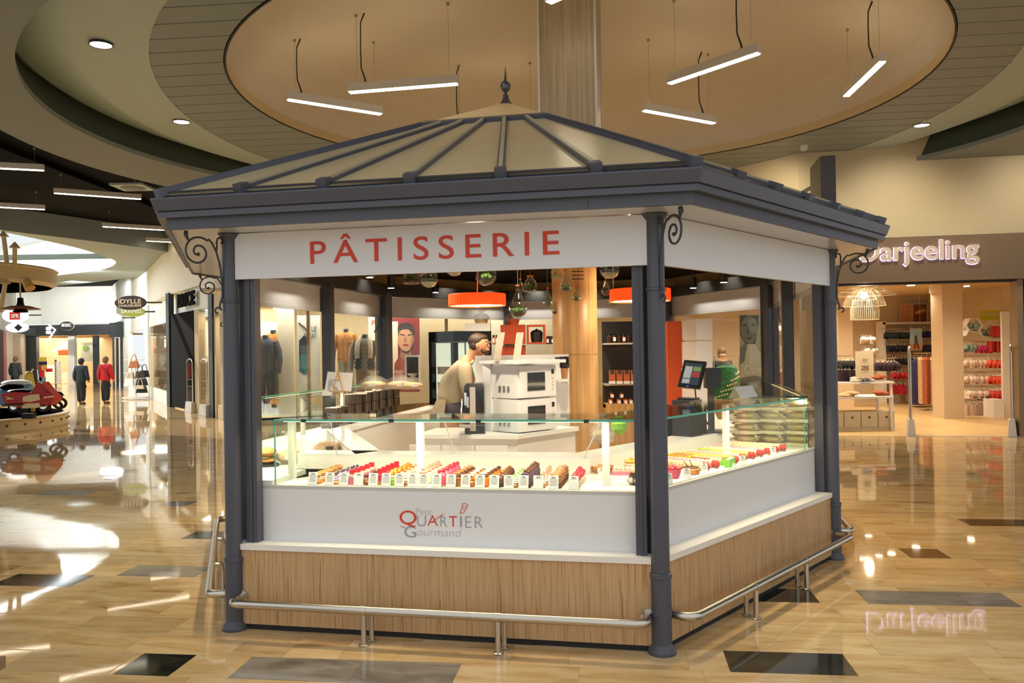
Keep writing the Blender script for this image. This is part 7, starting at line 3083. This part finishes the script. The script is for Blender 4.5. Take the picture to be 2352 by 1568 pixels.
table(1905, 2054, 878, 16.9, .8, 'taller white display table behind the low one')
tt, a_, b_ = table(1900, 2053, 912, 15.9, .7, 'lower white display table with drawers in front')
for k in range(4):
    x0 = a_.x + .03 + k * .33
    mb = MB()
    mb.box(x0 + .16, 16.25, .22, .315, .5, .30)
    dr = obj('drawer', mb, 'bt_drawer', tt)
    mb = MB()
    mb.ball((x0 + .16, 15.995, .26), .02, 8, 6)
    obj('knob', mb, 'black_plastic', dr, True)
mb = MB()
mb.box(a_.x + .68, 16.27, .035, 1.32, .52, .07)
obj('drawer_plinth', mb, 'bt_drawer', tt)
for px, py, y, m, nm, sx in ((1978, 876, 17.1, 'bra_white', 'heap of white folded lingerie on the taller table', .24), (2012, 872, 17.2, 'coat_rust', 'rust folded garment on the taller table', .2), (2022, 909, 16.1, 'coat_rust', 'rust brown folded garment at the right of the lower table', .2), (1945, 911, 16.1, 'coat_leopard', 'patterned folded garment at the left of the lower table', .18)):
    q = at(px, py, y)
    t = thing('folded_garment', nm, 'garment', q)
    m_ = MB()
    for k in range(6):
        m_.ball((fnoise(k + px, sx * .6), fnoise(k * 3 + px, .08), .03 + .02 * (k % 3)), (sx * .6, .12, .04), 10, 6)
    obj('cloth', m_, m, t, True, local=True)
q = at(1986, 866, 16.95)
t = thing('price_stand', 'beige price stand reading 2 and 29 euros on the taller table', 'sign', q)
a_, b_ = at(1967, 866, 16.9), at(2006, 806, 16.9)
m_ = MB()
m_.box((a_.x + b_.x) / 2, 16.92, (a_.z + b_.z) / 2, b_.x - a_.x, .03, b_.z - a_.z)
obj('board', m_, 'bt_drawer', t)
a_ = at(1979, 850, 16.89)
text('lettering', '29€', 'photo_brown', a_, (1, 0, 0), (0, 0, 1), at(1996, 850, 16.89).x - a_.x, .10, .002, t, bold=.02)
a_ = at(1981, 829, 16.89)
text('lettering', '2ème', 'photo_brown', a_, (1, 0, 0), (0, 0, 1), at(1992, 829, 16.89).x - a_.x, .06, .002, t)
m_ = MB()
m_.cyl((q.x, 16.95, q.z - .08), (q.x, 16.95, q.z + .02), .012, n=6)
m_.box(q.x, 16.95, at(1986, 878, 16.95).z + .01, .2, .15, .015)
obj('foot', m_, 'chrome', t)
# ------------------------------------------------------------------ the mall street on the left
mat('street_white', 'EDF0EA', .5)
mat('wall_street_cream', 'E2DECF', .5)
mat('fascia_dark', '33383B', .5)
mat('matt_black', '0B0A0A', .9, spec=.05)
mat('moto_red', 'B81A10', .45)
mat('moto_cream', 'E6D0A0', .35)
mat('car_blue', '6A8AA8', .2)
mat('car_white', 'E8ECEC', .25)
mat('yellow_paint', 'D9B93A', .35)
mat('carousel_cream', 'CDB88A', .4)
mat('carousel_floor', '4C4A48', .5)
mat('copper', '8A5038', .4, metal=.3)
mat('green_sign', '9AA23A', .5)
mat('sfr_red', 'D81E2E', .5)
mat('magenta', 'A01A4A', .5)
mat('sign_lit', 'FFFFFF', .5, emit='FFFFFF', es=1.2)
mat('globe_lit', 'FFFFFF', .5, emit='FFE8C0', es=5.)
mat('bag_tan', 'B06A38', .6)
mat('bag_cream', 'C9BB9A', .6)
mat('bag_black', '1E1C1C', .6)
mat('bag_brown', '4A342A', .6)
WL = [V3((-6.3, 19.5)), V3((-7.96, 21.95)), V3((-11.6, 27.4)), V3((-14.4, 32.6)), V3((-22.5, 46.5))]


def wpt(px, z=0., out=0.):
    """point of the street's right wall seen at a pixel column"""
    d = ray(px, 800)
    for a, b in zip(WL, WL[1:]):
        t = b - a
        den = d.x * t.y - d.y * t.x
        k = (a.x * t.y - a.y * t.x) / den
        x, y = d.x * k, d.y * k
        s = (V3((x, y)) - a).dot(t) / t.dot(t)
        if -1e-3 <= s <= 1 + 1e-3:
            n = V3((-t.y, t.x)).normalized()      # towards the street
            if n.dot(V3((-1, -1))) < 0:
                n = -n
            return V3((x + n.x * out, y + n.y * out, z))
    return V3((d.x * 40, d.y * 40, z))


def wpanel(name, px0, px1, z0, z1, m, out=0., th=.08, parent=None, **k):
    mb = MB()
    a, b = wpt(px0, 0, out), wpt(px1, 0, out)
    mb.slab(a, b, z0, z1, th, 1)
    return obj(name, mb, m, parent, **k)


for a_, b_, m, nm in ((WL[1], WL[0], 'wall_street_cream', 'cream wall above the menswear fascia, near part'), (WL[2], WL[1], 'wall_street_cream', 'cream wall above the menswear fascia'), (WL[3], WL[2], 'wall_street_cream', 'cream wall beside the shoe shop'), (WL[4], WL[3], 'street_white', 'bright white wall of the mall street')):
    mb = MB()
    mb.slab(a_, b_, 3.62 if m == 'wall_street_cream' else 3.3, 6.2, .3, 1)
    obj('wall_street', mb, m, kind='structure', label=nm)
# menswear shop front
wpanel('trim_menswear_fascia', 344, 492, 2.95, 3.62, 'street_white', .0, .1, kind='structure', label='white fascia panel of the menswear shop')
wpanel('trim_menswear_post', 386, 393, 0, 3.66, 'teal_frame', .06, .16, kind='structure', label='dark teal post of the menswear front')
wpanel('trim_menswear_post_right', 484, 493, 0, 3.3, 'teal_frame', .06, .16, kind='structure', label='dark teal post at the right of the menswear entrance')
wpanel('door_1', 393, 446, .04, 2.95, 'matt_black', .02, .05, kind='structure', label='black door panel of the menswear shop')
wpanel('trim_menswear_jamb', 446, 456, 0, 2.95, 'frame_beige', .0, .2, kind='structure', label='beige jamb in the menswear entrance')
wpanel('window_1', 457, 485, .1, 2.95, 'shop_glass', .0, .02, kind='structure', label='pane right of the menswear entrance')
wpanel('window_2', 346, 387, .45, 2.75, 'shop_glass', .0, .02, kind='structure', label='tall pane left of the menswear entrance')
wpanel('trim_window_2_base', 344, 388, 0, .45, 'street_white', .02, .1, kind='structure', label='white base below the tall pane')
wpanel('trim_window_2_top', 344, 388, 2.75, 2.97, 'street_white', .02, .1, kind='structure', label='white band above the tall pane')
wpanel('window_3', 494, 545, .35, 2.7, 'shop_glass', .0, .02, kind='structure', label='pane beside the left kiosk column')
wpanel('trim_window_3_base', 494, 545, 0, .35, 'wall_beige', .02, .1, kind='structure', label='beige base beside the left kiosk column')
wpanel('trim_window_3_top', 494, 545, 2.7, 3.62, 'wall_cream', .02, .1, kind='structure', label='cream panel above the pane beside the left column')
for px in (496, 512):
    wpanel('window_3_frame', px, px + 3, 0, 2.75, 'frame_beige', .04, .1, kind='structure', label='beige frame of the pane beside the left column')
wpanel('wall_menswear_inner', 340, 545, 0, 3.0, 'shop_back', -1.3, .06, kind='structure', label='beige inner wall of the menswear shop')
for a_, b_, e_ in ((352, 385, 60), (448, 484, 40), (494, 540, 40)):
    q = (wpt(a_, 2.9, -.7) + wpt(b_, 2.9, -.7)) / 2
    lamp('street_shop_light', 'AREA', q, e_, (1, .88, .68), target=q - V3((0, 0, 1)), size=1.2)
t = thing('shop_sign', 'black sign letters on the white menswear fascia', 'sign', wpt(430, 3.0))
a_, b_ = wpt(413, 3.10, .02), wpt(452, 3.10, .02)
xd_ = (b_ - a_).normalized()
text('letter', 'BRICE', 'matt_black', a_, xd_, (0, 0, 1), (b_ - a_).length, .42, .04, t, bold=.05, split=True)
for px, nm in ((437, 'clear security gate before the black door'), (470, 'clear security gate right of the black door')):
    q = wpt(px, 0, .35)
    tg_ = atan2(WL[2].y - WL[1].y, WL[2].x - WL[1].x)
    gg = gate(px, 950, q.y, nm, h=1.55, wid=.75, rot=tg_)

# shoe and bag shop beyond
wpanel('trim_shoe_fascia', 296, 341, 2.75, 3.32, 'street_white', .0, .1, kind='structure', label='white fascia of the bag shop')
wpanel('trim_shoe_pier', 335, 343, 0, 3.4, 'street_white', .05, .2, kind='structure', label='white pier right of the bag shop')
wpanel('trim_shoe_pier_left', 286, 297, 0, 3.4, 'street_white', .05, .2, kind='structure', label='white pier left of the bag shop')
wpanel('wall_shoe_inner', 262, 342, 0, 3.3, 'shop_back', -2.0, .1, kind='structure', label='warm inner wall of the bag shop')
wpanel('trim_dark_fascia', 255, 287, 2.55, 3.32, 'fascia_dark', .0, .1, kind='structure', label='dark fascia beyond the bag shop')
wpanel('window_4', 262, 286, .2, 2.55, 'shop_glass', .0, .03, kind='structure', label='panes beyond the bag shop')
for px in (258, 268, 278):
    wpanel('window_4_frame', px, px + 2.2, 0, 2.6, 'fascia_dark', .05, .1, kind='structure', label='dark upright beyond the bag shop')
q = (wpt(290, 2.6, -1) + wpt(335, 2.6, -1)) / 2
lamp('street_shop_light', 'AREA', q, 160, (1, .84, .6), target=q - V3((0, 0, 1)), size=2.5)

# the end of the street
YF = 47.0


def fpanel(name, px0, px1, py0, py1, m, y=YF, th=.1, parent=None, **k):
    a, b = at(px0, py1, y), at(px1, py0, y)
    mb = MB()
    mb.box((a.x + b.x) / 2, y + th / 2, (a.z + b.z) / 2, b.x - a.x, th, b.z - a.z)
    return obj(name, mb, m, parent, **k)


fpanel('wall_far', -80, 290, 610, 746, 'street_white', kind='structure', label='white wall at the far end of the street')
fpanel('trim_far_fascia', 36, 250, 744, 772, 'fascia_dark', YF - .2, .3, kind='structure', label='dark fascia at the far end of the street')
fpanel('trim_far_post', 60, 83, 770, 884, 'fascia_dark', YF - .1, .3, kind='structure', label='dark pier left of the lit cafe')
fpanel('trim_far_pillar', 157, 170, 770, 884, 'street_white', YF - .1, .3, kind='structure', label='white pier right of the lit cafe')
fpanel('trim_far_post_right', 214, 222, 770, 886, 'fascia_dark', YF - .1, .3, kind='structure', label='dark pier right of the bright poster')
fpanel('wall_cafe', 70, 260, 760, 884, 'shop_back', YF + 4, .2, kind='structure', label='warm back wall of the lit cafe')
fpanel('window_5', 170, 215, 776, 880, 'shop_glass', YF, .04, kind='structure', label='window with the bright poster at the far end')
lamp('cafe_light', 'AREA', at(120, 775, YF + 2), 300, (1, .88, .68), target=at(120, 880, YF + 2), size=4)
t = pboard('poster', 186, 786, 214, 830, YF + 1, 'poster_white', 'bright poster with green and orange spots in the far window', 'poster')
for k in range(7):
    pprint('print', oval(192 + fnoise(k, 5) + 6, 806 + fnoise(k + 20, 15), 4, 5, 8), YF + 1, ('bra_mint', 'yellow_paint', 'p_lime')[k % 3], t, .02 + k * .004)
t = thing('shop_sign', 'glowing white chevron sign on the dark far fascia', 'sign', at(112, 772, YF - .25))
mb = MB()
mb.tube([at(112, 746, YF - .3), at(127, 757, YF - .3), at(114, 776, YF - .3)], .05, 5)
obj('chevron', mb, 'sign_lit', t)
mb = MB()
for dx, dy in ((0, 0), (0, 9), (5, 0), (5, 9)):
    mb.ball(at(109 + dx, 754 + dy, YF - .3), (.1, .05, .1), 8, 6)
obj('logo_dots', mb, 'sign_lit', t, True)
mb = MB()
mb.box(at(120, 770, YF + 2).x, YF + 2, at(145, 769, YF + 1.2).z + .05, 9, 4, .1)
obj('ceiling_cafe', mb, 'bt_ceiling', kind='structure', label='ceiling of the far cafe')
t = thing('cluster_lamp', 'cluster of small lit globes in the far cafe', 'lamp', at(145, 778, YF + 1))
for k, (px, py) in enumerate(((144, 784), (135, 790), (148, 791), (154, 791), (142, 796), (150, 799), (139, 801), (131, 800), (124, 805), (146, 794), (152, 786))):
    mb = MB()
    q = at(px, py, YF + 1.2)
    mb.ball(q, .085, 8, 6)
    g_ = obj('globe', mb, 'globe_lit', t, True)
    mb = MB()
    mb.cyl(q, (q.x, q.y, at(145, 771, YF + 1.2).z), .008, n=4)
    obj('cord', mb, 'cable_black', g_)
t = thing('cafe_counter', 'white counter and shelves inside the far cafe', 'counter', at(120, 880, YF + 2.5))
for nm_, x0, y0, x1, y1, m in (('counter_block', 106, 838, 126, 880, 'bt_white'), ('counter_block', 143, 855, 158, 880, 'bt_white'), ('shelf_board', 108, 820, 156, 823, 'frame_beige'), ('orange_panel', 134, 803, 156, 816, 'orange_cab')):
    fpanel(nm_, x0, x1, y0, y1, m, YF + 2.4, .5, t)
t = thing('slatted_rack', 'white slatted leaflet rack before the far cafe', 'rack', at(132, 886, YF - 1))
for k in range(9):
    fpanel('slat', 127, 137, 830 + k * 6.0, 834.5 + k * 6.0, 'street_white', YF - 1.2, .1, t)
fpanel('backing', 126, 128, 826, 886, 'fascia_dark', YF - 1.1, .1, t)
t = thing('toy_stand', 'colourful toy stand at the far cafe corner', 'stand', at(97, 886, YF - 1.5))
for x0, y0, x1, y1, m in ((89, 820, 100, 830, 'yellow_paint'), (89, 830, 101, 838, 'bra_navy'), (90, 838, 95, 876, 'sfr_red'), (95, 838, 101, 850, 'yellow_paint'), (90, 866, 98, 884, 'car_blue'), (105, 846, 114, 854, 'sfr_red')):
    fpanel('toy_pack', x0, x1, y0, y1, m, YF - 1.6, .3, t)
# signs hanging out over the street


def oval_sign(px, py, y, a, b, m, label, words=(), tm='paper_white', rim=None, lit=False):
    q = at(px, py, y)
    k = y / 1892
    t = thing('oval_sign', label, 'sign', q)
    mb = MB()
    n = 36
    lo = [(q.x + a * k * cos(2 * pi * j / n), q.y - .05, q.z + b * k * sin(2 * pi * j / n)) for j in range(n)]
    mb.hexa(lo[::-1], [(x, yy + .1, z) for x, yy, z in lo][::-1])
    obj('panel', mb, m, t)
    if rim:
        mb = MB()
        mb.tube([(x, yy + .05, z) for x, yy, z in lo], .03, 6, closed=True)
        obj('rim', mb, rim, t, True)
    for s_, dx0, dx1, dy0, dy1 in words:
        p0 = V3((q.x + dx0 * k, q.y - .055, q.z - dy1 * k))
        text('letter', s_, tm, p0, (1, 0, 0), (0, 0, 1), (dx1 - dx0) * k, (dy1 - dy0) * k, .01, t, bold=.01, split=True)
    mb = MB()
    e = wpt(min(px + a + 14, 540), q.z)
    mb.cyl((q.x + a * k, q.y, q.z), (q.x + a * k + .5, q.y + .15, q.z), .03, n=6)
    obj('arm', mb, 'fascia_dark', t, True)
    return t


oval_sign(300, 695, 29.0, 35, 14.5, 'choc_box', 'dark brown oval shoe shop sign with cream lettering', (('IDYLLE', -26, 26, -8, 2), ('CHAUSSURES', -26, 26, 4, 9.5)), 'poster_cream', 'bag_brown')
oval_sign(305, 716, 30.6, 28.5, 11.5, 'green_sign', 'olive green oval sign below the dark brown oval one', (('SAVINEL', -25, 24, -6, 3),), 'poster_white')
oval_sign(253, 730, 35.0, 27, 11, 'sign_lit', 'white glowing oval sign over the street')
oval_sign(154, 748, 45.0, 16, 10, 'inner_black', 'black oval sign on the dark far fascia', (('BESSEC', -11, 11, -5, 2),), 'poster_white', 'frame_grey')
oval_sign(36, 724, 38.0, 30, 17, 'sign_lit', 'large white lit oval sign behind a red square', (), 'poster_white')
q = at(30, 722, 37.9)
t = thing('square_sign', 'red square with white letters on the white lit oval', 'sign', q)
fpanel('panel', 22, 45, 716, 734, 'sfr_red', 37.85, .05, t)
a_ = at(26, 730, 37.84)
text('letter', 'SFR', 'poster_white', a_, (1, 0, 0), (0, 0, 1), at(44, 730, 37.84).x - a_.x, .18, .01, t, bold=.03, split=True)
oval_sign(40, 752, 40.0, 26, 11, 'sign_lit', 'lower white oval sign with a dark diamond', ())
q = at(43, 752, 39.9)
t = thing('diamond_sign', 'dark diamond on the lower white oval sign', 'sign', q)
mb = MB()
mb.plate(q + V3((0, -.02, 0)), (1, 0, 0), (0, 0, 1), [(-.2, 0), (0, -.17), (.2, 0), (0, .17)], .03)
obj('panel', mb, 'fascia_dark', t)
# left side of the street
wls = [at(62, 880, 46.5), at(30, 880, 40), at(-30, 880, 34)]
for k, (x0, x1, m, nm) in enumerate(((0, 9, 'bra_plum', 'dark pier at the left edge'), (9, 16, 'magenta', 'magenta strip of the phone shop'), (16, 30, 'bt_white', 'pale window of the phone shop'), (30, 48, 'shop_back', 'warm window beyond the phone shop'), (48, 56, 'frame_grey', 'grey pier of the left shops'), (56, 62, 'frame_beige', 'beige edge of the left shops'))):
    a_, b_ = at(x0, 880, 36 + k * 1.9), at(x1, 880, 36 + (k + 1) * 1.9)
    mb = MB()
    mb.slab(a_, b_, 0, 2.9, .2, 1)
    obj('wall_left', mb, m, kind='structure', label=nm)
mb = MB()
mb.slab(at(-60, 880, 34), at(40, 880, 46), 2.9, 6, .3, 1)
obj('wall_left', mb, 'street_white', kind='structure', label='white wall above the left shops')
walker(36, 900, 37.0, 1.68, 'person in black standing before the left shops', 'coat_dark', 'trousers_black', 'hair_brown', 1, stride=.03)
walker(187, 930, 28.7, 1.60, 'person walking away in a dark navy coat', 'coat_navy', 'trousers_black', 'hair_black', 1, stride=.07, arm=.06)
walker(243, 928, 28.9, 1.64, 'person walking away in a bright red jacket', 'coat_red', 'trousers_black', 'hair_brown', 1, stride=.085, bag='bag_brown', arm=.09)

# rack of handbags
q = at(312, 908, 31.4)
t = thing('bag_rack', 'white stand hung with handbags before the bag shop', 'rack', (q.x, q.y, 0))
mb = MB()
mb.cyl((q.x, q.y, .02), (q.x, q.y, 1.75), .03, n=8)
for z_ in (.5, 1.0, 1.5):
    mb.cyl((q.x - .4, q.y - .1, z_), (q.x + .4, q.y - .1, z_), .02, n=6)
obj('post', mb, 'bt_white', t)
mb = MB()
mb.box(q.x, q.y, .05, .9, .4, .06)
obj('base', mb, 'bt_white', t)


def handbag(px, py, y, m, label, w_=.34, h_=.26):
    q = at(px, py, y)
    t = thing('handbag', label, 'handbag', q, group='handbags on the stand')
    mb = MB()
    mb.hexa([q + V3((-w_ / 2, -.07, 0)), q + V3((w_ / 2, -.07, 0)), q + V3((w_ / 2, .07, 0)), q + V3((-w_ / 2, .07, 0))], [q + V3((-w_ * .38, -.035, h_)), q + V3((w_ * .38, -.035, h_)), q + V3((w_ * .38, .035, h_)), q + V3((-w_ * .38, .035, h_))])
    obj('bag', mb, m, t)
    mb = MB()
    mb.tube([q + V3((-w_ * .28, 0, h_))] + [q + V3((-w_ * .28 * cos(u), 0, h_ + .24 * sin(u))) for u in (.4, .9, 1.57, 2.2, 2.7)] + [q + V3((w_ * .28, 0, h_))], .015, 6)
    obj('handle', mb, m, t, True)
    return t


handbag(308, 845, 31.0, 'bag_tan', 'tan handbag at the top of the bag stand', .36)
handbag(298, 870, 31.0, 'bag_cream', 'beige handbag on the left of the bag stand')
handbag(297, 885, 30.9, 'paper_white', 'white handbag low on the left of the bag stand', .36)
handbag(322, 868, 31.0, 'bag_brown', 'brown handbag on the right of the bag stand')
handbag(332, 866, 31.3, 'bag_black', 'black handbag at the right edge of the bag stand')
handbag(326, 885, 30.9, 'bag_black', 'wide black handbag low on the right of the bag stand', .42)
handbag(326, 902, 30.8, 'bag_black', 'black handbag lowest on the bag stand', .4)
handbag(322, 893, 30.7, 'bag_cream', 'small olive beige clutch in front of the black bags', .3, .14)

# ------------------------------------------------------------------ carousel
CX, CY, CR = -13.9, 19.8, 2.85
car = thing('carousel', 'round carousel platform with cream canopy ring at the left edge', 'carousel', (CX, CY, 0))
mb = MB()
mb.lathe([(CR, .0), (CR, .05), (CR - .02, .06), (CR - .02, .24), (CR + .02, .25), (CR + .02, .29), (CR - .1, .30), (0, .30)], CX, CY, .0, 64)
obj('platform', mb, 'carousel_cream', car, True, ang=.5)
mb = MB()
mb.lathe([(CR - .12, .301), (0, .301)], CX, CY, 0, 48)
obj('platform_floor', mb, 'carousel_floor', car)
for k in range(40):
    u = 2 * pi * k / 40
    mb = MB()
    mb.ball((CX + (CR - .015) * cos(u), CY + (CR - .015) * sin(u), .15), .028, 8, 6)
    obj('rim_stud', mb, 'bag_brown', car, True)
mb = MB()
mb.lathe([(2.5, 3.42), (2.62, 3.5), (2.62, 3.78), (2.66, 3.82), (2.6, 3.86), (1.2, 3.9), (.4, 3.95), (.4, 3.42), (2.5, 3.42)], CX, CY, 0, 64)
obj('canopy_ring', mb, 'carousel_cream', car, True, ang=.5)
mb = MB()
mb.cyl((CX, CY, .3), (CX, CY, 4.6), .3, n=20)
obj('centre_post', mb, 'carousel_cream', car, True)
for a_, b_ in (((18, 620), (8, 540)), ((34, 618), (34, 566)), ((2, 715), (12, 648))):
    mb = MB()
    p0, p1 = at(a_[0], a_[1], 19.0), at(b_[0], b_[1], 18.8)
    mb.cyl(p0, p1, .05, n=8)
    mb.lathe([(.12, -.03), (.06, .05), (0, .12)], p1.x, p1.y, p1.z, 8)
    obj('canopy_strut', mb, 'carousel_cream', car, True)
q = at(66, 655, 17.8)
t = thing('floodlight', 'small brass floodlight under the carousel canopy', 'lamp', q)
mb = MB()
mb.cyl(q + V3((-.06, 0, .1)), q + V3((.06, -.05, -.08)), .09, .11, n=12)
obj('housing', mb, 'gold_label', t, True)
mb = MB()
mb.box(q.x - .1, q.y, q.z + .16, .2, .05, .05)
obj('bracket', mb, 'frame_beige', t)
q = at(47, 707, 18.2)
t = thing('pendant_lamp', 'copper disc lamp with a black bell hanging from the carousel', 'lamp', q)
mb = MB()
mb.lathe([(.04, .06), (.2, .04), (.40, -.02), (.39, -.035), (.2, .02), (.04, .04)], q.x, q.y, q.z, 28)
o_ = obj('disc_shade', mb, 'copper', t, True)
mb = MB()
mb.lathe([(.0, .24), (.06, .22), (.07, .1), (.1, .0), (.16, -.09), (.15, -.10), (0, -.02)], q.x, q.y, q.z, 16)
obj('bell', mb, 'black_gloss', t, True)
mb = MB()
mb.cyl(q + V3((0, 0, .22)), q + V3((0, 0, .75)), .02, n=6)
obj('rod', mb, 'carousel_cream', t)

# carousel vehicles
YB = 18.6
k_ = YB / 1892


def B(px, py, dy=0.):
    return at(px, py, YB + dy)


mo = thing('carousel_motorcycle', 'red and cream toy motorcycle on the carousel platform', 'motorcycle', B(60, 945))
for px, py, r_ in ((100, 931, 15), (32, 933, 14)):
    mb = MB()
    c_ = B(px, py)
    c_.z = max(c_.z, .302 + r_ * k_)
    n = 28
    mb.tube([c_ + V3((r_ * k_ * .8 * cos(2 * pi * j / n), 0, r_ * k_ * .8 * sin(2 * pi * j / n))) for j in range(n)], r_ * k_ * .2, 8, closed=True)
    w_ = obj('wheel', mb, 'dark_rubber', mo, True)
    mb = MB()
    mb.cyl(c_ + V3((0, -.03, 0)), c_ + V3((0, .03, 0)), r_ * k_ * .55, n=16)
    obj('hub', mb, 'chrome', w_, True)


def side_plate(nm, pts, m, y0, th, smooth=False):
    mb = MB()
    lo = [B(px, py, y0) for px, py in pts]
    mb.hexa(lo, [p + V3((0, th, 0)) for p in lo])
    return obj(nm, mb, m, mo)


side_plate('fairing', [(72, 902), (84, 880), (96, 877), (108, 892), (120, 905), (122, 918), (116, 930), (96, 928), (84, 932), (76, 925)][::-1], 'moto_red', -.14, .28)
side_plate('nose', [(100, 898), (114, 904), (123, 912), (122, 920), (110, 930), (100, 928)][::-1], 'moto_red', -.18, .36)
side_plate('body', [(2, 905), (30, 900), (74, 902), (80, 932), (40, 936), (14, 930)][::-1], 'moto_red', -.15, .30)
side_plate('cream_panel', [(52, 911), (70, 906), (90, 905), (92, 918), (70, 923), (52, 922)][::-1], 'moto_cream', -.165, .02)
side_plate('cream_panel', [(50, 927), (90, 925), (92, 935), (50, 938)][::-1], 'moto_cream', -.165, .02)
side_plate('cream_panel', [(100, 911), (122, 908), (122, 912), (100, 915)][::-1], 'moto_cream', -.195, .02)
side_plate('tail_arrow', [(10, 909), (34, 916), (12, 918), (18, 914)][::-1], 'moto_cream', -.165, .02)
mb = MB()
mb.ball(B(45, 898), (.28, .12, .05), 12, 6)
obj('seat', mb, 'black_plastic', mo, True)
mb = MB()
mb.tube([B(96, 879, -.25), B(92, 876, -.2), B(90, 882, -.05), B(92, 876, .2), B(98, 879, .25)], .02, 6)
obj('handlebar', mb, 'chrome', mo, True)
mb = MB()
mb.tube([B(5, 931, -.17), B(55, 928, -.18)], .03, 8)
obj('exhaust', mb, 'chrome', mo, True)
mb = MB()
mb.box(B(66, 938).x, YB, .36, .25, .15, .12)
obj('stand_block', mb, 'dark_rubber', mo)
cr_ = thing('carousel_car', 'pale blue toy car behind the red motorcycle', 'toy car', at(35, 915, 20.0))
mb = MB()
c_ = at(38, 893, 20.0)
mb.ball(c_, (.42, .3, .2), 16, 8)
mb.box(c_.x - .05, c_.y, c_.z - .22, 1.0, .55, .3)
obj('car_body', mb, 'car_blue', cr_, True)
mb = MB()
mb.ball(c_ + V3((-.02, -.12, .05)), (.34, .24, .10), 14, 8)
obj('windows', mb, 'black_gloss', cr_, True)
mb = MB()
mb.ball(c_ + V3((0, 0, .14)), (.36, .26, .09), 14, 8)
obj('car_roof', mb, 'car_white', cr_, True)
for s_ in (-.35, .3):
    mb = MB()
    mb.cyl((c_.x + s_, c_.y - .30, .42), (c_.x + s_, c_.y - .22, .42), .12, n=14)
    obj('wheel', mb, 'dark_rubber', cr_, True)
pl_ = thing('carousel_plane', 'yellow toy scooter front between the car and the motorcycle handlebar', 'toy scooter', at(72, 910, 20.6))
mb = MB()
c_ = at(66, 864, 20.6)
mb.ball(c_, (.11, .1, .13), 10, 8)
mb.tube([c_, c_ + V3((.08, 0, -.25)), (c_.x + .1, c_.y, .32)], [.1, .08, .05], 8)
obj('body', mb, 'yellow_paint', pl_, True)
mb = MB()
mb.tube([c_ + V3((.05, 0, .05)), c_ + V3((.1, 0, .18)), c_ + V3((.22, 0, .16)), c_ + V3((.25, 0, -.1))], .018, 6)
obj('mirror_arm', mb, 'chrome', pl_, True)
pb = thing('carousel_bike', 'small dark motorbike at the right edge of the carousel', 'motorcycle', at(128, 945, 19.8))
mb = MB()
for px, py in ((128, 933), (138, 926)):
    c_ = at(px, py, 19.6)
    c_.z = max(c_.z, .44)
    mb.tube([c_ + V3((.11 * cos(2 * pi * j / 20), .06 * cos(2 * pi * j / 20), .11 * sin(2 * pi * j / 20))) for j in range(20)], .035, 6, closed=True)
obj('wheels', mb, 'dark_rubber', pb, True)
mb = MB()
c_ = at(128, 912, 19.6)
mb.ball(c_, (.16, .14, .14), 10, 8)
mb.ball(c_ + V3((.02, -.1, -.1)), (.07, .07, .12), 8, 6)
obj('tank', mb, 'bra_green', pb, True)
mb = MB()
mb.tube([c_ + V3((-.2, 0, .2)), c_ + V3((-.05, 0, .14)), c_ + V3((.12, 0, .1)), c_ + V3((.2, 0, .04))], .025, 6)
mb.ball(c_ + V3((.05, -.1, .14)), (.06, .06, .06), 8, 6)
obj('handlebar', mb, 'chrome', pb, True)
q = atz(10, 1510, .42)
t = thing('bench', 'corner of a grey brown bench at the lower left edge of the picture', 'bench', (q.x - .6, q.y - .2, 0))
mb = MB()
mb.box(q.x - .55, q.y - .2, .40, 1.1, .42, .05)
obj('seat', mb, 'pillar_taupe', t)
for sx in (-1, 1):
    mb = MB()
    mb.box(q.x - .55 + sx * .3, q.y - .2, .188, .06, .36, .375)
    obj('leg', mb, 'anthracite_dark', t)
